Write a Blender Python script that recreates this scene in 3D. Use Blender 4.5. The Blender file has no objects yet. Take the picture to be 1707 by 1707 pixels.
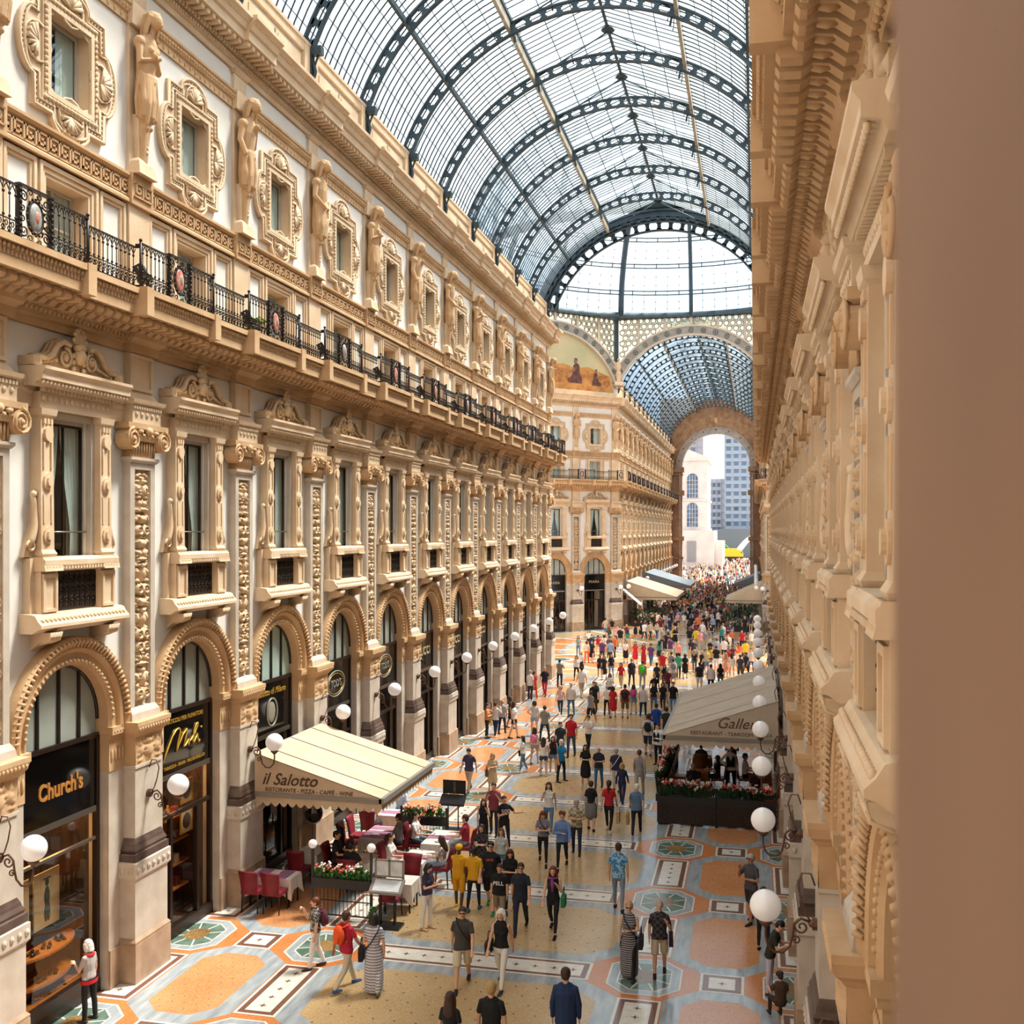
import bpy, math, random
import numpy as np
from mathutils import Vector, Matrix
PI = math.pi
C = bpy.context.scene.collection
random.seed(7)
# ---------------------------------------------------------------- hall dimensions (metres)
XC = -6.12          # centre line of the hall
HW = 7.35           # centre line to plaster plane
P = 4.77            # bay length
K0 = 20.92          # first full pilaster on the left
Y_OCT0, Y_OCT1 = 69.3, 105.2
YF0 = 105.9         # first pilaster of the far arm
NF = 14
Y_END = YF0 + NF * P
CAM_Z = 9.8

# ---------------------------------------------------------------- mesh builder
class MB:
    def __init__(s):
        s.v = []; s.f = []; s.m = []; s.sm = []
    def add(s, vs, fs, mi=0, smooth=False):
        o = len(s.v); s.v.extend(vs)
        for f in fs:
            s.f.append(tuple(i + o for i in f)); s.m.append(mi); s.sm.append(smooth)
    def box(s, x0, x1, y0, y1, z0, z1, mi=0):
        s.add([(x0,y0,z0),(x1,y0,z0),(x1,y1,z0),(x0,y1,z0),(x0,y0,z1),(x1,y0,z1),(x1,y1,z1),(x0,y1,z1)],
              [(0,3,2,1),(4,5,6,7),(0,1,5,4),(1,2,6,5),(2,3,7,6),(3,0,4,7)], mi)
    def frus(s, z0, a0, p0, z1, a1, p1, mi=0, y0=0.0, cx=0.0):
        # tapered block standing on the wall: half widths a0,a1; projections p0,p1
        s.add([(cx-a0,y0,z0),(cx+a0,y0,z0),(cx+a0,p0,z0),(cx-a0,p0,z0),(cx-a1,y0,z1),(cx+a1,y0,z1),(cx+a1,p1,z1),(cx-a1,p1,z1)],
              [(0,3,2,1),(4,5,6,7),(0,1,5,4),(1,2,6,5),(2,3,7,6),(3,0,4,7)], mi)
    def stack(s, prof, mi=0, y0=0.0, cx=0.0):
        # prof: list of (z, halfwidth, projection)
        for (za,aa,pa),(zb,ab,pb) in zip(prof, prof[1:]):
            if zb - za > 1e-5: s.frus(za,aa,pa,zb,ab,pb,mi,y0,cx)
    def prism(s, poly, axis, c0, c1, mi=0, smooth=False):
        # poly 2d extruded along axis ('x','y','z')
        n = len(poly)
        def m(a, b, c):
            return (c,a,b) if axis=='x' else ((a,c,b) if axis=='y' else (a,b,c))
        vs = [m(a,b,c0) for a,b in poly] + [m(a,b,c1) for a,b in poly]
        fs = [tuple(range(n)), tuple(range(2*n-1,n-1,-1))]
        fs += [(i,i+n,(i+1)%n+n,(i+1)%n) for i in range(n)]
        s.add(vs, fs, mi, smooth)
    def profile_x(s, prof, x0, x1, mi=0):
        # prof [(p,z)] outline swept along x, closed by the wall
        s.prism(prof, 'x', x0, x1, mi)
    def tube(s, pts, r, n=5, mi=0, smooth=True, closed=False, cap=True):
        pts = [Vector(p) for p in pts]; N = len(pts)
        rs = r if isinstance(r,(list,tuple)) else [r]*N
        o = len(s.v); up = Vector((0.013,0.021,1))
        prev = None
        for i,p in enumerate(pts):
            a = pts[(i-1)%N] if (closed or i>0) else p
            b = pts[(i+1)%N] if (closed or i<N-1) else p
            t = (b-a)
            if t.length < 1e-9: t = Vector((0,0,1))
            t.normalize()
            if prev is None:
                q = t.cross(up)
                if q.length < 1e-3: q = t.cross(Vector((1,0,0)))
                q.normalize()
            else:
                q = prev - t*prev.dot(t)
                if q.length < 1e-6: q = t.cross(up)
                q.normalize()
            prev = q; w = t.cross(q)
            for k in range(n):
                an = 2*PI*k/n
                s.v.append(tuple(p + (q*math.cos(an)+w*math.sin(an))*rs[i]))
        R = N if closed else N-1
        for i in range(R):
            for k in range(n):
                a = o+i*n+k; b = o+i*n+(k+1)%n; c = o+((i+1)%N)*n+(k+1)%n; d = o+((i+1)%N)*n+k
                s.f.append((a,b,c,d)); s.m.append(mi); s.sm.append(smooth)
        if cap and not closed:
            s.f.append(tuple(o+k for k in range(n))[::-1]); s.m.append(mi); s.sm.append(False)
            s.f.append(tuple(o+(N-1)*n+k for k in range(n))); s.m.append(mi); s.sm.append(False)
    def lathe(s, prof, cx=0, cy=0, n=12, mi=0, z0=0.0, smooth=True, cap=True):
        o = len(s.v)
        for r,z in prof:
            for k in range(n):
                s.v.append((cx+r*math.cos(2*PI*k/n), cy+r*math.sin(2*PI*k/n), z0+z))
        for i in range(len(prof)-1):
            for k in range(n):
                s.f.append((o+i*n+k,o+i*n+(k+1)%n,o+(i+1)*n+(k+1)%n,o+(i+1)*n+k)); s.m.append(mi); s.sm.append(smooth)
        if not cap: return
        s.f.append(tuple(o+k for k in range(n))[::-1]); s.m.append(mi); s.sm.append(False)
        s.f.append(tuple(o+(len(prof)-1)*n+k for k in range(n))); s.m.append(mi); s.sm.append(False)
    def ball(s, c, r, n=10, mi=0, smooth=True):
        rx,ry,rz = r if isinstance(r,(tuple,list)) else (r,r,r)
        o = len(s.v); h = max(3,n//2)
        for i in range(h+1):
            ph = PI*i/h
            for k in range(n):
                th = 2*PI*k/n
                s.v.append((c[0]+rx*math.sin(ph)*math.cos(th), c[1]+ry*math.sin(ph)*math.sin(th), c[2]-rz*math.cos(ph)))
        for i in range(h):
            for k in range(n):
                s.f.append((o+i*n+k,o+i*n+(k+1)%n,o+(i+1)*n+(k+1)%n,o+(i+1)*n+k)); s.m.append(mi); s.sm.append(smooth)
    def quad(s, a,b,c,d, mi=0): s.add([a,b,c,d],[(0,1,2,3)],mi)
    def disc_y(s, cx, cz, r, y0, y1, n=14, mi=0, rz=None):
        rz = rz or r
        s.prism([(cx+r*math.cos(2*PI*k/n), cz+rz*math.sin(2*PI*k/n)) for k in range(n)], 'y', y0, y1, mi)
    def spiral_y(s, cx, cz, r, y, turns=2.0, w=0.03, dirn=1, start=0, mi=0, n=22):
        pts = []
        for i in range(n+1):
            t = i/n; a = start + dirn*2*PI*turns*t; rr = r*(1-0.85*t)
            pts.append((cx+rr*math.cos(a), y, cz+rr*math.sin(a)))
        s.tube(pts, [w*(1-0.4*i/n) for i in range(n+1)], 4, mi)
    def xform(s, M, i0=0):
        for i in range(i0, len(s.v)): s.v[i] = tuple(M @ Vector(s.v[i]))
    def mesh(s, name, mats):
        me = bpy.data.meshes.new(name)
        me.from_pydata(s.v, [], s.f)
        for m in (mats if isinstance(mats,(list,tuple)) else [mats]): me.materials.append(m)
        me.polygons.foreach_set('material_index', s.m)
        me.polygons.foreach_set('use_smooth', s.sm)
        me.update()
        return me
    def build(s, name, mats, parent=None, loc=None, rz=None):
        o = bpy.data.objects.new(name, s.mesh(name, mats)); C.objects.link(o)
        if parent: o.parent = parent
        if loc: o.location = loc
        if rz is not None: o.rotation_euler = (0,0,rz)
        return o

def tag(o, label=None, cat=None, group=None, kind=None):
    if label: o['label'] = label
    if cat: o['category'] = cat
    if group: o['group'] = group
    if kind: o['kind'] = kind
    return o
def empty(name, loc=(0,0,0), rz=0.0):
    o = bpy.data.objects.new(name, None); C.objects.link(o)
    o.location = loc; o.rotation_euler = (0,0,rz); o.empty_display_size = 0.2
    return o
KIDS = {}
def kids(o):
    return KIDS[o.name] if o.name in KIDS else list(o.children)
def proto_done(o):
    KIDS[o.name] = list(o.children)
    for c in o.children: KIDS[c.name] = list(c.children)
def copy_tree(o, parent=None, name=None):
    c = o.copy(); C.objects.link(c); c.parent = parent
    for ch in kids(o): copy_tree(ch, c)
    return c
ORD = ['first','second','third','fourth','fifth','sixth','seventh','eighth','ninth','tenth','eleventh','twelfth','thirteenth','fourteenth','fifteenth','sixteenth']

# ---------------------------------------------------------------- materials
def new_mat(name):
    m = bpy.data.materials.new(name); m.use_nodes = True
    nt = m.node_tree; nt.nodes.clear()
    return m, nt, nt.nodes, nt.links
def srgb(h):
    if isinstance(h,str):
        h = h.lstrip('#'); c = [int(h[i:i+2],16)/255 for i in (0,2,4)]
    else: c = h
    return tuple((x/12.92 if x<=0.04045 else ((x+0.055)/1.055)**2.4) for x in c)
def mat(name, col, rough=0.6, col2=None, nscale=3.0, bump=0.0, bscale=20.0, metal=0.0, spec=0.5, coat=0.0, detail=3.0, emit=None, estr=0.0, trans=0.0, stretch=None, contrast=(0.35,0.65)):
    m, nt, N, L = new_mat(name)
    out = N.new('ShaderNodeOutputMaterial'); b = N.new('ShaderNodeBsdfPrincipled')
    L.new(b.outputs[0], out.inputs[0])
    c1 = srgb(col)+(1,)
    b.inputs['Base Color'].default_value = c1
    b.inputs['Roughness'].default_value = rough
    b.inputs['Metallic'].default_value = metal
    b.inputs['Specular IOR Level'].default_value = spec
    b.inputs['Coat Weight'].default_value = coat
    b.inputs['Transmission Weight'].default_value = trans
    if emit:
        b.inputs['Emission Color'].default_value = srgb(emit)+(1,); b.inputs['Emission Strength'].default_value = estr
    if col2 or bump:
        tc = N.new('ShaderNodeTexCoord'); src = tc.outputs['Object']
        if stretch:
            mp = N.new('ShaderNodeMapping'); mp.inputs['Scale'].default_value = stretch
            L.new(src, mp.inputs['Vector']); src = mp.outputs[0]
    if col2:
        no = N.new('ShaderNodeTexNoise'); no.inputs['Scale'].default_value = nscale; no.inputs['Detail'].default_value = detail
        L.new(src, no.inputs['Vector'])
        r = N.new('ShaderNodeValToRGB'); r.color_ramp.elements[0].position = contrast[0]; r.color_ramp.elements[1].position = contrast[1]
        r.color_ramp.elements[0].color = c1; r.color_ramp.elements[1].color = srgb(col2)+(1,)
        L.new(no.outputs['Fac'], r.inputs[0]); L.new(r.outputs[0], b.inputs['Base Color'])
    if bump:
        n2 = N.new('ShaderNodeTexNoise'); n2.inputs['Scale'].default_value = bscale; n2.inputs['Detail'].default_value = 3
        L.new(src, n2.inputs['Vector'])
        bp = N.new('ShaderNodeBump'); bp.inputs['Strength'].default_value = bump; bp.inputs['Distance'].default_value = 0.02
        L.new(n2.outputs['Fac'], bp.inputs['Height']); L.new(bp.outputs[0], b.inputs['Normal'])
    return m

STONE = mat('carved_sandstone', '#efd2b0', 0.8, '#e1be98', 1.3, 0.25, 14, detail=5)
STONE2 = mat('ochre_sandstone', '#dab287', 0.8, '#ca9f73', 1.5, 0.25, 16, detail=5)
STONE3 = mat('relief_stone', '#e4c5a0', 0.75, '#cda67c', 5.0, 0.3, 30, detail=5)
PLASTER = mat('white_plaster', '#f6eee5', 0.85, '#efe4d8', 0.7, 0.05, 10)
GRANITE = mat('pale_granite', '#d6c6b5', 0.5, '#c4b3a1', 2.0, 0.05, 30, detail=6)
GRANITE2 = mat('tan_granite_base', '#bb9c80', 0.45, '#a3846a', 2.5, 0.05, 30, detail=6)
DARKSTONE = mat('dark_marble_moulding', '#6b564c', 0.35, '#524039', 3.0, 0.05, 20)
IRON = mat('black_wrought_iron', '#26211f', 0.45, '#3b302b', 25.0, 0.1, 60, metal=0.5)
STEEL = mat('blue_grey_painted_steel', '#3f5058', 0.5, '#33424a', 2.0, metal=0.2)
STEEL_L = mat('pale_painted_steel', '#b9ae9c', 0.6, '#9c917f', 3.0)
BRONZE = mat('brown_lamp_iron', '#6e4a36', 0.45, '#54382b', 9.0, metal=0.4)
OPAL = mat('opal_glass_globe', '#f3ecea', 0.18, spec=0.6, coat=0.4, emit='#fff6ee', estr=0.12)
BLACKGLASS = mat('black_sign_glass', '#0b0908', 0.08, spec=0.6)
DARKFRAME = mat('dark_brown_frame', '#241711', 0.35)
WOODRED = mat('mahogany', '#5a2a18', 0.35, '#3d1b10', 6, stretch=(1,1,8))
WOODTAN = mat('honey_wood', '#c07a35', 0.35, '#9c5a22', 5, stretch=(1,8,1))
GOLD = mat('gold_letters', '#e6b44a', 0.3, metal=0.6)
CHROME = mat('brushed_metal', '#9c958c', 0.3, metal=0.9)
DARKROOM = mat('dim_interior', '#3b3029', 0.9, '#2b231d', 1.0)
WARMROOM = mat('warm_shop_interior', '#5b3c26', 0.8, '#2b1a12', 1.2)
CURTAIN = mat('pale_curtain', '#f7f8f4', 0.9, '#e2e7e2', 9, stretch=(6,6,0.2))
FROST = mat('frosted_fanlight', '#8f9288', 0.25, '#a9aca0', 0.6, spec=0.6)
FROSTW = mat('pale_green_blind', '#b9cbbf', 0.35, '#a7bbb0', 0.6, spec=0.6)
WHITE = mat('white_paint', '#ece7df', 0.6)
AWN = mat('cream_awning_canvas', '#cfb699', 0.85, '#c4aa8c', 1.5, 0.05, 40)
AWN_D = mat('awning_seam', '#7c6a58', 0.8)
AWN_BAR = mat('awning_front_bar', '#8b8178', 0.5)
CLOTHW = mat('white_tablecloth', '#efe3d8', 0.85, '#e4d4c8', 3)
CLOTHP = mat('mauve_table_runner', '#a8728c', 0.85)
BURG = mat('burgundy_upholstery', '#8e1f2c', 0.6, '#70141f', 4)
BROWNCH = mat('amber_leather', '#8a4a1e', 0.5, '#6b3514', 4)
LEAF = mat('green_foliage', '#3f7a2a', 0.6, '#2a5a1e', 14)
LEAF_D = mat('dark_foliage', '#1f4423', 0.6, '#15301a', 10)
FLOWR = mat('red_flowers', '#d83a3a', 0.6, '#f07a70', 20)
FLOWW = mat('white_flowers', '#f2ead8', 0.6)
BLACKP = mat('black_painted_metal', '#191717', 0.4)
REDLAMP = mat('red_lampshade', '#d02a1a', 0.7, emit='#ff3a1a', estr=1.6)
MEDRED = mat('red_enamel_oval', '#c9563f', 0.4, '#d9a08a', 9)
MEDGREY = mat('grey_enamel_oval', '#b7b2ac', 0.4, '#8f8a86', 9)
PAPER = mat('menu_paper', '#e4e4e4', 0.6, '#c6c9cd', 5, stretch=(1,9,1))
ROOFTILE = mat('roof_slab', '#8a7d70', 0.9)

def glass_mat(name, tint, gloss=0.12, rough=0.03, haze=0.0, hcol='#dfeaf0'):
    m, nt, N, L = new_mat(name)
    out = N.new('ShaderNodeOutputMaterial')
    t = N.new('ShaderNodeBsdfTransparent'); t.inputs[0].default_value = srgb(tint)+(1,)
    g = N.new('ShaderNodeBsdfGlossy'); g.inputs['Roughness'].default_value = rough; g.inputs[0].default_value = (1,1,1,1)
    mx = N.new('ShaderNodeMixShader'); mx.inputs[0].default_value = gloss
    L.new(t.outputs[0], mx.inputs[1]); L.new(g.outputs[0], mx.inputs[2])
    if haze:
        tr = N.new('ShaderNodeBsdfTranslucent'); tr.inputs[0].default_value = srgb(hcol)+(1,)
        m2 = N.new('ShaderNodeMixShader'); m2.inputs[0].default_value = haze
        L.new(mx.outputs[0], m2.inputs[1]); L.new(tr.outputs[0], m2.inputs[2]); L.new(m2.outputs[0], out.inputs[0])
    else: L.new(mx.outputs[0], out.inputs[0])
    return m
ROOFGLASS = glass_mat('roof_glass', '#e2edf5', 0.04, 0.05, 0.22)
WINGLASS = glass_mat('window_glass', '#e2eae6', 0.10, 0.02)
SHOPGLASS = glass_mat('shop_glass', '#e0d8cc', 0.08, 0.02)

# floor stones
def mosaic(name, c1, c2, scale=9.0, rough=0.16, dots=None, coat=0.0):
    m, nt, N, L = new_mat(name)
    out = N.new('ShaderNodeOutputMaterial'); b = N.new('ShaderNodeBsdfPrincipled'); L.new(b.outputs[0], out.inputs[0])
    tc = N.new('ShaderNodeTexCoord')
    no = N.new('ShaderNodeTexVoronoi'); no.inputs['Scale'].default_value = scale*5
    L.new(tc.outputs['Object'], no.inputs['Vector'])
    r = N.new('ShaderNodeValToRGB'); r.color_ramp.elements[0].color = srgb(c1)+(1,); r.color_ramp.elements[1].color = srgb(c2)+(1,)
    r.color_ramp.elements[0].position = 0.2; r.color_ramp.elements[1].position = 0.8
    sep = N.new('ShaderNodeSeparateColor'); L.new(no.outputs['Color'], sep.inputs[0]); 
    n2 = N.new('ShaderNodeTexNoise'); n2.inputs['Scale'].default_value = 0.8; n2.inputs['Detail'].default_value = 4; L.new(tc.outputs['Object'], n2.inputs['Vector'])
    ma = N.new('ShaderNodeMath'); ma.operation = 'MULTIPLY_ADD'; ma.inputs[1].default_value = 0.45; L.new(sep.outputs[0], ma.inputs[0])
    mb_ = N.new('ShaderNodeMath'); mb_.operation = 'MULTIPLY'; mb_.inputs[1].default_value = 0.6; L.new(n2.outputs['Fac'], mb_.inputs[0])
    L.new(mb_.outputs[0], ma.inputs[2]); L.new(ma.outputs[0], r.inputs[0]); L.new(r.outputs[0], b.inputs['Base Color'])
    b.inputs['Roughness'].default_value = rough
    n3 = N.new('ShaderNodeTexNoise'); n3.inputs['Scale'].default_value = 1.3; n3.inputs['Detail'].default_value = 5; L.new(tc.outputs['Object'], n3.inputs['Vector'])
    mr = N.new('ShaderNodeMapRange'); mr.inputs['To Min'].default_value = rough*0.6; mr.inputs['To Max'].default_value = rough*1.9
    L.new(n3.outputs['Fac'], mr.inputs[0]); L.new(mr.outputs[0], b.inputs['Roughness'])
    return m
def veined(name, c1, c2, rough=0.15, sc=(3,0.6,1)):
    m = mat(name, c1, rough, c2, 2.2, detail=6, stretch=sc, contrast=(0.3,0.7)); return m
F_ORANGE = mosaic('orange_terrazzo', '#c06a36', '#d98f58')
F_PANEL = mosaic('spotted_orange_terrazzo', '#c47a48', '#dc9f6e')
F_OCHRE = mosaic('ochre_terrazzo', '#b5905f', '#d3b285')
F_GREY = veined('blue_grey_marble', '#8d9499', '#b7b9b8')
F_WHITE = mat('white_marble_border', '#efe6d8', 0.2, '#e2d6c6', 5)
F_BROWN = mosaic('brown_mosaic', '#6a4435', '#8a6150', 14)
F_GREEN = veined('green_marble', '#4c6354', '#768c7c', 0.15, (1,1,1))
F_MOSAIC = mosaic('medallion_mosaic', '#5a3c2a', '#b9915a', 12)
F_DOT = mat('dark_floor_stone', '#5d5a55', 0.2)
SKY=1.35; SUN=12.5; SUNDIR=(.365,.29,.88); EXPO=0.38
# ================================================================ facade modules (x along wall, y = projection, z up)
H2 = P/2
SHOPGLOW = mat('added_shop_glow','#ffd9a0',.5,emit='#ffc880',estr=22)  # glow added to brighten the shop interiors
def eggs(mb, x0, x1, y, z, r, step, mi=0, n=6):
    k = max(1, int((x1-x0)/step)); st = (x1-x0)/k
    for i in range(k):
        mb.ball((x0+st*(i+.5), y, z), (st*0.36, r*0.8, r), n, mi)
def dentils(mb, x0, x1, y0, y1, z0, z1, step, mi=0):
    k = max(1, int((x1-x0)/step)); st = (x1-x0)/k
    for i in range(k):
        mb.box(x0+st*(i+.2), x0+st*(i+.8), y0, y1, z0, z1, mi)

def relief(mb, x0, x1, z0, z1, y, depth, seed, mi=0, nx=14, nz=150, kind='grotesque'):
    rnd = random.Random(seed)
    xs = np.linspace(-1, 1, nx+1); zs = np.linspace(0, z1-z0, nz+1)
    X, Z = np.meshgrid(xs, zs); h = np.zeros_like(X)
    hw = (x1-x0)/2; Xm = X*hw
    def blob(cx, cz, rx, rz, a=1.0, ring=False):
        nonlocal h
        for sx in ((-1,1) if abs(cx)>1e-3 else (1,)):
            d = np.sqrt(((Xm-sx*cx)/rx)**2+((Z-cz)/rz)**2)
            v = a*(np.exp(-((d-0.8)/0.28)**2) if ring else np.clip(1-d*d,0,None)**0.5)
            h = np.maximum(h, v)
    z = 0.12; L = z1-z0
    while z < L-0.15:
        t = rnd.random()
        if t < .3:
            blob(0, z+.09, hw*.55, .1, 1.0); blob(hw*.5, z+.14, hw*.3, .07, .8); z += .26
        elif t < .55:
            blob(hw*.42, z+.12, hw*.38, .11, .9, True); blob(hw*.42, z+.12, hw*.12, .04, .9); blob(0, z+.1, hw*.18, .14, .8); z += .28
        elif t < .75:
            blob(0, z+.16, hw*.3, .17, 1.0); blob(0, z+.36, hw*.2, .07, 1.0); blob(hw*.6, z+.2, hw*.2, .12, .7); z += .46
        else:
            blob(0, z+.05, hw*.75, .05, .9); blob(hw*.35, z+.17, hw*.22, .1, .8); blob(0, z+.2, hw*.16, .1, .7); z += .3
    for _ in range(int(L*26)):
        blob(rnd.uniform(.1,.85)*hw, rnd.uniform(.08, L-.08), rnd.uniform(.02,.05), rnd.uniform(.02,.05), rnd.uniform(.35,.85))
    h *= depth
    h[:, 0] = 0; h[:, -1] = 0
    cx = (x0+x1)/2
    vs = [(cx+Xm[i,j], y+h[i,j], z0+Z[i,j]) for i in range(nz+1) for j in range(nx+1)]
    fs = []
    for i in range(nz):
        for j in range(nx):
            a = i*(nx+1)+j; fs.append((a, a+nx+1, a+nx+2, a+1))
    mb.add(vs, fs, mi, True)

# ---------------------------------------------------------------- wall bay (plaster with openings), windows sit in it
ARC_R, ARC_C, ARC_RO = 1.34, 5.80, 1.86
def wall_bay_mesh():
    mb = MB(); D = -0.42
    zs = [9.1, 12.05]; W1 = .58
    def rect(x0,x1,z0,z1): mb.box(x0,x1,D,0,z0,z1)
    # lower: spandrel round the arch
    n = 16
    for sgn in (-1,1):
        rect(*sorted((sgn*ARC_R, sgn*H2)), 0, ARC_C)
    pts = [(ARC_R*math.cos(PI*i/n), ARC_C+ARC_R*math.sin(PI*i/n)) for i in range(n+1)]
    top = 9.1
    for i in range(n):
        (xa,za),(xb,zb) = pts[i], pts[i+1]
        mb.prism([(xa,za),(xa,top),(xb,top),(xb,zb)], 'y', D, 0)
    rect(-H2,-ARC_R,ARC_C,top); rect(ARC_R,H2,ARC_C,top)
    def row(z0,z1,w):
        rect(-H2,-w,z0,z1); rect(w,H2,z0,z1)
    row(9.1,12.05,W1); rect(-H2,H2,12.05,14.82)
    row(14.82,16.72,.68); rect(-H2,H2,16.72,18.32)
    row(18.32,20.02,.66); rect(-H2,H2,20.02,23.3)
    # parapet, set back
    mb.box(-H2,H2,-.75,-.12,23.3,24.85)
    return mb.mesh('wall_bay', [PLASTER])
WALLBAY = wall_bay_mesh()

# ---------------------------------------------------------------- trim of one bay, centred on the pilaster (x -H2..H2)
def make_trim():
    root = MB()   # string course is the trim's own mesh
    # string course at capital level
    root.profile_x([(0,12.16),(.07,12.16),(.07,12.4),(.1,12.45),(.1,12.55),(.17,12.62),(.17,12.7),(0,12.7)], -H2, H2)
    eggs(root, -H2, H2, .12, 12.58, .05, .12)
    t = root.build('trim', [STONE])
    b = MB()
    # balcony cornice
    S, CW = [(-H2,-1.5),(1.5,H2)], 1.5
    b.profile_x([(0,13.72),(.1,13.72),(.1,13.86),(.2,13.9),(.2,13.98),(.34,14.14),(.34,14.3),(0,14.3)], -H2, H2)
    eggs(b, -H2, H2, .25, 14.03, .07, .13)
    for (x0,x1) in S:
        b.box(x0,x1,0,.98,14.3,14.5); b.box(x0,x1,0,.96,14.5,14.58); dentils(b,x0,x1,.9,1.0,14.5,14.58,.1)
        b.box(x0,x1,0,1.0,14.58,14.7); eggs(b,x0,x1,1.02,14.64,.055,.11); b.box(x0,x1,0,1.1,14.7,14.82)
    b.box(-CW,CW,0,1.14,14.3,14.5); b.box(-CW,CW,0,1.12,14.5,14.58); dentils(b,-CW,CW,1.06,1.16,14.5,14.58,.1)
    b.box(-CW,CW,0,1.16,14.58,14.7); eggs(b,-CW,CW,1.18,14.64,.055,.11); b.box(-CW,CW,0,1.26,14.7,14.82)
    for sx in (-1,1):
        b.box(*sorted((sx*1.535,sx*1.28)),0,1.28,14.255,14.845)
    # leafy brackets on the soffit
    k = 16; st = P/k
    for i in range(k):
        x = -H2+st*(i+.5); ymax = 1.0 if abs(x)<1.5 else .86
        pr = [(.3,14.31),(.3,14.1),(.42,14.08),(.55,14.18),(.7,14.2),(.8,14.13),(ymax,14.14),(ymax+.04,14.2),(ymax,14.31)]
        b.prism(pr,'x',x-.09,x+.09); b.ball((x,ymax-.06,14.19),(.08,.09,.06),6); b.ball((x,.62,14.2),(.04,.12,.07),6)
    # centre respond block under the balcony
    b.stack([(13.72,.56,.26),(13.9,.56,.26),(14.0,.64,.4),(14.3,.66,.5)])
    b.build('balcony_cornice', [STONE2], t)
    g = MB()
    # greek key band
    g.profile_x([(0,17.0),(.16,17.0),(.16,17.06),(.1,17.12),(.07,17.14),(.07,17.5),(.12,17.53),(.16,17.58),(.16,17.64),(0,17.64)], -H2, H2)
    g.box(-.42,.42,0,.2,16.98,17.66)
    u = .34; nk = 14; st = P/nk; w = .03
    for i in range(nk):
        x = -H2+st*i; s = st/7
        y0, y1 = .07, .105
        if abs(x+st/2) < .5: y0, y1 = .2, .235
        for (a,bb,c,d) in ((0,.9,0,7),(0,7,6.1,7),(5.2,6.1,1.6,7),(2,6.1,1.6,2.5),(2,2.9,1.6,4.6),(2,4.3,3.8,4.6),(0,7.1,-.2,.5)):
            g.box(x+a*s,x+bb*s,y0,y1,17.15+c*.047,17.15+d*.047)
    g.build('key_band', [STONE2], t)
    s_ = MB()
    s_.profile_x([(0,20.98),(.05,20.98),(.05,21.16),(.1,21.2),(.12,21.32),(.16,21.36),(.16,21.42),(0,21.42)], -H2, H2)
    eggs(s_, -H2, H2, .11, 21.27, .055, .12)
    k = 20; st = P/k
    for i in range(k): s_.ball((-H2+st*(i+.5), .06, 21.07), (.035,.02,.06), 6)
    s_.build('upper_string_course', [STONE2], t)
    c = MB()
    c.profile_x([(0,22.0),(.07,22.0),(.07,22.14),(.14,22.18),(.14,22.3),(.2,22.3),(.2,22.44),(0,22.44)], -H2, H2)
    eggs(c, -H2, H2, .15, 22.23, .05, .11)
    dentils(c, -H2, H2, .18, .27, 22.3, 22.42, .14)
    for (x0,x1,e) in ((-H2,-.8,0),(-.8,.8,.12),(.8,H2,0)):
        c.profile_x([(0,22.44),(.62+e,22.5),(.62+e,22.72),(.68+e,22.76),(.74+e,22.92),(.86+e,23.02),(.86+e,23.12),(0,23.14)], x0, x1)
        eggs(c, x0, x1, .74+e, 22.95, .06, .12)
        kk = max(1,int((x1-x0)/.24)); st = (x1-x0)/kk
        for i in range(kk):
            c.box(x0+st*(i+.25),x0+st*(i+.75),.27,.56+e,22.38,22.5)
    c.build('roof_cornice', [STONE], t)
    p = MB()
    p.box(-H2,H2,-.12,-.02,23.14,23.4); p.box(-H2,H2,-.12,-.0,24.55,24.9); p.box(-H2,H2,-.6,.04,24.82,24.92)
    p.box(-.5,.5,-.12,.02,23.14,24.85)
    for sx in (-1,1):
        x0,x1 = sorted((sx*.62,sx*(H2-.06)))
        p.box(x0,x1,-.12,-.06,23.55,24.4); p.box(x0+.1,x1-.1,-.12,-.03,23.65,24.3)
    p.build('parapet', [STONE], t)
    proto_done(t); t['kind']='structure'
    return t

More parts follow.
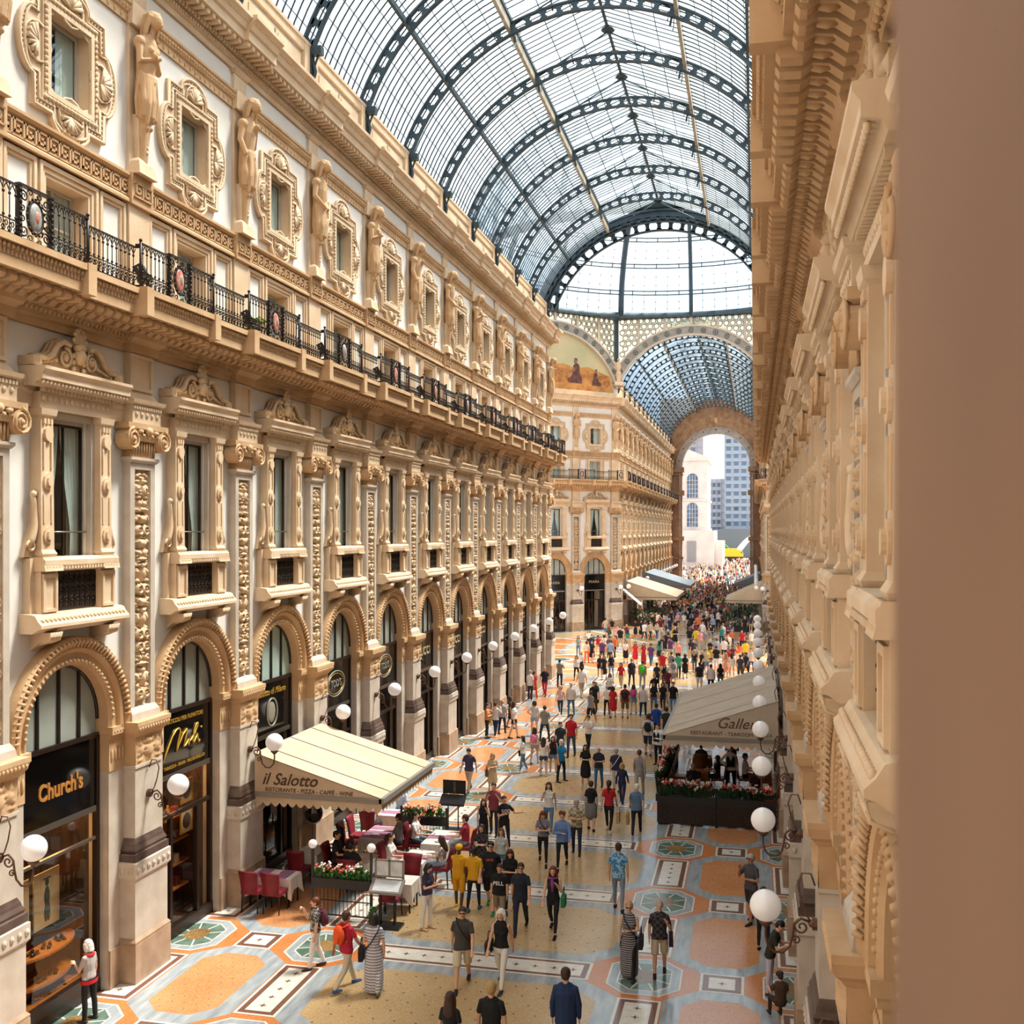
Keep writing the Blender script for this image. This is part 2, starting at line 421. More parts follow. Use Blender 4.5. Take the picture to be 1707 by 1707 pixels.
# ---------------------------------------------------------------- big pilaster with pier
def make_pilaster():
    r = empty('pilaster')
    m = MB()  # pier
    m.stack([(0,.70,.47),(.84,.70,.47)], 1)
    m.stack([(.84,.69,.46),(.9,.70,.47),(.97,.64,.42)], 1)
    m.stack([(.97,.64,.42),(2.22,.64,.42)])
    m.stack([(2.22,.64,.42),(2.29,.70,.47),(2.60,.70,.47),(2.62,.66,.44)])
    m.stack([(2.60,.66,.44),(2.78,.66,.44),(2.80,.60,.40),(2.86,.62,.42),(2.94,.58,.38),(3.0,.56,.37),(3.1,.51,.33)], 2)
    m.stack([(3.1,.50,.33),(4.6,.50,.33),(4.62,.53,.36),(4.68,.53,.36)])
    # side responds carrying the arches
    for sx in (-1,1):
        x0,x1 = sorted((sx*.5, sx*1.045))
        m.box(x0,x1,0,.05,0,4.66); m.box(x0,x1,0,.09,0,.84,1)
        xr = sorted((sx*.92,sx*1.06)); m.box(xr[0],xr[1],-.42,.02,0,4.66)
    # flower band of the pedestal
    for i in range(7):
        x = -.6+.2*i
        m.ball((x,.475,2.44),(.07,.025,.08),6); m.ball((x,.49,2.44),(.03,.025,.04),6)
    for sx in (-1,1):
        for i in range(2): m.ball((sx*.70,.14+.2*i,2.44),(.02,.07,.08),6)
    m.build('pier', [GRANITE, GRANITE2, DARKSTONE], r)
    m = MB()  # carved impost
    m.stack([(4.66,.50,.33),(5.30,.52,.35)])
    relief(m, -.5,.5,4.68,5.32,.345,.07,5,nx=18,nz=20)
    for sx in (-1,1):
        x0,x1 = sorted((sx*.5, sx*1.06)); m.box(x0,x1,-.42,.07,4.66,5.34)
        m.box(x0-.02,x1+.02,-.42,.12,5.34,5.45); m.box(x0-.04,x1+.04,-.42,.18,5.45,5.62)
        for i in range(4): m.ball((x0+.08+.13*i,.08,5.0),(.05,.03,.16),6)
    m.stack([(5.30,.53,.36),(5.36,.56,.4),(5.42,.62,.46),(5.56,.66,.5),(5.65,.66,.5)])
    eggs(m,-.62,.62,.47,5.49,.07,.1); eggs(m,-1.06,-.66,.16,5.52,.05,.1); eggs(m,.66,1.06,.16,5.52,.05,.1)
    m.build('impost', [STONE2], r)
    m = MB()  # shaft frame
    m.stack([(5.65,.56,.3),(5.8,.54,.28),(5.92,.48,.2)])
    for sx in (-1,1):
        x0,x1 = sorted((sx*.31,sx*.48)); m.box(x0,x1,0,.2,5.92,11.4)
        x0,x1 = sorted((sx*.30,sx*.34)); m.box(x0,x1,.1,.17,5.92,11.3)
    m.box(-.31,.31,0,.1,5.92,11.4); m.box(-.31,.31,.1,.2,11.16,11.4); m.stack([(11.3,.50,.22),(11.36,.55,.27),(11.42,.55,.27)])
    m.build('shaft', [GRANITE], r)
    m = MB(); relief(m,-.29,.29,5.95,11.14,.1,.17,11,nx=22,nz=300); m.build('relief_panel',[STONE3],r)
    m = MB()  # ionic capital
    m.stack([(11.42,.46,.2),(11.95,.46,.22)])
    for i in range(9): m.tube([(-.4+.1*i,.22,11.45),(-.4+.1*i,.23,11.8)],.03,4)
    m.stack([(11.78,.5,.3),(11.9,.52,.34)]); m.stack([(12.0,.72,.3),(12.04,.78,.36),(12.16,.78,.36)])
    for sx in (-1,1):
        m.disc_y(sx*.6,11.8,.23,.05,.36); m.spiral_y(sx*.6,11.8,.25,.37,2.2,.035,-sx,PI/2); m.ball((sx*.6,.37,11.8),.06,6)
        m.ball((sx*.3,.34,11.98),(.12,.06,.06),6)
    m.ball((0,.36,12.0),(.13,.08,.1),8)
    eggs(m,-.42,.42,.33,11.9,.05,.14)
    m.build('capital',[STONE2],r)
    m = MB()  # entablature block and upper pilaster
    m.stack([(12.16,.55,.3),(12.55,.55,.3),(12.6,.62,.38),(12.68,.64,.4)])
    for i in range(5): m.ball((-.4+.2*i,.31,12.36),(.06,.03,.06),6)
    dentils(m,-.55,.55,.3,.34,12.47,12.54,.09)
    m.stack([(12.68,.56,.28),(12.85,.46,.16)])
    m.stack([(12.85,.44,.14),(13.74,.44,.14)])
    for sx in (-1,1): m.box(*sorted((sx*.44,sx*.36)),.14,.18,12.9,13.7)
    m.box(-.36,.36,.14,.18,12.9,12.98); m.box(-.36,.36,.14,.18,13.62,13.7)
    m.build('entablature_block',[STONE],r)
    m = MB()  # attic strip above the balcony
    m.stack([(14.82,.46,.16),(15.0,.46,.16),(15.0,.40,.12),(17.0,.40,.12)])
    m.stack([(17.66,.33,.08),(22.0,.33,.08)]); m.stack([(20.96,.36,.17),(21.44,.36,.19)])
    m.stack([(21.9,.36,.1),(22.0,.42,.2)])
    m.build('attic_strip',[STONE],r)
    proto_done(r); return r

# ---------------------------------------------------------------- arched shop front
def make_shopfront(style):
    r = empty('shop_front')
    m = MB(); n = 26
    def ring(r0,y0,r1,y1,smooth=True,mi=0):
        vs=[];fs=[]
        for i in range(n+1):
            a = PI*i/n; c,s = math.cos(a), math.sin(a)
            vs += [(r0*c,y0,ARC_C+r0*s),(r1*c,y1,ARC_C+r1*s)]
        for i in range(n): fs.append((2*i,2*i+1,2*i+3,2*i+2))
        # legs down to the impost
        o=len(vs)
        for sx in (1,-1):
            vs += [(sx*r0,y0,5.62),(sx*r1,y1,5.62)]
        fs.append((o,o+1,1,0)); fs.append((2*n,2*n+1,o+3,o+2))
        m.add(vs,fs,mi,smooth)
    prof=[(1.30,-.42),(1.30,.06),(1.36,.12),(1.40,.12),(1.42,.08),(1.56,.1),(1.58,.17),(1.64,.2),(1.70,.18),(1.84,.26),(1.88,.2),(1.88,0)]
    for (a,b),(c,d) in zip(prof,prof[1:]): ring(a,b,c,d)
    for i in range(46):   # leaves on the outer roll
        a = PI*(i+.5)/46; m.tube([(1.68*math.cos(a),.2,ARC_C+1.68*math.sin(a)),(1.78*math.cos(a),.27,ARC_C+1.78*math.sin(a)),(1.87*math.cos(a),.2,ARC_C+1.87*math.sin(a))],[.03,.04,.03],5)
    for i in range(34):
        a = PI*(i+.5)/34; m.ball((1.39*math.cos(a),.125,ARC_C+1.39*math.sin(a)),.042,5)
    m.build('archivolt',[STONE2],r)
    m = MB()  # frame and mullions
    R=1.3; Y=-.2
    pts=[(R*math.cos(PI*i/18),Y,ARC_C+R*math.sin(PI*i/18)) for i in range(19)]
    m.tube(pts,.05,4)
    for x in (-.65,0,.65):
        h = math.sqrt(R*R-x*x); m.box(x-.03,x+.03,Y-.04,Y+.04,5.45,ARC_C+h)
    m.box(-R,R,Y-.05,Y+.06,5.42,5.52)
    for sx in (-1,1): m.box(*sorted((sx*1.3,sx*1.2)),Y-.05,Y+.06,0,5.45)
    m.box(-R,R,Y-.03,Y+.05,3.86,3.98,1); m.box(-R,R,Y-.05,Y+.08,.0,.28)
    if style['door']:
        for x in (-.62,.62): m.box(x-.06,x+.06,Y-.04,Y+.05,0,3.0)
        m.box(-1.2,1.2,Y-.03,Y+.05,2.92,3.02)
    else:
        m.box(-1.2,1.2,Y-.03,Y+.04,3.26,3.32,1); m.box(-1.2,1.2,Y-.02,Y+.12,.28,.5)
    m.build('shop_frame',[DARKFRAME,CHROME],r)
    m = MB(); n2=18
    poly=[(1.26*math.cos(PI*i/n2),ARC_C+1.26*math.sin(PI*i/n2)) for i in range(n2+1)]+[(-1.26,5.5),(1.26,5.5)]
    m.prism(poly,'y',Y-.02,Y-.01); m.build('fanlight',[style['fan']],r)
    m = MB(); m.box(-1.22,1.22,Y-.02,Y+.03,3.98,5.42); sb = m.build('sign_board',[style['board']],r)
    m = MB(); m.quad((-1.2,Y-.01,.3),(-1.2,Y-.01,3.9),(1.2,Y-.01,3.9),(1.2,Y-.01,.3)); m.build('shop_window',[SHOPGLASS],r)
    m = MB()  # room behind
    x0,x1,y0,y1,z0,z1=-1.45,1.45,-2.2,-.43,0.02,7.3
    m.add([(x0,y0,z0),(x1,y0,z0),(x1,y1,z0),(x0,y1,z0),(x0,y0,z1),(x1,y0,z1),(x1,y1,z1),(x0,y1,z1)],
          [(0,1,2,3),(4,7,6,5),(0,4,5,1),(1,5,6,2),(3,7,4,0)],0)
    m.box(-1.4,1.4,-2.15,-.55,3.9,3.95,0)
    if style.get('shelves'):
        for z in (.75,1.35,1.95,2.55):
            m.box(-1.2,-.1,-1.15,-.75,z,z+.04,1); m.box(.2,1.2,-1.15,-.75,z,z+.04,1)
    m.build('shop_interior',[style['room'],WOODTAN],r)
    if style['room'] is WARMROOM:
        m = MB(); m.box(-1.1,1.1,-1.0,-.8,3.84,3.88); m.build('added_glow_strip',[SHOPGLOW],r)  # emissive strip added to brighten the room, no fitting seen there
    proto_done(r); return r

# ---------------------------------------------------------------- first floor window with aedicule
def make_big_window(curt):
    r = empty('window')
    m = MB()
    for sx in (-1,1):
        c=sx*.93
        m.stack([(9.3,.20,.30),(9.36,.22,.32),(9.44,.19,.27),(11.98,.18,.25),(12.02,.22,.3),(12.14,.24,.32)],cx=c)
        for (zz) in (9.72,10.75):
            m.disc_y(c,zz,.13,.2,.30,12,0,.17); m.disc_y(c,zz,.07,.2,.34,10,0,.1)
        for (z0,z1) in ((9.95,10.5),(11.0,11.5)):
            m.box(c-.13,c-.09,.2,.285,z0,z1); m.box(c+.09,c+.13,.2,.285,z0,z1)
        m.disc_y(c,11.66,.12,.2,.31,12,0,.15)
        for i in range(3): m.box(c-.13+.1*i,c-.07+.1*i,.2,.29,11.85,11.95)
        # side scroll consoles
        pts=[(sx*1.16,.12,10.55),(sx*1.18,.14,10.45),(sx*1.14,.14,10.3),(sx*1.15,.15,9.9),(sx*1.25,.16,9.65),(sx*1.32,.16,9.5)]
        m.tube(pts,[.05,.05,.06,.08,.07,.05],6); m.spiral_y(sx*1.27,9.5,.13,.16,1.3,.035,sx,0); m.ball((sx*1.17,.14,10.5),.08,6)
        m.prism([(sx*1.1,9.3),(sx*1.4,9.3),(sx*1.3,9.6),(sx*1.16,9.95),(sx*1.1,10.6)],'y',0,.1)
    m.build('window_pilasters',[STONE],r)
    m = MB()
    m.box(-1.15,1.15,0,.26,12.14,12.24); m.box(-1.13,1.13,0,.24,12.24,12.46)
    for i in range(13): m.ball((-1.02+.17*i,.245,12.35),(.06,.03,.07),6)
    dentils(m,-1.15,1.15,.24,.33,12.46,12.54,.11)
    m.profile_x([(0,12.54),(.34,12.54),(.38,12.62),(.52,12.66),(.52,12.76),(.58,12.84),(.58,12.9),(0,12.92)],-1.42,1.42)
    eggs(m,-1.4,1.4,.47,12.6,.045,.11)
    m.build('window_cornice',[STONE],r)
    m = MB()  # scrolled pediment with head and shell
    def curve(sx):
        return [(sx*1.3,12.98),(sx*1.22,13.1),(sx*1.02,13.1),(sx*.84,13.2),(sx*.7,13.4),(sx*.5,13.5),(sx*.3,13.45)]
    cl=curve(1); cr=curve(-1)
    poly=[(1.36,12.92)]+cl+[(.2,13.5),(-.2,13.5)]+cr[::-1]+[(-1.36,12.92)]
    m.prism(poly,'y',0,.2)
    for sx in (-1,1):
        m.tube([(p[0],.3,p[1]) for p in curve(sx)],[.05,.06,.06,.07,.07,.06,.05],6)
        for yy in (.1,.2): m.tube([(p[0],yy,p[1]+.02) for p in curve(sx)],.06,5)
        m.spiral_y(sx*.42,13.2,.2,.28,1.8,.045,sx,PI/2); m.ball((sx*.42,.27,13.2),(.08,.08,.08),8)
        m.spiral_y(sx*1.24,13.04,.1,.3,1.3,.03,-sx,PI/2)
        m.prism([(sx*1.2,12.92),(sx*1.44,12.92),(sx*1.44,13.1),(sx*1.2,13.1)],'y',0,.34)
        for i in range(6): m.ball((sx*(.66+.09*i),.24,13.12-.02*i),(.06,.05,.05),6)
        for i in range(3): m.ball((sx*.16,.27,13.02+.13*i),(.06,.05,.06),6)
    m.ball((0,.3,13.28),(.13,.14,.18),10); m.ball((0,.3,13.45),(.17,.13,.09),8); m.ball((0,.43,13.26),(.03,.03,.04),6)
    for i in range(7):
        a = PI*(i+.5)/7; m.tube([(0,.26,13.52),(.3*math.cos(a)*.55,.3,13.52+.27*math.sin(a))],[.05,.045],5)
        m.ball((.3*math.cos(a)*.6,.3,13.54+.27*math.sin(a)),.055,6)
    m.build('pediment',[STONE3],r)
    m = MB()  # pale jamb
    for sx in (-1,1):
        x0,x1=sorted((sx*.76,sx*.63)); m.box(x0,x1,-.1,.12,9.28,12.13); x0,x1=sorted((sx*.66,sx*.57)); m.box(x0,x1,-.43,-.02,9.12,12.04)
    m.box(-.76,.76,-.1,.12,12.0,12.13); m.box(-.65,.65,-.43,-.02,11.93,12.04)
    m.build('window_jamb',[GRANITE],r)
    m = MB()
    for sx in (-1,1): m.box(*sorted((sx*.575,sx*.53)),-.11,-.05,9.13,11.95)
    m.box(-.02,.02,-.11,-.07,9.13,11.95); m.box(-.56,.56,-.11,-.05,11.88,11.94); m.box(-.56,.56,-.11,-.05,9.11,9.18)
    m.tube([(-.6,.02,9.78),(.6,.02,9.78)],.018,5,1)
    m.build('window_frame',[DARKFRAME,CHROME],r)
    m = MB(); m.quad((-.56,-.09,9.12),(-.56,-.09,11.93),(.56,-.09,11.93),(.56,-.09,9.12)); m.build('pane',[WINGLASS],r)
    m = MB()  # curtains
    def drape(xa,xb,xc,xd):
        nz,nx=10,12; vs=[];fs=[]
        for i in range(nz+1):
            t=i/nz; z=11.95-2.75*t; a=xa+(xc-xa)*min(1,t*1.3)**1.4; b=xb+(xd-xb)*min(1,t*1.3)**1.4
            for j in range(nx+1):
                u=j/nx; vs.append((a+(b-a)*u,-.2+.035*math.sin(u*26+2*t),z))
        for i in range(nz):
            for j in range(nx):
                q=i*(nx+1)+j; fs.append((q,q+1,q+nx+2,q+nx+1))
        m.add(vs,fs,0,True)
    if curt=='swept': drape(-.55,.0,-.55,-.36); drape(.0,.55,.32,.55)
    else: drape(-.56,-.04,-.56,-.1); drape(.02,.56,.06,.56)
    m.build('curtain',[CURTAIN],r)
    m = MB(); x0,x1,y0,y1,z0,z1=-.9,.9,-1.6,-.43,8.9,12.3
    m.add([(x0,y0,z0),(x1,y0,z0),(x1,y1,z0),(x0,y1,z0),(x0,y0,z1),(x1,y0,z1),(x1,y1,z1),(x0,y1,z1)],
          [(0,1,2,3),(4,7,6,5),(0,4,5,1),(1,5,6,2),(3,7,4,0)],0)
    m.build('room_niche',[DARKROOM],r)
    m = MB()  # sill and balconet
    m.profile_x([(0,9.03),(.36,9.03),(.36,9.1),(.4,9.14),(.4,9.24),(.34,9.3),(0,9.3)],-1.18,1.18)
    for sx in (-1,1):
        m.stack([(8.2,.24,.3),(9.03,.24,.3)],cx=sx*.93); m.stack([(9.03,.27,.42),(9.3,.26,.36)],cx=sx*.93)
        m.box(*sorted((sx*1.17,sx*1.3)),0,.16,8.2,9.28)
        for (a,b_) in ((.72,.78),(1.08,1.14)): m.box(*sorted((sx*a,sx*b_)),.3,.34,8.25,8.98)
        m.box(*sorted((sx*.782,sx*1.078)),.3,.34,8.9,8.98); m.box(*sorted((sx*.782,sx*1.078)),.3,.34,8.25,8.31)
    m.box(-.7,.7,0,.16,8.2,9.03); dentils(m,-1.16,1.16,.36,.41,9.06,9.12,.09)
    m.profile_x([(0,7.86),(.3,7.86),(.42,7.94),(.5,7.96),(.5,8.02),(.42,8.1),(.36,8.2),(.3,8.22),(0,8.24)],-1.42,1.42)
    eggs(m,-1.36,1.36,.43,8.1,.05,.12)
    for sx in (-1,1):
        m.prism([(0,7.86),(.44,7.86),(.46,7.78),(.36,7.7),(.2,7.66),(.06,7.55),(0,7.5)],'x',sx*.93-.17,sx*.93+.17)
        for i in range(5): m.tube([(sx*.93-.15+.075*i,.46,7.86),(sx*.93-.15+.075*i,.42,7.72),(sx*.93-.15+.075*i,.2,7.64)],.03,4)
    m.build('balconet',[STONE],r)
    m = MB()  # iron grille
    m.box(-.67,.67,.17,.19,8.26,8.3); m.box(-.67,.67,.17,.19,8.96,9.0)
    for i in range(8):
        x=-.6+.171*i; m.tube([(x-.085,.18,8.3),(x-.085,.18,8.97)],.012,4)
        for zz in (8.42,8.63,8.84):
            m.tube([(x+.06*math.cos(a*PI/4),.18,zz+.085*math.sin(a*PI/4)) for a in range(8)],.014,3,closed=True); m.ball((x,.185,zz),.028,5)
    m.box(-.67,.67,.0,.165,8.24,9.02,1)
    m.build('grille',[IRON,DARKSTONE],r)
    r['kind']='structure'; proto_done(r); return r

# ---------------------------------------------------------------- attic window behind the balcony
def frame_rect(mb,x0,x1,z0,z1,w,y0,y1,mi=0,bottom=True):
    mb.box(x0,x0+w,y0,y1,z0,z1,mi); mb.box(x1-w,x1,y0,y1,z0,z1,mi); mb.box(x0+w,x1-w,y0,y1,z1-w,z1,mi)
    if bottom: mb.box(x0+w,x1-w,y0,y1,z0,z0+w,mi)
def niche(mb,w,z0,z1,mi=0,d=-1.4):
    x0,x1,y0,y1=-w,w,d,-.43
    mb.add([(x0,y0,z0),(x1,y0,z0),(x1,y1,z0),(x0,y1,z0),(x0,y0,z1),(x1,y0,z1),(x1,y1,z1),(x0,y1,z1)],
          [(0,1,2,3),(4,7,6,5),(0,4,5,1),(1,5,6,2),(3,7,4,0)],mi)
def curtain_flat(mb,x0,x1,z0,z1,y=-.5,mi=0):
    n=24; vs=[];fs=[]
    for i in range(n+1):
        u=i/n; vs+=[(x0+(x1-x0)*u,y+.03*math.sin(u*40),z0),(x0+(x1-x0)*u,y+.03*math.sin(u*40),z1)]
    for i in range(n): fs.append((2*i,2*i+2,2*i+3,2*i+1))
    mb.add(vs,fs,mi,True)
def make_attic_window():
    r = empty('window')
    m = MB()
    frame_rect(m,-.92,.92,14.82,16.95,.08,0,.1,bottom=False); frame_rect(m,-.84,.84,14.82,16.87,.1,0,.06,bottom=False); frame_rect(m,-.77,.77,14.82,16.80,.105,-.43,.03,bottom=False)
    for sx in (-1,1):
        x0,x1=sorted((sx*1.0,sx*1.92)); frame_rect(m,x0,x1,14.86,16.95,.08,0,.09); frame_rect(m,x0+.08,x1-.08,14.94,16.87,.07,0,.05)
    m.build('window_surround',[STONE],r)
    m = MB()
    for x in (-.66,-.03,.6): m.box(x,x+.06,-.38,-.32,14.85,16.72)
    m.box(-.66,.66,-.38,-.32,16.64,16.72); m.box(-.66,.66,-.38,-.33,15.9,15.94)
    m.build('window_frame',[GRANITE],r)
    m = MB(); m.quad((-.66,-.36,14.85),(-.66,-.36,16.69),(.66,-.36,16.69),(.66,-.36,14.85)); m.build('pane',[WINGLASS],r)
    m = MB(); curtain_flat(m,-.64,.64,14.85,16.69,-.41); m.build('curtain',[CURTAIN],r)
    m = MB(); niche(m,.8,14.7,16.9); m.build('room_niche',[DARKROOM],r)
    r['kind']='structure'; proto_done(r); return r

# ---------------------------------------------------------------- upper window in a lobed frame
def lobed(e=0.0, n=8):
    # outline (x,z) about 0,0 of rectangle 1.2 x 1.24 with four round lobes
    hw,hh=1.14,1.24; pts=[]
    lw,lh=.66,.60   # lobe half widths
    def arc(cx,cz,rx,rz,a0,a1):
        return [(cx+(rx)*math.cos(a0+(a1-a0)*i/n), cz+(rz)*math.sin(a0+(a1-a0)*i/n)) for i in range(n+1)]
    pts+= [(hw+e,-hh-e),(hw+e,-lw-e*.5)] + arc(hw-.02,0,.42+e,lw+e*.2,-PI/2*.8,PI/2*.8) + [(hw+e,lw+e*.5),(hw+e,hh+e)]
    pts+= [(lh+e*.5,hh+e)] + arc(0,hh-.02,lh+e*.2,.42+e,PI*.1,PI*.9) + [(-lh-e*.5,hh+e),(-hw-e,hh+e)]
    pts+= [(-hw-e,lw+e*.5)] + arc(-hw+.02,0,.42+e,lw+e*.2,PI-PI/2*.8,PI+PI/2*.8) + [(-hw-e,-lw-e*.5),(-hw-e,-hh-e)]
    pts+= [(-lh-e*.5,-hh-e)] + arc(0,-hh+.02,lh+e*.2,.42+e,PI+PI*.1,PI+PI*.9) + [(lh+e*.5,-hh-e)]
    return pts
def make_upper_window(curt='half'):
    r = empty('window'); zc=19.18
    m = MB()
    # flat plate with opening: ring between the lobed outline and the rectangle
    def plate(e,y0,y1,hole=(.62,.80),mi=0):
        o = lobed(e); n=len(o); hw,hh=hole
        inner=[]
        for (x,z) in o:
            k=max(abs(x)/hw,abs(z)/hh); inner.append((x/k,z/k))
        vs=[(x,y1,zc+z) for x,z in o]+[(x,y1,zc+z) for x,z in inner]+[(x,y0,zc+z) for x,z in o]
        fs=[]
        for i in range(n):
            j=(i+1)%n; fs.append((i,i+n,j+n,j)); fs.append((i,j,j+2*n,i+2*n))
        m.add(vs,fs,mi)
    plate(0,0,.07)
    for e,rad,yy in ((-.03,.05,.08),(-.17,.035,.09)):
        o=lobed(e); m.tube([(x,yy,zc+z) for x,z in o],rad,5,closed=True)
    # bead string
    o=lobed(-.1); L=0
    for i in range(len(o)):
        a,b=o[i],o[(i+1)%len(o)]; d=math.hypot(a[0]-b[0],a[1]-b[1]); k=max(1,int(d/.09))
        for j in range(k):
            t=(j+.5)/k; m.ball((a[0]+(b[0]-a[0])*t,.085,zc+a[1]+(b[1]-a[1])*t),.03,4)
    # inner carved frame
    frame_rect(m,-.86,.86,zc-1.04,zc+1.04,.14,.05,.11); frame_rect(m,-.735,.735,zc-.905,zc+.905,.1,-.43,.13)
    k=14
    for i in range(k+1):
        t=-.79+1.58*i/k
        for sz in (-1,1): m.ball((t,.13,zc+sz*.97),(.06,.04,.05),5)
    for i in range(1,16):
        t=-.9+1.8*i/16
        for sx in (-1,1): m.ball((sx*.79,.13,zc+t),(.05,.04,.055),5)
    # four shells
    for (cx,cz,ax,az) in ((0,1.1,0,1),(0,-1.1,0,-1),(1.0,0,1,0),(-1.0,0,-1,0)):
        for i in range(7):
            a=(i-3)*.42; dx=math.sin(a); dz=math.cos(a)
            ux,uz=(ax*dz+az*dx, az*dz+ax*dx)
            R=.33
            m.tube([(cx*1.0,.1,zc+cz),(cx+ux*R,.12,zc+cz+uz*R)],[.025,.06],5)
        m.tube([(cx+(.38*math.cos(b*PI/6)),.1,zc+cz+.38*math.sin(b*PI/6)) for b in range(12)],.03,4,closed=True)
    m.build('lobed_frame',[STONE],r)
    m = MB()
    for sx in (-1,1): m.box(*sorted((sx*.63,sx*.57)),-.24,-.18,18.39,19.97)
    m.box(-.6,.6,-.24,-.18,19.91,19.97); m.box(-.6,.6,-.24,-.18,18.39,18.44)
    m.build('window_frame',[GRANITE],r)
    m = MB(); m.quad((-.6,-.22,18.4),(-.6,-.22,19.96),(.6,-.22,19.96),(.6,-.22,18.4)); m.build('pane',[WINGLASS],r)
    m = MB()
    if curt=='half': curtain_flat(m,-.6,-.02,18.4,19.96,-.3)
    else: curtain_flat(m,-.6,.6,18.4,19.96,-.3)
    m.build('curtain',[CURTAIN],r)
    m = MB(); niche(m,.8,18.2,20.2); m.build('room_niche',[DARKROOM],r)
    r['kind']='structure'; proto_done(r); return r

# ---------------------------------------------------------------- balcony railing of one bay (centred on the pilaster)
def make_railing(medal):
    r = empty('balcony_railing')
    m = None; Z0,Z1=14.84,15.68; Y=1.1
    def run(x0,x1,y,ztop):
        nonlocal m
        m.box(x0,x1,y-.03,y+.03,ztop-.03,ztop); m.box(x0,x1,y-.02,y+.02,Z0+.02,Z0+.05); m.box(x0,x1,y-.012,y+.012,Z0+.27,Z0+.29)
        k=max(1,int(round((x1-x0)/.16))); st=(x1-x0)/k
        for i in range(k):
            x=x0+st*(i+.5)
            m.tube([(x,y,Z0+.05),(x,y,ztop-.03)],.011,4)
            m.ball((x,y,Z0+.33),(.028,.028,.035),5); m.ball((x,y,ztop-.2),(.03,.03,.035),5)
            # arches at the top
            m.tube([(x,y,ztop-.17),(x-.04,y,ztop-.1),(x-st/2,y,ztop-.05)],.012,3); m.tube([(x,y,ztop-.17),(x+.04,y,ztop-.1),(x+st/2,y,ztop-.05)],.012,3)
            # scrolls at the foot
            m.tube([(x+.05*math.cos(a*PI/3),y,Z0+.11+.05*math.sin(a*PI/3)) for a in range(6)],.012,3,closed=True)
            m.tube([(x-st/2+.035*math.cos(a*PI/3),y,Z0+.2+.05*math.sin(a*PI/3)) for a in range(6)],.012,3,closed=True)
            m.ball((x,y+.01,Z0+.21),(.03,.015,.03),4)
    for sx in (-1,1):
        m=MB(); run(*sorted((sx*H2,sx*1.5)),.98,Z1); run(*sorted((sx*1.5,sx*.42)),Y,Z1+.08)
        x=sx*1.5; m.tube([(x,Y,Z0),(x,Y,Z1+.1)],.028,6); m.ball((x,Y,Z1+.13),.04,6); m.box(x-.012,x+.012,.98,Y,Z1-.03,Z1+.06); m.box(x-.012,x+.012,.98,Y,Z0,Z0+.05)
        m.build('baluster_panel',[IRON],r)
    m = MB(); zt=Z1+.12; zc=(Z0+zt)/2
    for x in (-.42,.42):
        m.box(x-.04,x+.04,Y-.04,Y+.04,Z0,zt)
        for i in range(9): m.ball((x,Y+.045,Z0+.05+.1*i),(.035,.02,.04),5)
    m.box(-.46,.46,Y-.05,Y+.05,zt-.03,zt+.01); m.box(-.42,.42,Y-.03,Y+.03,Z0,Z0+.04)
    for sx in (-1,1):
        for sz in (-1,1):
            m.spiral_y(sx*.29,zc+sz*.3,.11,Y,1.6,.02,sx*sz,0,n=14); m.spiral_y(sx*.32,zc+sz*.1,.07,Y,1.3,.018,-sx*sz,0,n=10)
            m.spiral_y(sx*.12,zc+sz*.4,.07,Y,1.2,.016,sx,0,n=9)
    for i in range(16):
        a=2*PI*i/16; m.ball((.235*math.cos(a),Y+.02,zc+.32*math.sin(a)),(.03,.025,.03),5)
    m.tube([(.2*math.cos(a*PI/10),Y,zc+.285*math.sin(a*PI/10)) for a in range(20)],.03,5,closed=True)
    m.build('scroll_panel',[IRON],r)
    m = MB(); m.ball((0,Y+.01,zc),(.165,.05,.25),16); m.ball((0,Y+.045,zc),(.06,.03,.12),10,1)
    m.build('enamel_oval',[medal,MEDGREY if medal is MEDRED else MEDRED],r)
    proto_done(r); return r

# ---------------------------------------------------------------- globe wall lamp
def make_lamp():
    r = empty('wall_lamp')       # origin on the pier face at z=0 level of the wall plane
    m = MB(); zg=4.2; yg=1.07
    m.disc_y(0,3.98,.09,.33,.40,12); m.ball((0,.40,3.98),.06,8)
    # long S bar
    pts=[(0,.36,4.55),(0,.42,4.72),(0,.54,4.72),(0,.60,4.55),(0,.55,4.3),(0,.48,4.1),(0,.40,3.98)]
    m.tube(pts,.014,5)
    def spy(cy,cz,r_,t,st,d,w):
        n=16; m.tube([(0,cy+r_*(1-.8*i/n)*math.cos(st+d*2*PI*t*i/n),cz+r_*(1-.8*i/n)*math.sin(st+d*2*PI*t*i/n)) for i in range(n+1)],w,5)
    spy(.55,3.92,.12,1.4,PI/2,-1,.016); spy(.63,3.72,.07,1.3,0,1,.014)
    arm=[(0,.42,4.0),(0,.56,4.05),(0,.66,3.95),(0,.68,3.78),(0,.72,3.62),(0,.82,3.52),(0,.95,3.52),(0,1.04,3.62),(0,1.07,3.76),(0,1.07,3.92)]
    m.tube(arm,[.02]*8+[.02,.018],6)
    m.lathe([(.03,-.1),(.1,-.03),(.1,0),(.06,.02)],0,1.07,10,0,3.98)
    m.build('bracket',[BRONZE],r)
    m = MB(); m.ball((0,yg,zg),.235,24); m.build('globe',[OPAL],r)
    proto_done(r); return r
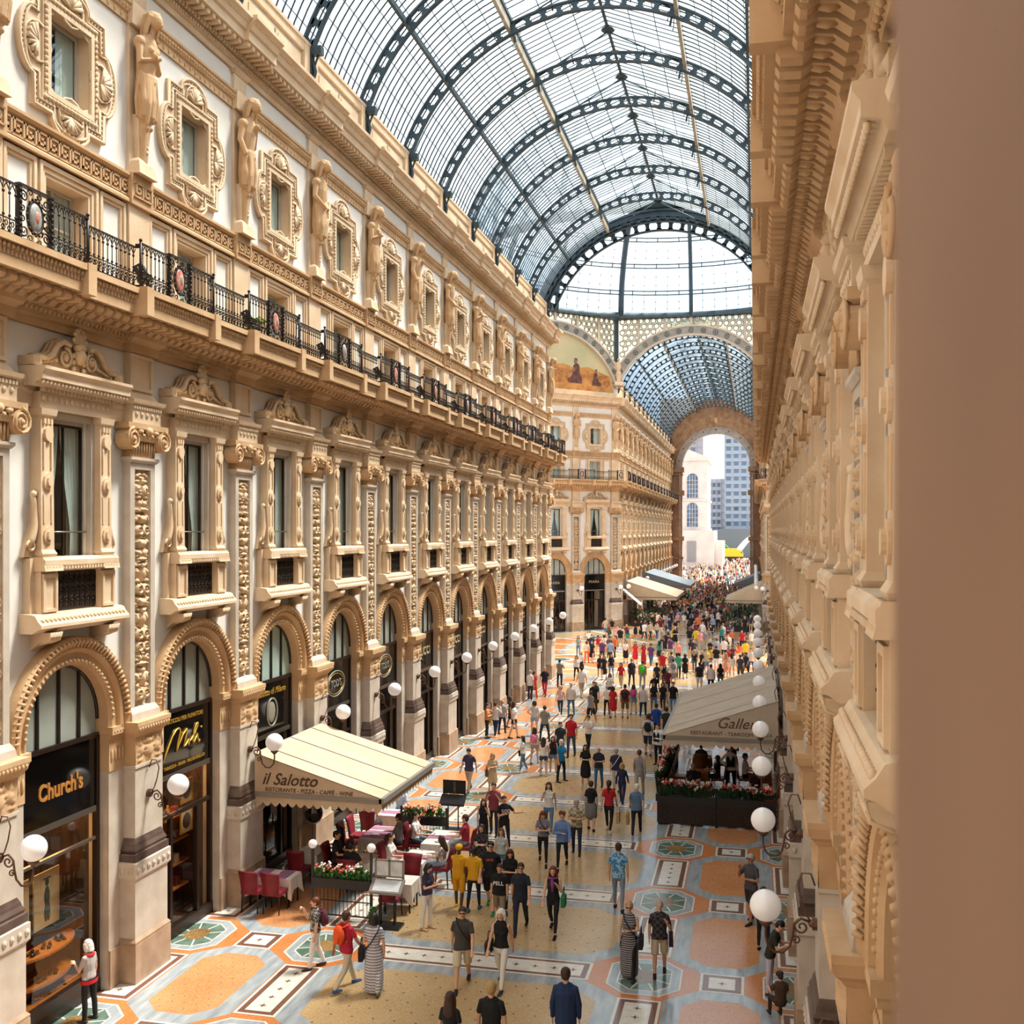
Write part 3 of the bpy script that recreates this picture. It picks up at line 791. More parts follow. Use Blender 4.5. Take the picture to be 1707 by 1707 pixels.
# ================================================================ figures: one continuous skin from lofted limbs
class Fig:
    def __init__(s): s.pr = []; s.eyes = []; s.lips = None
    def limb(s, tag, st, axis=(1,0,0)):
        # st: list of (centre, ra, rb); ra along axis, rb across
        s.pr.append((tag, [(Vector(c), a, b) for c,a,b in st], Vector(axis).normalized()))
    def cap(s, tag, a, ra, b, rb, axis=(1,0,0)): s.limb(tag, [(a,ra,ra),(b,rb,rb)], axis)
    def ell(s, tag, c, r):
        c=Vector(c); s.pr.append((tag, ('E', c, r), None))
def fig_mesh(fig, name, voxel, mats, n=12, smooth=3, cl_bias=None):
    mb = MB()
    for tagn, st, ax in fig.pr:
        if isinstance(st, tuple):
            mb.ball(st[1], st[2], 14)
            continue
        # loft with rounded ends
        o=len(mb.v); rings=[]
        d0=(st[1][0]-st[0][0]).normalized(); d1=(st[-1][0]-st[-2][0]).normalized()
        seq=[]
        c,a,b=st[0]; 
        for k in (0.0,0.55,0.85): 
            q=math.sqrt(max(0,1-(1-k)**2)); seq.append((c-d0*min(a,b)*(1-k)*1.0, a*max(q,.05), b*max(q,.05), d0))
        for i,(c,a,b) in enumerate(st):
            if i==0: t=d0
            elif i==len(st)-1: t=d1
            else: t=((st[i+1][0]-st[i][0]).normalized()+(st[i][0]-st[i-1][0]).normalized()).normalized()
            seq.append((c,a,b,t))
        c,a,b=st[-1]
        for k in (0.85,0.55,0.0):
            q=math.sqrt(max(0,1-(1-k)**2)); seq.append((c+d1*min(a,b)*(1-k)*1.0, a*max(q,.05), b*max(q,.05), d1))
        for c,a,b,t in seq:
            u=ax-t*ax.dot(t)
            if u.length<1e-4: u=Vector((0,1,0))-t*t.y
            u.normalize(); w=t.cross(u)
            for k in range(n):
                an=2*PI*k/n; mb.v.append(tuple(c+u*(a*math.cos(an))+w*(b*math.sin(an))))
        R=len(seq)
        for i in range(R-1):
            for k in range(n):
                mb.f.append((o+i*n+k,o+i*n+(k+1)%n,o+(i+1)*n+(k+1)%n,o+(i+1)*n+k)); mb.m.append(0); mb.sm.append(True)
        mb.f.append(tuple(o+k for k in range(n))[::-1]); mb.f.append(tuple(o+(R-1)*n+k for k in range(n)))
        mb.m+= [0,0]; mb.sm+=[True,True]
    me=mb.mesh(name+'_src',[]); ob=bpy.data.objects.new('tmp',me); C.objects.link(ob)
    md=ob.modifiers.new('r','REMESH'); md.mode='VOXEL'; md.voxel_size=voxel; md.adaptivity=0
    ms=ob.modifiers.new('s','SMOOTH'); ms.iterations=smooth; ms.factor=0.5
    dg=bpy.context.evaluated_depsgraph_get(); ev=ob.evaluated_get(dg)
    out=bpy.data.meshes.new_from_object(ev); bpy.data.objects.remove(ob); bpy.data.meshes.remove(me)
    out.name=name
    nf=len(out.polygons); cen=np.empty(nf*3); out.polygons.foreach_get('center',cen); cen=cen.reshape(-1,3)
    best=np.full(nf,1e9); cls=np.zeros(nf,int)
    for tagn, st, ax in fig.pr:
        bias=0.0
        if isinstance(st,tuple):
            c=np.array(st[1]); r=np.array(st[2] if isinstance(st[2],(tuple,list)) else [st[2]]*3)
            d=(np.sqrt((((cen-c)/r)**2).sum(1))-1)*r.min()
        else:
            d=np.full(nf,1e9); axn=np.array(ax)
            for (c0,a0,b0),(c1,a1,b1) in zip(st,st[1:]):
                p0=np.array(c0); v=np.array(c1)-p0; L=np.dot(v,v)+1e-12
                t=np.clip(((cen-p0)@v)/L,0,1)[:,None]; q=cen-(p0+t*v)
                tn=v/math.sqrt(L); u=axn-tn*np.dot(axn,tn); u/= (np.linalg.norm(u)+1e-9); w=np.cross(tn,u)
                A=a0+(a1-a0)*t[:,0]; B=b0+(b1-b0)*t[:,0]; M=np.minimum(A,B)
                dd=(np.sqrt((q@u/A)**2+(q@w/B)**2+(q@tn/M)**2)-1)*M
                d=np.minimum(d,dd)
        k=d<best; best[k]=d[k]; cls[k]=tagn
    hz=getattr(fig,'hem',None)
    if hz:
        k=((cls==1)|(cls==2))&(np.abs(cen[:,0])<.185)&(np.abs(cen[:,2]-hz)<.16)&(np.abs(cen[:,1])<.2)
        cls[k]=np.where(cen[k][:,2]>hz,1,2)
    for e in fig.eyes:
        cls[(np.linalg.norm(cen-np.array(e),axis=1)<.0125)]=5
    if fig.lips is not None:
        q=cen-np.array(fig.lips); cls[(np.abs(q[:,0])<.024)&(np.abs(q[:,2])<.008)&(np.abs(q[:,1])<.03)]=6
    out.materials.clear()
    for m in mats: out.materials.append(m)
    out.polygons.foreach_set('material_index',cls.astype(np.int32)); out.polygons.foreach_set('use_smooth',[True]*nf)
    out.update(); return out

ARMS={'down':((.16,.0,-1),(.02,-.16,-1)),'swingf':((.14,-.38,-.95),(.02,-.62,-.85)),'swingb':((.14,.42,-.92),(.06,.12,-1)),
 'phone':((.16,-.25,-.95),(-.45,-.85,.35)),'raise':((.35,-.85,-.35),(-.45,-.55,.75)),'fold':((.2,-.15,-1),(-1,-.62,.12)),
 'hip':((.62,.12,-.75),(-.72,-.25,-.62)),'out':((.55,-.35,-.75),(.85,-.5,.08)),'face':((.22,-.55,-.8),(-.38,-.35,1)),
 'table':((.15,-.45,-.88),(-.15,-1,.02)),'strap':((.22,-.2,-.95),(-.35,-.55,.85)),'back':((.2,.25,-.95),(-.7,.35,-.3)),
 'reach':((.2,-.9,-.45),(0,-1,-.15)),'hug':((.75,.05,-.45),(.9,-.15,.35))}
def V(*a): return Vector(a)
def figure(pose, garm, sex, hires=True):
    """0 skin 1 top 2 bottom 3 shoe 4 hair 5 eye 6 lips.  faces -Y, stands on z=0"""
    f=Fig(); w=1.0 if sex=='m' else .88
    legs=pose.get('legs','stand'); tw=pose.get('tilt',0)
    sit=legs=='sit'
    hipz=.93
    j={}
    def leg(sx,th,kn,out=.03):
        th=math.radians(th); kn=math.radians(kn)
        hip=V(sx*.092,0,hipz); d=V(sx*out,-math.sin(th),-math.cos(th)).normalized(); knee=hip+d*.43
        a=th-kn; d2=V(sx*out*.4,-math.sin(a),-math.cos(a)).normalized(); ank=knee+d2*.42
        return hip,knee,ank,a
    L={'stand':((2,3,.05),(-2,2,.06)),'walk1':((24,8,.01),(-15,22,.01)),'walk2':((-15,22,.01),(24,8,.01)),'apart':((0,2,.2),(0,2,.2)),
       'sit':((84,86,.08),(80,84,.1)),'step1':((13,6,.02),(-9,10,.03)),'step2':((-9,10,.03),(13,6,.02)),'kneel':((95,100,.1),(95,100,.12))}[legs]
    Ls=[leg(1,*L[0]),leg(-1,*L[1])]
    low=min(l[2].z for l in Ls)-.085
    off=V(0,0,-low)
    bare=garm in('shorts','dress','skirt')
    for hip,knee,ank,a in Ls:
        hip=hip+off; knee=knee+off; ank=ank+off
        mid=hip.lerp(knee,.55); calf=knee.lerp(ank,.3)+V(0,.012,0)
        if garm in('pants','jacket','long'):
            g=1.0 if garm!='tight' else .9
            f.limb(2,[(hip,.088*w+.004,.095*w),(mid,.074,.076),(knee,.058,.060),(calf,.056,.058),(ank+V(0,0,.02),.047,.052)])
            f.cap(0,ank+V(0,0,.03),.036,ank,.036)
        elif garm=='tight':
            f.limb(2,[(hip,.082*w,.088*w),(mid,.068,.070),(knee,.050,.052),(calf,.051,.054),(ank+V(0,0,.06),.036,.038)])
            f.cap(0,ank+V(0,0,.06),.033,ank,.035)
        else:
            f.limb(0,[(hip,.08*w,.085*w),(mid,.064,.067),(knee,.048,.05),(calf,.049,.054),(ank,.034,.036)])
            if garm=='shorts':
                e=hip.lerp(knee,.9 if sex=='m' else .38); f.limb(2,[(hip,.092*w,.1*w),(e,.086 if sex=='m' else .09,.09)])
        # foot
        fd=V(0,-1,-.12) if not sit else V(0,-1,0)
        if ank.z>.14: fd=V(0,-.8,-.6)
        fd.normalize(); heel=ank+V(0,.035,-.045); toe=heel+fd*.20
        f.limb(3,[(heel,.038,.036),(heel+fd*.1,.042,.034),(toe,.04,.024)])
        f.cap(3,ank+V(0,0,-.01),.038,heel,.038)
    B=off.z+hipz-.93
    lean=pose.get('lean',0.0)
    def T(x,y,z):
        return V(x, y-lean*max(0,z-.95), z)+V(0,0,B)
    # pelvis
    f.limb(2 if garm!='dress' else 1,[(T(0,.0,.86),.145*w+.012,.105),(T(0,.005,.95),.155*w+.012 if sex=='m' else .17,.112),(T(0,0,1.04),.145*w,.1)])
    if not sit and garm in('pants','tight','shorts'): f.hem=B+(.86 if sex=='m' else .93); f.limb(1,[(T(0,0,.90 if sex=='m' else .97),.168*w+(.006 if sex=='m' else .012),.128),(T(0,0,1.06),.15*w+.008,.115)])
    f.limb(1,[(T(0,0,.93),.158*w+ (.006 if sex=='m' else .02),.118),(T(0,0,1.08),(.15 if sex=='m' else .132)*w+.008,.11),(T(0,-.005,1.26),.172*w+.006,.122),(T(0,0,1.38),.178*w,.105),(T(0,.005,1.44),.13*w,.075)])
    if sex=='f':
        for sx in(-1,1): f.ell(1,T(sx*.065,-.085,1.25),(.062,.055,.06))
    if garm=='jacket': f.limb(1,[(T(0,.0,.80),.185,.14),(T(0,0,1.05),.172,.13),(T(0,0,1.3),.19,.13)])
    if garm in('dress','skirt','long'):
        zt={'dress':.50,'skirt':.52,'long':.14}[garm]; t=1 if garm=='dress' else (2 if garm=='skirt' else 1)
        z0=1.0
        f.limb(t,[(T(0,0,z0),.15,.11),(T(0,0,.86),.185,.14),(V(0,0,zt+.25),.20,.16),(V(0,0,zt),.21 if garm!='long' else .19,.17)])
    if garm=='long':
        pass
    # neck, head
    yaw=pose.get('yaw',0); dn=pose.get('down',0)
    hc=T(0,-.015-.03*dn,1.635-.015*dn); nb=T(0,.01,1.43)
    f.cap(0,nb,.058*w,hc+V(0,.02,-.08),.052*w)
    HM=Matrix.Translation(hc)@Matrix.Rotation(math.radians(yaw),4,'Z')@Matrix.Rotation(math.radians(22*dn),4,'X')
    def h(x,y,z): return HM@V(x,y,z)
    f.ell(0,hc,(.076,.092,.10)); 
    f.limb(0,[(h(0,.01,-.02),.07,.078),(h(0,-.03,-.075),.05,.05),(h(0,-.055,-.098),.028,.026)])
    if hires:
        f.limb(0,[(h(0,-.085,.015),.009,.010),(h(0,-.108,-.025),.014,.012)])
        for sx in(-1,1): f.limb(0,[(h(sx*.078,.01,.02),.008,.02),(h(sx*.077,.012,-.03),.007,.014)],(1,0,0))
        f.eyes=[h(.031,-.086,.012),h(-.031,-.086,.012)]; f.lips=h(0,-.085,-.062)
    # arms
    sl=pose.get('sleeve','short')
    for sx,key in((1,pose.get('L','down')),(-1,pose.get('R','down'))):
        u,g=ARMS[key]; sh=T(sx*.172*w,0,1.395)
        u=V(u[0]*sx,u[1],u[2]).normalized(); g=V(g[0]*sx,g[1],g[2]).normalized()
        el=sh+u*.285; wr=el+g*.245
        s0=sh if sl=='none' else sh.lerp(el,.4)
        f.limb(0,[(s0,.046*w,.048*w),(el,.037*w,.038*w),(el.lerp(wr,.35),.037*w,.036*w),(wr,.024,.026)])
        if sl!='none': f.limb(1,[(T(sx*.12*w,0,1.405),.05,.055),(sh+V(-sx*.008,0,-.006),.054*w,.058*w),(sh.lerp(el,.6 if sl=='short' else 1),.052*w,.054*w)])
        if sl=='long': f.limb(1,[(el,.05*w,.05*w),(wr,.036,.038)])
        # hand
        side=g.cross(V(0,0,1)) if abs(g.z)<.9 else V(0,1,0)
        side=(side-g*side.dot(g)).normalized(); nrm=g.cross(side).normalized()
        pm=wr+g*.05
        f.limb(0,[(wr,.026,.02),(pm,.038,.016),(wr+g*.085,.038,.014)],side)
        if hires:
            cu=nrm*(.35 if nrm.dot(V(-sx,0,0))>0 else -.35)
            for i,(o_,ln) in enumerate(((-.03,.062),(-.01,.075),(.01,.07),(.03,.052))):
                b0=wr+g*.085+side*o_; m1=b0+(g+side*o_*2).normalized()*ln*.5; e1=m1+(g*.8+cu).normalized()*ln*.5
                f.limb(0,[(b0,.0092,.0092),(m1,.0088,.0088),(e1,.0075,.0075)])
            tb=wr+g*.03+side*-.028; f.limb(0,[(tb,.012,.012),(tb+(g*.7-side).normalized()*.035,.0105,.0105),(tb+(g*.9-side*.55+cu*.4).normalized()*.065,.009,.009)])
    return f,HM

def hair_fig(style):
    f=Fig()
    f.ell(4,(0,.018,.028),(.087,.1,.098))
    f.ell(4,(0,.045,-.015),(.078,.075,.085))
    if style=='bob':
        for sx in(-1,1): f.limb(4,[((sx*.075,.0,.03),.028,.05),((sx*.088,.01,-.06),.026,.055),((sx*.08,.01,-.12),.02,.045)])
        f.limb(4,[((0,.07,0),.08,.04),((0,.075,-.12),.075,.035)])
    elif style=='long':
        for sx in(-1,1): f.limb(4,[((sx*.07,.0,.03),.026,.045),((sx*.085,.01,-.08),.026,.05),((sx*.09,.03,-.2),.03,.04),((sx*.07,.06,-.3),.02,.025)])
        f.limb(4,[((0,.07,0),.08,.04),((0,.085,-.12),.09,.035),((0,.1,-.25),.1,.035),((0,.1,-.36),.06,.02)])
    elif style=='tail':
        f.limb(4,[((0,.1,.05),.03,.03),((0,.15,.03),.032,.032),((0,.16,-.08),.04,.035),((0,.15,-.22),.03,.025),((0,.13,-.3),.012,.012)])
    elif style=='bun':
        f.ell(4,(0,.1,.07),(.045,.045,.04))
    elif style=='curly':
        rr=random.Random(3)
        for i in range(26):
            a=rr.uniform(0,2*PI); e=rr.uniform(-.2,1.2); x=math.cos(a)*math.cos(e)*.09; y=.02+math.sin(a)*math.cos(e)*.1
            if y<-.05 and e<.6: continue
            f.ell(4,(x,y,.03+.095*math.sin(e)),(.028,.028,.028))
    return f
def cap_fig():
    f=Fig(); f.ell(4,(0,.012,.045),(.092,.105,.085)); return f

SKIN=[mat('fair_skin','#e0ab8a',.55),mat('tanned_skin','#b9805c',.55),mat('dark_skin','#5a3a29',.5)]
EYE=mat('dark_eye','#20140f',.3); LIPS=mat('lips','#a85850',.5)
PAL={}
def cloth(hexc,rough=.85):
    if hexc not in PAL: PAL[hexc]=mat('fabric_'+hexc.strip('#'),hexc,rough)
    return PAL[hexc]
def pattern_cloth(name,c1,c2,kind,scale):
    m,nt,N,L=new_mat(name); out=N.new('ShaderNodeOutputMaterial'); b=N.new('ShaderNodeBsdfPrincipled'); L.new(b.outputs[0],out.inputs[0]); b.inputs['Roughness'].default_value=.85
    tc=N.new('ShaderNodeTexCoord'); r=N.new('ShaderNodeValToRGB'); r.color_ramp.interpolation='CONSTANT'
    r.color_ramp.elements[0].color=srgb(c1)+(1,); r.color_ramp.elements[1].color=srgb(c2)+(1,); r.color_ramp.elements[1].position=.5
    if kind=='stripe':
        w=N.new('ShaderNodeTexWave'); w.bands_direction='Z'; w.inputs['Scale'].default_value=scale; L.new(tc.outputs['Object'],w.inputs[0]); L.new(w.outputs['Fac'],r.inputs[0])
    elif kind=='vstripe':
        w=N.new('ShaderNodeTexWave'); w.bands_direction='X'; w.inputs['Scale'].default_value=scale; L.new(tc.outputs['Object'],w.inputs[0]); L.new(w.outputs['Fac'],r.inputs[0])
    elif kind=='check':
        w=N.new('ShaderNodeTexChecker'); w.inputs['Scale'].default_value=scale; L.new(tc.outputs['Object'],w.inputs[0]); L.new(w.outputs['Fac'],r.inputs[0])
    else:
        w=N.new('ShaderNodeTexNoise'); w.inputs['Scale'].default_value=scale; L.new(tc.outputs['Object'],w.inputs[0]); L.new(w.outputs['Fac'],r.inputs[0])
    L.new(r.outputs[0],b.inputs[0]); PAL[name]=m; return m
pattern_cloth('striped_grey_cloth','#8d8791','#dcd6dc','stripe',5.2)
pattern_cloth('striped_dark_cloth','#2b2730','#a9a2a4','stripe',6.5)
pattern_cloth('striped_navy_cloth','#2a2c3a','#dcdcdc','stripe',5)
pattern_cloth('plaid_beige_cloth','#8f8468','#cfc6a8','check',11)
pattern_cloth('plaid_dark_cloth','#1d1a1c','#4b4448','check',13)
pattern_cloth('floral_blue_cloth','#3f86c0','#a9cdd8','noise',16)
pattern_cloth('floral_white_cloth','#e6ded6','#a58f86','noise',18)
pattern_cloth('speckled_grey_cloth','#3a3a38','#a8a49a','noise',26)
pattern_cloth('pleat_grey_cloth','#33332f','#a39f96','vstripe',9)
HAIRC={'brown':cloth('#3d2417',.6),'black':cloth('#15100e',.55),'blond':cloth('#b08d5a',.6),'grey':cloth('#a9a29b',.6),'white':cloth('#e2dcd2',.6),'auburn':cloth('#6b3018',.6),'bald':cloth('#9a6a4c',.5)}
LENS=mat('dark_sunglass_lens','#0c0b0b',.1)

_BODY={}; _HAIR={}
def body_mesh(pose,garm,sex,hires):
    key=(tuple(sorted(pose.items())),garm,sex,hires)
    if key not in _BODY:
        f,HM=figure(pose,garm,sex,hires)
        _BODY[key]=(fig_mesh(f,'body',.0085 if hires else .016,[SKIN[0],PAL['#222222'] if '#222222' in PAL else cloth('#222222'),cloth('#222222'),cloth('#222222'),HAIRC['brown'],EYE,LIPS],10,2),HM)
    return _BODY[key]
def hair_mesh(style,hires):
    k=(style,hires)
    if k not in _HAIR: _HAIR[k]=fig_mesh(cap_fig() if style=='cap' else hair_fig(style),'hair',.009 if hires else .018,[HAIRC['brown']]*5,10,2)
    return _HAIR[k]
PEOPLE=[]
GLASSES=None
def person(x,y,face,top,bottom,shoe='#2b2522',skin=0,hair=('brown','short'),garm='pants',sex='m',pose=None,h=1.75,label='',group=None,hires=True,z=0.0,cap=None,glasses=False):
    """face: heading in degrees, 0 = looks towards the camera end (-Y)"""
    pose=pose or {}
    me,HM=body_mesh(pose,garm,sex,hires)
    o=bpy.data.objects.new('person',me); C.objects.link(o)
    s=h/1.75; o.scale=(s*1.07,s*1.05,s); o.location=(x,y,z); o.rotation_euler=(0,0,math.radians(face))
    T=PAL.get(top) or cloth(top); Bm=PAL.get(bottom) or cloth(bottom)
    ms=[SKIN[skin],T,Bm,cloth(shoe),None,None,None]
    for i,m in enumerate(ms):
        if m: o.material_slots[i].link='OBJECT'; o.material_slots[i].material=m
    tag(o,label,'person',group)
    PEOPLE.append(o)
    if hair and hair[1]!='none':
        hm=bpy.data.objects.new('hair',hair_mesh(hair[1],hires)); C.objects.link(hm); hm.parent=o; hm.matrix_local=HM
        hm.material_slots[4].link='OBJECT'; hm.material_slots[4].material=HAIRC[hair[0]]
    if cap:
        cm=bpy.data.objects.new('cap',hair_mesh('cap',hires)); C.objects.link(cm); cm.parent=o; cm.matrix_local=HM@Matrix.Scale(1.06,4)
        cm.material_slots[4].link='OBJECT'; cm.material_slots[4].material=cloth(cap)
    if glasses:
        global GLASSES
        if GLASSES is None:
            mb=MB()
            for sx in(-1,1): mb.ball((sx*.032,-.097,.012),(.026,.012,.019),10); mb.box(*sorted((sx*.058,sx*.066)),-.09,.02,.014,.02)
            mb.box(-.012,.012,-.108,-.1,.014,.02); GLASSES=mb.mesh('sunglasses',[LENS])
        g=bpy.data.objects.new('sunglasses',GLASSES); C.objects.link(g); g.parent=o; g.matrix_local=HM
    return o,HM

# ---------------------------------------------------------------- caryatid statues
def make_statue(v):
    f=Fig()
    # local: x along the wall, +y outward. figure leans forward over a tapering herm
    def T(x,y,z): return V(x,y,z)
    f.limb(0,[(T(0,.2,18.0),.12,.1),(T(0,.2,18.3),.14,.12),(T(0,.22,19.0),.2,.16)])
    f.limb(0,[(T(0,.26,18.98),.26,.19),(T(0,.26,19.35),.29,.22),(T(0,.25,19.75),.25,.2),(T(0,.26,19.95),.23,.19),(T(0,.3,20.35),.29,.21),(T(0,.32,20.62),.31,.18),(T(0,.33,20.72),.16,.13)])
    rr=random.Random(v)
    for i in range(16):     # drapery folds
        a=PI*(i+.5)/16; b=a+rr.uniform(-.35,.35)
        f.limb(0,[(T(.27*math.cos(a),.26+.21*math.sin(a),19.85),.03,.03),(T(.31*math.cos(b),.26+.23*math.sin(b),19.3),.04,.04),(T(.28*math.cos(b),.26+.2*math.sin(b),18.95),.03,.03)])
    f.limb(0,[(T(-.26,.3,19.85),.05,.05),(T(0,.48,19.72),.06,.05),(T(.26,.3,19.9),.05,.05)])
    f.limb(0,[(T(.12,.44,19.7),.05,.05),(T(.16,.46,19.2),.06,.05),(T(.14,.4,18.8),.04,.04)])
    for sx in(-1,1): f.limb(0,[(T(sx*.3,.3,20.52),.12,.12),(T(sx*.16,.32,20.66),.11,.11),(T(0,.35,20.76),.1,.1)])
    f.cap(0,T(0,.36,20.7),.09,T(0,.46,20.98),.08)
    f.ell(0,T(0,.52,21.08),(.15,.17,.19)); f.limb(0,[(T(0,.62,21.02),.02,.02),(T(0,.68,20.98),.025,.03)])
    f.ell(0,T(0,.45,21.17),(.175,.19,.16)); f.limb(0,[(T(-.15,.5,21.14),.05,.05),(T(0,.6,21.24),.05,.05),(T(.15,.5,21.14),.05,.05)])
    for sx in(-1,1):
        f.limb(0,[(T(sx*.14,.48,21.15),.06,.07),(T(sx*.18,.42,20.98),.06,.07),(T(sx*.2,.38,20.78),.05,.06)]); f.limb(0,[(T(sx*.07,.32,21.2),.07,.07),(T(sx*.1,.27,20.95),.07,.06),(T(sx*.12,.25,20.7),.06,.05)])
    for sx in(-1,1):
        if v==1 : f.ell(0,T(sx*.1,.46,20.42),(.09,.09,.09))
        sh=T(sx*.29,.3,20.55); f.ell(0,sh,(.13,.14,.14))
        if v==0: el=T(sx*.38,.3,20.1); ha=T(sx*.1,.52,19.8)
        elif v==1: el=T(sx*.36,.36,20.1); ha=T(-sx*.08,.56,20.3)
        else: el=T(sx*.38,.28,20.12); ha=(T(sx*.34,.42,19.75) if sx>0 else T(.02,.58,20.55))
        f.limb(0,[(sh,.1,.1),(el,.08,.08),(ha,.055,.06)]); f.ell(0,ha,(.06,.06,.06))
    f.limb(0,[(T(.07,.26,18.9),.06,.06),(T(.08,.33,18.72),.07,.07)]); f.limb(0,[(T(-.07,.26,18.9),.06,.06),(T(-.08,.33,18.75),.07,.07)])
    me=fig_mesh(f,'statue_figure',.017,[STONE2],12,1)
    r=bpy.data.objects.new('caryatid_statue',me); C.objects.link(r)
    m=MB(); m.stack([(17.66,.36,.36),(17.72,.34,.34),(17.95,.30,.3),(18.0,.27,.27),(18.04,.2,.22)]); m.stack([(18.04,.15,.2),(19.0,.22,.24)],y0=.06)
    for i in range(6): m.ball((0,.3,18.2+.11*i),(.05,.04,.05),5)
    m.build('herm_pedestal',[STONE],r)
    proto_done(r); return r
# ================================================================ floor
def octp(cx,cy,hx,hy,c,cy2=None):
    d=cy2 or c
    return [(cx-hx,cy-hy+d),(cx-hx+c,cy-hy),(cx+hx-c,cy-hy),(cx+hx,cy-hy+d),(cx+hx,cy+hy-d),(cx+hx-c,cy+hy),(cx-hx+c,cy+hy),(cx-hx,cy+hy-d)]
FM=[F_ORANGE,F_GREY,F_WHITE,F_BROWN,F_OCHRE,F_PANEL,F_GREEN,F_MOSAIC,F_DOT]
def floor_unit(mb, yc):
    """one bay of the pavement: cross strip centred on yc, panels centred on yc+P/2, x relative to the hall centre"""
    def poly(pts,lv,mi): mb.add([(x,y,.0012*lv) for x,y in pts],[tuple(range(len(pts)))],mi)
    def rect(cx,cy,hx,hy,lv,mi): poly([(cx-hx,cy-hy),(cx+hx,cy-hy),(cx+hx,cy+hy),(cx-hx,cy+hy)],lv,mi)
    def star(cx,cy,r):
        p=[]
        for i in range(8):
            a=PI/4*i; q=r if i%2==0 else r*.32; p.append((cx+q*math.cos(a),cy+q*math.sin(a)))
        poly(p,7,3)
    yp=yc+P/2
    poly([(-7.8,yc-P/2),(7.8,yc-P/2),(7.8,yc+P/2),(-7.8,yc+P/2)],0,0)
    poly(octp(0,yp,3.32,1.93,.85,.7),1,1); poly(octp(0,yp,2.9,1.5,.7,.55),2,4)
    for sx in(-1,1):
        cx=sx*5.43
        poly(octp(cx,yp,1.17,1.95,.72,.65),1,1); poly(octp(cx,yp,.79,1.52,.42,.42),2,5)
        for dx in(3.77,7.09):
            c=sx*dx
            poly(octp(c,yc,.8,.95,.42),3,2); poly(octp(c,yc,.76,.91,.4),3.4,1); poly(octp(c,yc,.58,.72,.3),4,2); poly(octp(c,yc,.55,.69,.29),4.5,6)
            for i in range(8):
                a=PI/8+PI/4*i; dx_,dy_=math.cos(a),math.sin(a); n=(-dy_*.018,dx_*.018)
                poly([(c+n[0],yc+n[1]),(c-n[0],yc-n[1]),(c+dx_*.62-n[0],yc+dy_*.72-n[1]),(c+dx_*.62+n[0],yc+dy_*.72+n[1])],5,2)
            poly(octp(c,yc,.27,.33,.13),6,7)
            rect(c,yp,.46,1.23,3,2); rect(c,yp,.40,1.17,4,3); rect(c,yp,.28,1.05,5,2)
            for k in range(-2,3): star(c,yp+.4*k,.10)
        rect(cx,yc,.47,.47,3,2); rect(cx,yc,.41,.41,4,3); rect(cx,yc,.28,.28,5,2); star(cx,yc,.11)
    rect(0,yc,2.57,.47,3,2); rect(0,yc,2.5,.40,4,3); rect(0,yc,2.38,.30,5,2)
    for k in range(-5,6): star(.435*k,yc,.10)
    # small dark studs
    for i in range(-6,7):
        for k in range(-3,4):
            x=.45*i+(.22 if k%2 else 0); y=yp+.42*k
            if abs(x)<2.6: rect(x,y,.022,.022,3,8)
    for sx in(-1,1):
        for i in range(-2,3):
            for k in range(-5,6):
                x=.28*i+(.14 if k%2 else 0); y=.26*k
                if abs(x)<.66 and abs(y)<1.4: rect(sx*5.43+x,yp+y,.014,.014,3,8)
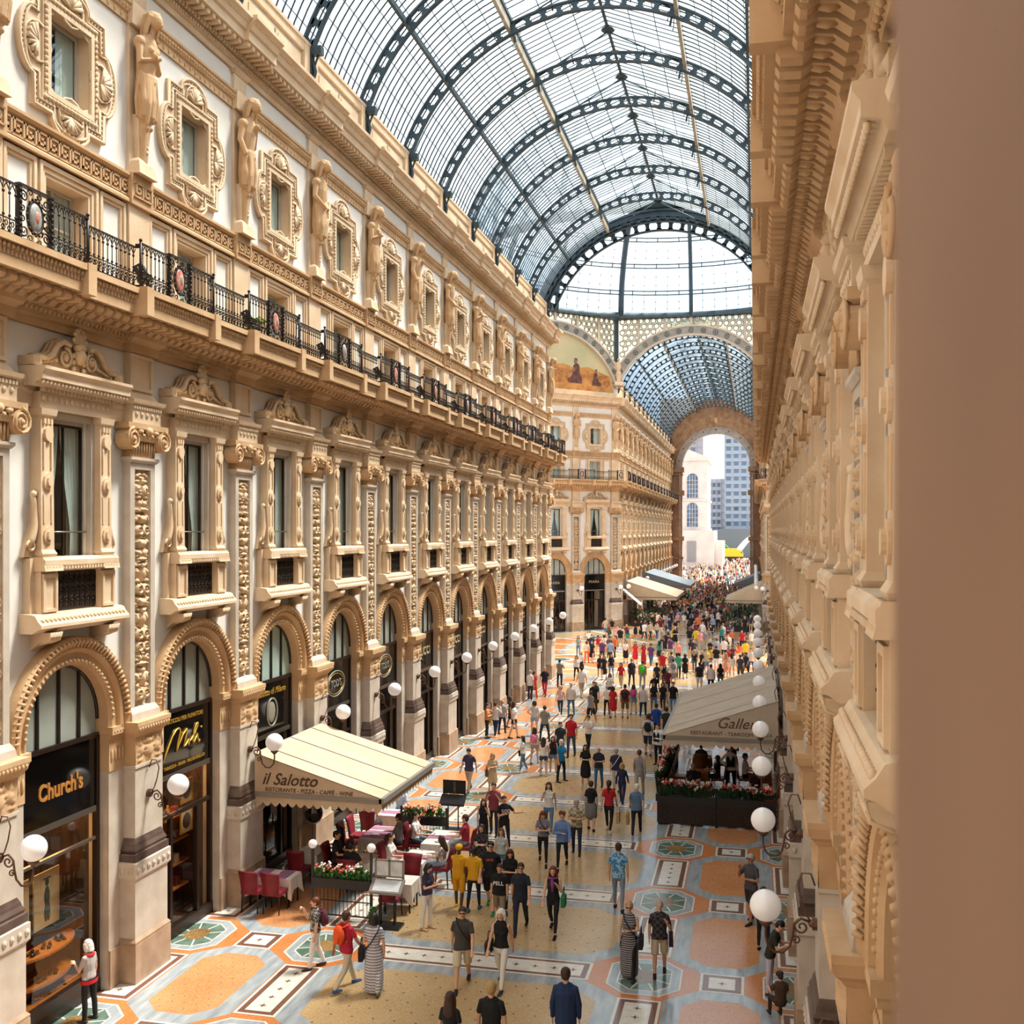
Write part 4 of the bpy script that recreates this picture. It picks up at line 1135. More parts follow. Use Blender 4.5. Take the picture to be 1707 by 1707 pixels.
def build_floor():
    mb=MB()
    i=-6
    while 23.14+P*i < Y_OCT0-2: floor_unit(mb,23.14+P*i); i+=1
    ylast=23.14+P*(i-1)+P/2
    mb.xform(Matrix.Translation((XC,0,0)))
    # octagon and surroundings
    c=(XC,87.25)
    def oc(r,z,mi,rot=PI/8): mb.add([(c[0]+r*math.cos(rot+PI/4*k),c[1]+r*math.sin(rot+PI/4*k),z) for k in range(8)],[tuple(range(8))],mi)
    mb.add([(XC-40,ylast,0),(XC+40,ylast,0),(XC+40,Y_OCT1+1,0),(XC-40,Y_OCT1+1,0)],[(0,1,2,3)],4)
    for r,z,mi in ((19.5,.001,1),(18.2,.002,4),(14.6,.003,1),(13.9,.004,2),(13.6,.005,0),(10.2,.006,1),(9.6,.007,4),(6.2,.008,2),(5.9,.009,3),(5.6,.01,1)): oc(r,z,mi)
    for k in range(8):
        a=PI/4*k; 
        for rr,s,mi in ((12.0,1.3,2),(12.0,1.0,6),(16.3,1.2,2),(16.3,.95,5)):
            x=c[0]+rr*math.cos(a+(PI/8 if rr>14 else 0)); y=c[1]+rr*math.sin(a+(PI/8 if rr>14 else 0)); z=.0115 if s in(1.3,1.2) else .0125
            mb.add([(x+s*math.cos(PI/4*j+PI/8),y+s*math.sin(PI/4*j+PI/8),z) for j in range(8)],[tuple(range(8))],mi)
        for off in(-.22,.22):
            dx,dy=math.cos(a+off),math.sin(a+off); n=(-dy*.2,dx*.2)
            mb.add([(c[0]+dx*6+n[0],c[1]+dy*6+n[1],.0105),(c[0]+dx*6-n[0],c[1]+dy*6-n[1],.0105),(c[0]+dx*17.6-n[0],c[1]+dy*17.6-n[1],.0105),(c[0]+dx*17.6+n[0],c[1]+dy*17.6+n[1],.0105)],[(0,1,2,3)],2)
    mb.add([(c[0]+4.6*math.cos(PI/16*k),c[1]+4.6*math.sin(PI/16*k),.012) for k in range(32)],[tuple(range(32))],7)
    mb.add([(c[0]+2.6*math.cos(PI/16*k),c[1]+2.6*math.sin(PI/16*k),.013) for k in range(32)],[tuple(range(32))],6)
    m2=MB(); yy=Y_OCT1+1+P/2
    while yy < Y_END+2: floor_unit(m2,yy); yy+=P
    m2.xform(Matrix.Translation((XC,0,0)))
    mb.add(m2.v,m2.f,0); mb.m[-len(m2.m):]=m2.m
    # keep the far pavement clear of gaps
    mb.box(XC-HW-3,XC-HW-.0,-12,Y_OCT0,-.2,.004,2); mb.box(XC+HW,XC+HW+3,-12,Y_OCT0,-.2,.004,2)
    o=mb.build('floor',FM); tag(o,'inlaid marble and terrazzo floor of the shopping gallery','floor',kind='structure')
build_floor()

# ================================================================ glass roof
RV,ZV=8.2,22.15
A0=math.asin((24.8-ZV)/RV); AB=math.acos(3.25/RV); AP=math.acos(5.93/RV)
def arc(r,a,y=0.0): return (r*math.cos(a),y,ZV+r*math.sin(a))
def make_roof_bay(br=.03,b2=.016):
    """glazing between two ribs, y -P/2..P/2"""
    mb=MB(); n=12
    for s in(-1,1):
        aa=[A0+(AB-A0)*i/n for i in range(n+1)]
        for a,b in zip(aa,aa[1:]):
            q=lambda t,y:(s*RV*math.cos(t),y,ZV+RV*math.sin(t))
            mb.quad(q(a,-H2),q(b,-H2),q(b,H2),q(a,H2))
        mb.quad((s*3.25,-H2,30.05),(0,-H2,31.35),(0,H2,31.35),(s*3.25,H2,30.05))
    g=mb.build('ceiling',[ROOFGLASS])
    mb=MB()
    for s in(-1,1):
        for k in range(1,12):
            y=-H2+P*k/12
            mb.tube([(s*(RV-.03)*math.cos(A0+(AB-A0)*i/n),y,ZV+(RV-.03)*math.sin(A0+(AB-A0)*i/n)) for i in range(n+1)],br,4)
            mb.tube([(s*3.25,y,30.02),(0,y,31.32)],.024,4)
        for i in range(1,9):
            a=A0+(AB-A0)*i/9
            mb.tube([(s*RV*math.cos(a),-H2,ZV+RV*math.sin(a)),(s*RV*math.cos(a),H2,ZV+RV*math.sin(a))],b2,4)
        for t in (.33,.66):
            mb.tube([(s*3.25*(1-t),-H2,30.05+1.3*t),(s*3.25*(1-t),H2,30.05+1.3*t)],.02,4)
    mb.build('glazing_bars',[STEEL],g)
    mb=MB()
    for s in(-1,1):
        x,z=s*(RV-.1)*math.cos(AP),ZV+(RV-.1)*math.sin(AP); mb.box(x-.06,x+.06,-H2,H2,z-.12,z+.08)
        x=s*3.25; mb.box(x-.07,x+.07,-H2,H2,29.35,29.75,1); mb.box(x-.12,x+.12,-H2,H2,29.72,29.8)
        mb.box(x-.03,x+.03,-H2,H2,30.0,30.08)
        for k in range(24):
            y=-H2+P*(k+.5)/24; mb.box(x-.015,x+.015,y-.02,y+.02,29.8,30.02)
        x=s*7.74; mb.box(x-.12,x+.1,-H2,H2,24.72,24.85)
    mb.box(-.06,.06,-H2,H2,31.28,31.45)
    mb.build('purlins',[STEEL,STEEL_L],g)
    g['kind']='structure'; proto_done(g); return g
def make_rib():
    mb=MB()
    RO,RI=RV-.04,RV-.5
    def seg(r0,r1,a0,a1,w,n,mi=0):
        for i in range(n):
            a=a0+(a1-a0)*i/n; b=a0+(a1-a0)*(i+1)/n
            pts=[arc(r0,a),arc(r1,a),arc(r1,b),arc(r0,b)]
            mb.add([(p[0],-w,p[2]) for p in pts]+[(p[0],w,p[2]) for p in pts],[(0,1,2,3),(7,6,5,4),(0,4,5,1),(1,5,6,2),(2,6,7,3),(3,7,4,0)],mi)
    seg(RO,RO-.07,A0,PI-A0,.09,40); seg(RI+.07,RI,A0,PI-A0,.09,40)
    k=31
    for i in range(k):
        a=A0+(PI-2*A0)*(i+.5)/k; seg(RO-.05,RI+.05,a-.012,a+.012,.06,1); seg(RO-.07,RO-.14,a-.019,a+.019,.06,1); seg(RI+.14,RI+.07,a-.019,a+.019,.06,1)
    for s in(-1,1):
        mb.tube([(s*3.0,0,29.6),(0,0,31.2)],.035,4); mb.tube([(s*1.5,0,29.95),(s*1.6,0,30.5)],.03,4)
        mb.tube([(s*3.1,0,29.4),(s*3.0,0,28.9)],.05,5); 
        # scroll bracket under the lantern beam
        for q in range(3): mb.tube([(s*(3.1-.1*q),-.02+.6*math.sin(t*PI/12),28.75+.2*q+.75*(1-math.cos(t*PI/12))*.9) for t in range(0,7)],.02,4)
        # cast foot
        x=s*(RI-.02)*math.cos(A0); mb.box(x-.08,x+.3,-.12,.12,24.6,24.85)
        mb.tube([(s*7.35,0,24.6),(s*7.2,0,24.1),(s*7.28,0,23.75)],[.09,.07,.05],5); mb.tube([(s*7.1,0,24.6),(s*7.25,0,24.2)],.04,4)
        mb.box(*sorted((s*7.28,s*7.36)),-.12,.12,23.7,24.7)
    mb.lathe([(.3,0),(.3,.1),(.16,.2),(.05,.34)],0,0,8,0,31.25)
    o=mb.build('roof_rib',[STEEL]); proto_done(o); return o

def arch_band(mb,ri,ro,zc,y0,y1,a0,a1,n=30,mi=0):
    for i in range(n):
        a=a0+(a1-a0)*i/n; b=a0+(a1-a0)*(i+1)/n
        pts=[(ri*math.cos(a),zc+ri*math.sin(a)),(ro*math.cos(a),zc+ro*math.sin(a)),(ro*math.cos(b),zc+ro*math.sin(b)),(ri*math.cos(b),zc+ri*math.sin(b))]
        mb.add([(p[0],y0,p[1]) for p in pts]+[(p[0],y1,p[1]) for p in pts],[(0,1,2,3),(7,6,5,4),(0,4,5,1),(1,5,6,2),(2,6,7,3),(3,7,4,0)],mi)
def face_frame(idx):
    """matrix of octagon face idx: 0 far(+Y) 1 far-left 2 left 3 near-left 4 near ... local x along, y towards centre"""
    ang=PI/2+idx*PI/4; R=17.95
    cx,cy=XC+R*math.cos(ang),87.25+R*math.sin(ang)
    return Matrix.Translation((cx,cy,0))@Matrix.Rotation(ang+PI/2,4,'Z')
def put(o,M): o.matrix_world=M; return o
MOSB=mosaic('grey_rosette_band','#6f6a62','#b7ad9c',6,.5)
PINKST=mat('pinkish_stone_trim','#cdb9a6',.7)
def make_portal_arch():
    mb=MB(); a0=math.asin((24.4-21.3)/8.9)
    arch_band(mb,7.85,8.0,21.3,-.25,.25,a0,PI-a0,36,1); arch_band(mb,8.72,8.88,21.3,-.25,.25,a0,PI-a0,36,1); arch_band(mb,8.0,8.72,21.3,-.2,.18,a0,PI-a0,36,0)
    for i in range(17):
        a=a0+(PI-2*a0)*(i+.5)/17; x,z=8.36*math.cos(a),21.3+8.36*math.sin(a)
        mb.tube([(x+.22*math.cos(t*PI/5),.2,z+.22*math.sin(t*PI/5)) for t in range(10)],.035,4,2,closed=True); mb.ball((x,.2,z),.08,6,2)
    for x in(-5.2,-2.6,2.6,5.2,0):
        z=21.3+math.sqrt(8.88**2-x*x)-.1; mb.box(x-.13,x+.13,-.1,.1,z,31.1,1)
    o=mb.build('octagon_arch',[MOSB,PINKST,STEEL])
    return o
LATT=mat('cream_cast_lattice','#9c8f74',.6)
LATGL=glass_mat('pale_lattice_glass','#e9e0c4',.03,.1,.25,'#e8dcb8')
def make_spandrel():
    """lattice between arch and dome ring"""
    mb=MB(); n=40; xs=[-7.4+14.8*i/n for i in range(n+1)]
    zt=31.0
    zl=lambda x:21.3+math.sqrt(max(0,8.85**2-x*x))
    for a,b in zip(xs,xs[1:]): mb.quad((a,.0,zl(a)),(b,.0,zl(b)),(b,.0,zt),(a,.0,zt),1)
    rnd=random.Random(5); st=.62
    for i in range(-12,13):
        for k in range(0,14):
            x=i*st+(st/2 if k%2 else 0); z=30.75-k*st*.87
            if abs(x)<7.1 and z>zl(x)+.2:
                mb.tube([(x+.25*math.cos(t*PI/5),.03,z+.25*math.sin(t*PI/5)) for t in range(10)],.065,4,0,closed=True)
                for t in range(3):
                    aa=PI/3*t+PI/6; mb.tube([(x+.25*math.cos(aa),.03,z+.25*math.sin(aa)),(x+.37*math.cos(aa),.03,z+.37*math.sin(aa))],.04,4)
    for s in(-1,1): mb.box(*sorted((s*7.43,s*7.2)),-.15,.2,25.2,31.1,2)
    mb.box(-7.5,7.5,-.1,.25,30.95,31.25,2)
    return mb.build('lattice_spandrel',[LATT,LATGL,STEEL])
def make_eagle():
    mb=MB(); mb.box(-.45,.45,-.3,.3,24.4,24.75); mb.lathe([(.32,0),(.2,.3),(.36,.7),(.3,1.0),(.15,1.2)],0,0,8,0,24.7)
    mb.ball((0,0,26.3),(.32,.3,.55),10); mb.ball((0,.12,26.95),(.16,.2,.16),8); mb.tube([(0,.28,26.95),(0,.42,26.85)],[.05,.02],5)
    for s in(-1,1):
        for i in range(7):
            t=i/6; mb.tube([(s*.15,-.02,26.5-.1*i),(s*(.8+.1*i),-.05,27.1-.06*i),(s*(1.5-.08*i),-.08,28.0-.28*i)],[.09,.08,.03],5)
    return mb.build('eagle_sculpture',[STONE])

LUN_SKY=mat('lunette_sky','#b9b48a',.8,'#d8c396',.25)
LUN_EARTH=mat('lunette_field','#a8653a',.85,'#cf9350',1.1,contrast=(.3,.6),detail=8)
LUN_FIG=mat('lunette_figure','#4b3a38',.85,'#7a4a3a',3)
def make_lunette():
    mb=MB(); R=7.85; a0=math.asin((24.4-21.3)/R); n=24
    pts=[(R*math.cos(a0+(PI-2*a0)*i/n),21.3+R*math.sin(a0+(PI-2*a0)*i/n)) for i in range(n+1)]
    mb.prism([(-7.25,23.3),(7.25,23.3)]+pts,'y',-.3,-.1,0)
    hill=[(-7.2,23.4)]+[(x,24.0+z*1.25) for x,z in ((-6.6,1.0),(-5.2,1.3),(-4,1.6),(-2.5,1.4),(-1,1.7),(.5,1.5),(2,2.4),(3.2,3.0),(4.4,2.6),(5.4,1.9),(6.4,1.0))]+[(7.2,23.4)]
    mb.prism(hill,'y',-.1,-.07,1)
    for (x,z,s,f) in ((3.6,25.7,1.45,1),(1.2,25.1,.9,-1),(-2.6,25.5,1.2,1),(-4.9,25.0,.8,-1)):
        P2=lambda pts,mi,y1: mb.prism([(x+f*a*s,z+b*s) for a,b in pts],'y',-.07,y1,mi)
        P2([(-.55,-1.0),(.75,-1.0),(.95,-.7),(.5,-.45),(.35,.1),(.3,.45),(.1,.62),(-.15,.6),(-.3,.35),(-.28,-.1),(-.5,-.5)],2,-.052)
        P2([(.2,.3),(.75,-.1),(.8,-.2),(.66,-.22),(.12,.05)],3,-.045)
        P2([(-.02,.62),(.2,.62),(.27,.8),(.2,.98),(.02,1.0),(-.08,.82)],3,-.047)
        P2([(-.1,.85),(-.02,1.04),(.22,1.03),(.2,.92),(.02,.9)],2,-.04)
    for (x,z,w_,h_) in ((5.5,25.3,.9,1.1),(-.4,25.0,1.1,.7),(2.2,24.5,1.3,.6),(-5.8,24.7,.8,.6),(5.0,24.3,1.6,.5)):
        mb.prism([(x+w_*math.cos(2*PI*k/14)*(1+.12*((k*5)%3)),z+h_*math.sin(2*PI*k/14)*(1+.15*((k*7)%4)/2)) for k in range(14)],'y',-.07,-.058,4)
    mb.box(-7.4,7.4,-.3,.06,23.14,23.62,5)
    o=mb.build('painted_lunette',[LUN_SKY,LUN_EARTH,LUN_FIG,mat('lunette_flesh','#9a6a50',.85),mat('lunette_wheat','#c88a4a',.85,'#9c5f36',2.5),STONE]); return o

def make_dome():
    r=empty('ceiling',(XC,87.25,31.1)); R=17.95; HD=15.2
    def pt(az,t,k=1.0): # t 0..1 angle
        a=t*PI/2; return (k*R*math.cos(a)*math.cos(az),k*R*math.cos(a)*math.sin(az),k*HD*math.sin(a))
    T=.86
    mb=MB(); na,nt=32,10
    for i in range(na):
        a,b=2*PI*i/na,2*PI*(i+1)/na
        for j in range(nt):
            s,t=T*j/nt,T*(j+1)/nt; mb.quad(pt(a,s),pt(b,s),pt(b,t),pt(a,t))
    mb.build('dome_glass',[ROOFGLASS],r)
    for i in range(16):
        az=PI/8+2*PI*i/16 ; mb=MB(); w=.27 if i%2==0 else .2
        mb.tube([pt(az,T*j/12,.985) for j in range(13)],w,4); mb.build('dome_rib',[STEEL],r)
    mb=MB()
    for t in (0.0,.087,.102,.195,.21,.3,.315,.45,.6,.86):
        rr=.16 if t==0 else .06
        mb.tube([pt(2*PI*i/48,t,.985 if t else 1.0) for i in range(48)],rr,4,closed=True)
    for i in range(96):
        az=2*PI*i/96; mb.tube([pt(az,t*T/6,.992) for t in range(7)],.018,3)
        for t in (.03,.058,.125,.16,.235,.265): mb.ball(pt(az,t,.985),.06,4)
    for t in(.087,.195,.3):
        for i in range(48):
            az=2*PI*(i+.5)/48; a=pt(az,t,.985); b=pt(az,t+.014,.985); mb.tube([a,b],.06,3)
    mb.lathe([(17.6,-.15),(18.3,-.15),(18.3,.3),(17.6,.3),(17.6,-.15)],0,0,48,0,0,cap=False)
    mb.build('dome_rings',[STEEL],r)
    mb=MB(); mb.lathe([(3.6,0),(3.6,.5),(3.2,1.6),(2,2.4),(.3,2.8)],0,0,24,0,14.7,cap=False); mb.build('dome_lantern',[STEEL_L],r)
    tag(r,'round glass dome with dark steel ribs over the crossing','dome',kind='structure')

# ================================================================ far end portal and the square outside
BROWNW=mat('brown_painted_portal_wall','#8d6244',.8,'#a97f5c',1.4)
GREYARCH=mat('grey_stone_archivolt','#b4a498',.7,'#9c8c80',2)
PORTP=mat('brown_stone_pier','#8f6a52',.7,'#a88467',1.2)
def build_end():
    y=Y_END+.6; r=MB(); w,zs=5.41,20.2; n=28
    R=8.9
    for s in(-1,1):
        x0,x1=sorted((s*w,s*9)); r.box(x0,x1,0,1.2,0,zs,2)
    pts=[(w*math.cos(PI*i/n),zs+w*math.sin(PI*i/n)) for i in range(n+1)]
    for (xa,za),(xb,zb) in zip(pts,pts[1:]): r.prism([(xa,za),(xa,31.5),(xb,31.5),(xb,zb)],'y',.1,1.2,0)
    for s in(-1,1): r.box(*sorted((s*w,s*9)),.1,1.2,zs,31.5,0)
    r.xform(Matrix.Translation((XC,y,0)))
    o=r.build('wall_end',[BROWNW,GREYARCH,PORTP]); tag(o,'brown end wall with the tall arched way out to the square','wall',kind='structure')
    m=MB(); arch_band(m,w-.02,w+.35,zs,-.1,1.4,0,PI,30); arch_band(m,w+.35,w+.85,zs,-.05,.15,0,PI,30); arch_band(m,w+.85,w+1.0,zs,-.12,.15,0,PI,30)
    for i in range(9):
        a=PI*(i+.5)/9; m.ball(((w+.6)*math.cos(a),-.05,zs+(w+.6)*math.sin(a)),.13,6,1)
    m.xform(Matrix.Translation((XC,y,0))); a=m.build('archivolt',[GREYARCH,DARKSTONE],o)
    m=MB()
    for s in(-1,1):
        for (z0,z1,e) in ((19.4,20.2,.3),(15.6,16.4,.35),(18.9,19.1,.15),(8.2,8.9,.3),(5.2,5.6,.2),(0,1.0,.2)): m.box(*sorted((s*(w-e),s*9)),-.25,1.3,z0,z1,0)
        m.box(*sorted((s*(w+.2),s*(w+.5))),-.2,.0,1,19.2,1); 
    m.xform(Matrix.Translation((XC,y,0))); m.build('portal_piers',[PORTP,GREYARCH],o)
    m=MB()   # painted scrolls on the tympanum
    for s in(-1,1):
        for i in range(5):
            a=PI/2+s*(.14+.26*i); rr=7.45; m.spiral_y(rr*math.cos(a),zs+rr*math.sin(a),.42,.07,1.7,.05,s,a,0,14)
    m.ball((0,.08,zs+7.5),(.35,.06,.5),8); m.xform(Matrix.Translation((XC,y,0))); m.build('painted_scrolls',[mat('gold_scrollwork','#c89a66',.7)],o)
    # ground outside
    m=MB(); m.add([(-160,y+1.2,-.02),(160,y+1.2,-.02),(160,470,-.02),(-160,470,-.02)],[(0,1,2,3)])
    o=m.build('ground',[mat('sunlit_square_paving','#aaa199',.7,'#989088',.4)]); tag(o,'pale paved square beyond the arch','square',kind='structure')
STONEW=mat('white_marble_block','#dccfc6',.7,'#cfc1b7',.4)
WBLUE=mat('bluish_window_panes','#3d5168',.3,'#5f7891',.6)
def build_outside():
    # white pavilion with tall arched windows, X right edge -11.5 at Y 270
    r=empty('pavilion_building',(-24,275,0)); m=MB()
    x1=12.3; m.box(-14,x1,-5,16,0,27.6); m.box(-14.5,x1+.5,-5.5,16.5,27.6,28.3); m.box(-14.3,x1+.3,-5.3,16.3,9.9,10.4)
    m.box(-14.3,x1+.3,-5.3,16.3,17.4,17.8); m.box(-14,x1+1.8,-7,16,0,9.9); m.prism([(-14.5,28.3),(x1+.5,28.3),(x1-5,30.6),(-9,30.6)],'y',-5.5,16.5)
    m.box(x1+1.8,x1+3.8,-6,16,0,7.2); m.build('pavilion_wall',[STONEW],r)
    for (cx,z0,z1,w) in ((8.6,18.2,23.0,1.35),(8.6,10.9,15.6,1.35),(3.4,18.2,23.0,1.35),(3.4,10.9,15.6,1.35),(-1.8,18.2,23,1.35)):
        m=MB(); pts=[(cx+w*math.cos(PI*i/12),z1+w*math.sin(PI*i/12)) for i in range(13)]+[(cx-w,z0),(cx+w,z0)]
        m.prism(pts,'y',-5.12,-5.0,0)
        for i in range(1,5): m.box(cx-w,cx+w,-5.2,-5.1,z0+i*1.1,z0+i*1.1+.09,1)
        for i in(-.5,0,.5): m.box(cx+i*w-.05,cx+i*w+.05,-5.2,-5.1,z0,z1+1,1)
        m.build('arched_window',[WBLUE,STONEW],r)
    m=MB(); m.box(7.4,9.6,-7.2,-7,2,7.2); m.build('doorway',[mat('grey_doorway','#8f8a8a',.5)],r)
    tag(r,'white stone pavilion with tall arched windows, seen through the far arch','building')
    def block(name,X0,X1,Y,z0,z1,col,win,dx,dz,label,ribs=True,d=20):
        r=empty(name,((X0+X1)/2,Y,0)); hw=(X1-X0)/2; m=MB(); m.box(-hw,hw,0,d,z0,z1); m.build('facade_wall',[col],r)
        nx=max(1,int(2*hw/dx)); nz=int((z1-z0-1)/dz); wd=mat(name+'_open_window','#4a5667',.3); q=MB(); q.box(-dx*.3,dx*.3,-.15,.02,0,dz*.5); ms=[q.mesh('window',[win]),q.mesh('window',[wd])]; rest=MB(); cnt=0
        for i in range(nx):
            for k in range(nz):
                x=-hw+dx*(i+.5); z=z0+dz*(k+.35)+.3
                if cnt<96: o=bpy.data.objects.new('window',ms[0 if (i*7+k*13)%11 else 1]); C.objects.link(o); o.parent=r; o.location=(x,0,z); cnt+=1
                else: rest.box(x-dx*.3,x+dx*.3,-.15,.02,z,z+dz*.5)
        if rest.v: o=rest.build('windows',[win],r); o['kind']='stuff'
        m=MB()
        for k in range(nz+1): m.box(-hw-.1,hw+.1,-.35,0,z0+dz*k,z0+dz*k+.35)
        if ribs:
            for i in range(nx+1): m.box(-hw+dx*i-.1,-hw+dx*i+.1,-.3,0,z0,z1)
        m.build('floor_bands',[mat('pale_concrete_band','#a8acb5',.7)],r)
        tag(r,label,'building')
    c1=mat('blue_grey_cladding','#9fafc0',.6); c2=mat('light_tower_wall','#b4b6c0',.6); c3=mat('hazy_rose_wall','#aea6ae',.7)
    block('tower_block',-10.9,16,400,10.5,75,c1,mat('pale_blue_window','#5c7089',.3),2.8,2.8,'tall blue-grey high-rise with rows of square windows behind the square')
    block('office_building',-17.5,-11.0,405,0,29.5,c2,mat('slate_window','#526681',.3),1.7,2.8,'lower pale office block with narrow window strips beside the tall tower')
    block('apartment_tower',-40,-19.5,410,0,46,c3,mat('mauve_window','#6a7088',.3),2.6,2.8,'pinkish grey apartment tower rising behind the white pavilion')
    m=MB(); m.box(-16,18,-.0,8,0,10.5); o=m.build('shopping_arcade',[mat('dark_arcade_front','#6d7478',.5)],loc=(0,392,0)); tag(o,'dark low shop arcade under the high-rise','building')
    # curved metal canopy
    m=MB()
    for k in range(5):
        m.tube([(-8+ (k*.4) + 13*t/12, k*.9, .5+8.0*math.sin(PI*(.08+.8*t/12))) for t in range(13)],.22,5)
    m.tube([(-8,0,.6),(-3,0,7.2),(1,0,8.4)],.35,5)
    o=m.build('curved_canopy',[mat('white_metal_canopy','#dfe3e6',.4)],loc=(1.5,345,0)); tag(o,'curved white metal canopy at the back of the square','canopy')
    r=empty('delivery_truck',(-7.4,330,0)); m=MB(); m.box(-2.3,2.3,-1.1,1.1,1.9,4.4); m.prism([(2.3,1.9),(4.0,1.9),(4.0,2.9),(3.2,3.9),(2.3,3.9)],'y',-1,1); m.build('truck_body',[mat('yellow_paint','#f2c12a',.4)],r)
    for x in(-1.6,.2,3.1):
        for yy in(-1.0,1.0): m=MB(); m.disc_y(0,.5,.5,-.15,.15,12); m.build('wheel',[BLACKP],r,loc=(x,yy,0))
    m=MB(); m.box(-2.2,3.8,-.9,.9,.7,1.9); m.build('chassis',[BLACKP],r); m=MB(); m.prism([(3.3,2.9),(3.95,2.9),(3.25,3.8)],'y',-1.02,1.02); m.build('windscreen',[WBLUE],r)
    tag(r,'bright yellow truck parked in the crowded square','truck')
    for i,(x,yy,h,s) in enumerate(((-12.6,350,7.5,2.3),(-15.5,352,6.5,2.0),(-10.2,356,6.0,1.7))):
        t=empty('street_tree',(x,yy,0)); m=MB(); m.tube([(0,0,0),(.1,0,h*.6)],[.2,.1],6); m.build('tree_trunk',[DARKSTONE],t)
        m=MB(); rr=random.Random(i)
        for k in range(60):
            a=rr.uniform(0,2*PI); q=rr.uniform(.2,1); m.ball((s*q*math.cos(a),s*q*math.sin(a),h*.68+rr.uniform(-1,1)*s*.8*(1.1-q)),rr.uniform(.35,.7),5)
        m.build('tree_crown',[LEAF],t)
        tag(t,['green tree in the square, largest one beside the canopy','green tree in the square close to the white pavilion','small green tree in the square just left of the yellow truck'][i],'tree','trees in the square')
# ================================================================ assembly of the facades
import bmesh
def clip_mesh(me, xmin, xmax):
    bm=bmesh.new(); bm.from_mesh(me)
    for (co,no) in (((xmin,0,0),(-1,0,0)),((xmax,0,0),(1,0,0))):
        g=bm.verts[:]+bm.edges[:]+bm.faces[:]
        r=bmesh.ops.bisect_plane(bm,geom=g,plane_co=co,plane_no=no,clear_outer=True)
        ed=[e for e in r['geom_cut'] if isinstance(e,bmesh.types.BMEdge)]
        try: bmesh.ops.holes_fill(bm,edges=ed,sides=0)
        except Exception: pass
    out=bpy.data.meshes.new(me.name+'_cut'); bm.to_mesh(out); bm.free()
    for m in me.materials: out.materials.append(m)
    return out
_CL={}
def clipped_tree(src, xmin, xmax):
    c=copy_tree(src)
    for o in [c]+list(c.children_recursive):
        if o.type=='MESH':
            k=(o.data.name,xmin,xmax)
            if k not in _CL: _CL[k]=clip_mesh(o.data,xmin,xmax)
            o.data=_CL[k]
    return c
_TX={}
def text_mesh(s,size=.3,ext=.012,shear=0.0,off=0.0,m=None,space=1.0,xs=1.0):
    k=(s,size,shear,off,m.name,space,xs)
    if k in _TX: return _TX[k]
    cu=bpy.data.curves.new('t','FONT'); cu.body=s; cu.size=size; cu.extrude=ext; cu.shear=shear; cu.offset=off; cu.align_x='CENTER'; cu.align_y='CENTER'; cu.space_character=space; cu.resolution_u=3
    ob=bpy.data.objects.new('t',cu); C.objects.link(ob)
    dg=bpy.context.evaluated_depsgraph_get(); me=bpy.data.meshes.new_from_object(ob.evaluated_get(dg)); bpy.data.objects.remove(ob)
    if xs!=1.0: me.transform(Matrix.Diagonal((xs,1,1,1)))
    me.materials.clear(); me.materials.append(m); me.polygons.foreach_set('use_smooth',[False]*len(me.polygons)); _TX[k]=me; return me
TXT_M=Matrix(((-1,0,0,0),(0,0,1,0),(0,1,0,0),(0,0,0,1)))
def put_text(parent,me,x,y,z,rot=0.0,name='lettering'):
    o=bpy.data.objects.new(name,me); C.objects.link(o); o.parent=parent
    o.matrix_local=Matrix.Translation((x,y,z))@TXT_M@Matrix.Rotation(rot,4,'Z')
    return o

PIL=make_pilaster(); TRIM=make_trim(); RAIL=[make_railing(MEDRED),make_railing(MEDGREY)]; LAMP=make_lamp()
BIGW=[make_big_window('swept'),make_big_window('straight')]; ATT=make_attic_window(); UPW=[make_upper_window('half'),make_upper_window('full')]
STAT=[make_statue(0),make_statue(1),make_statue(2)]
SHOPS={'church':make_shopfront(dict(door=False,fan=FROST,board=BLACKGLASS,room=WARMROOM)),
       'noli':make_shopfront(dict(door=True,fan=FROST,board=BLACKGLASS,room=WARMROOM,shelves=True)),
       'pale':make_shopfront(dict(door=True,fan=FROSTW,board=BLACKGLASS,room=DARKROOM)),
       'dark':make_shopfront(dict(door=True,fan=FROST,board=BLACKGLASS,room=DARKROOM))}
PROTOS=[PIL,TRIM,LAMP,ATT]+RAIL+BIGW+UPW+STAT+list(SHOPS.values())
NT={'trim':0,'window':0}
def numbered(o,base):
    NT[base]+=1; o.name='%s_%d'%(base,NT[base])
def place(src,M): 
    c=copy_tree(src); c.matrix_world=M; return c
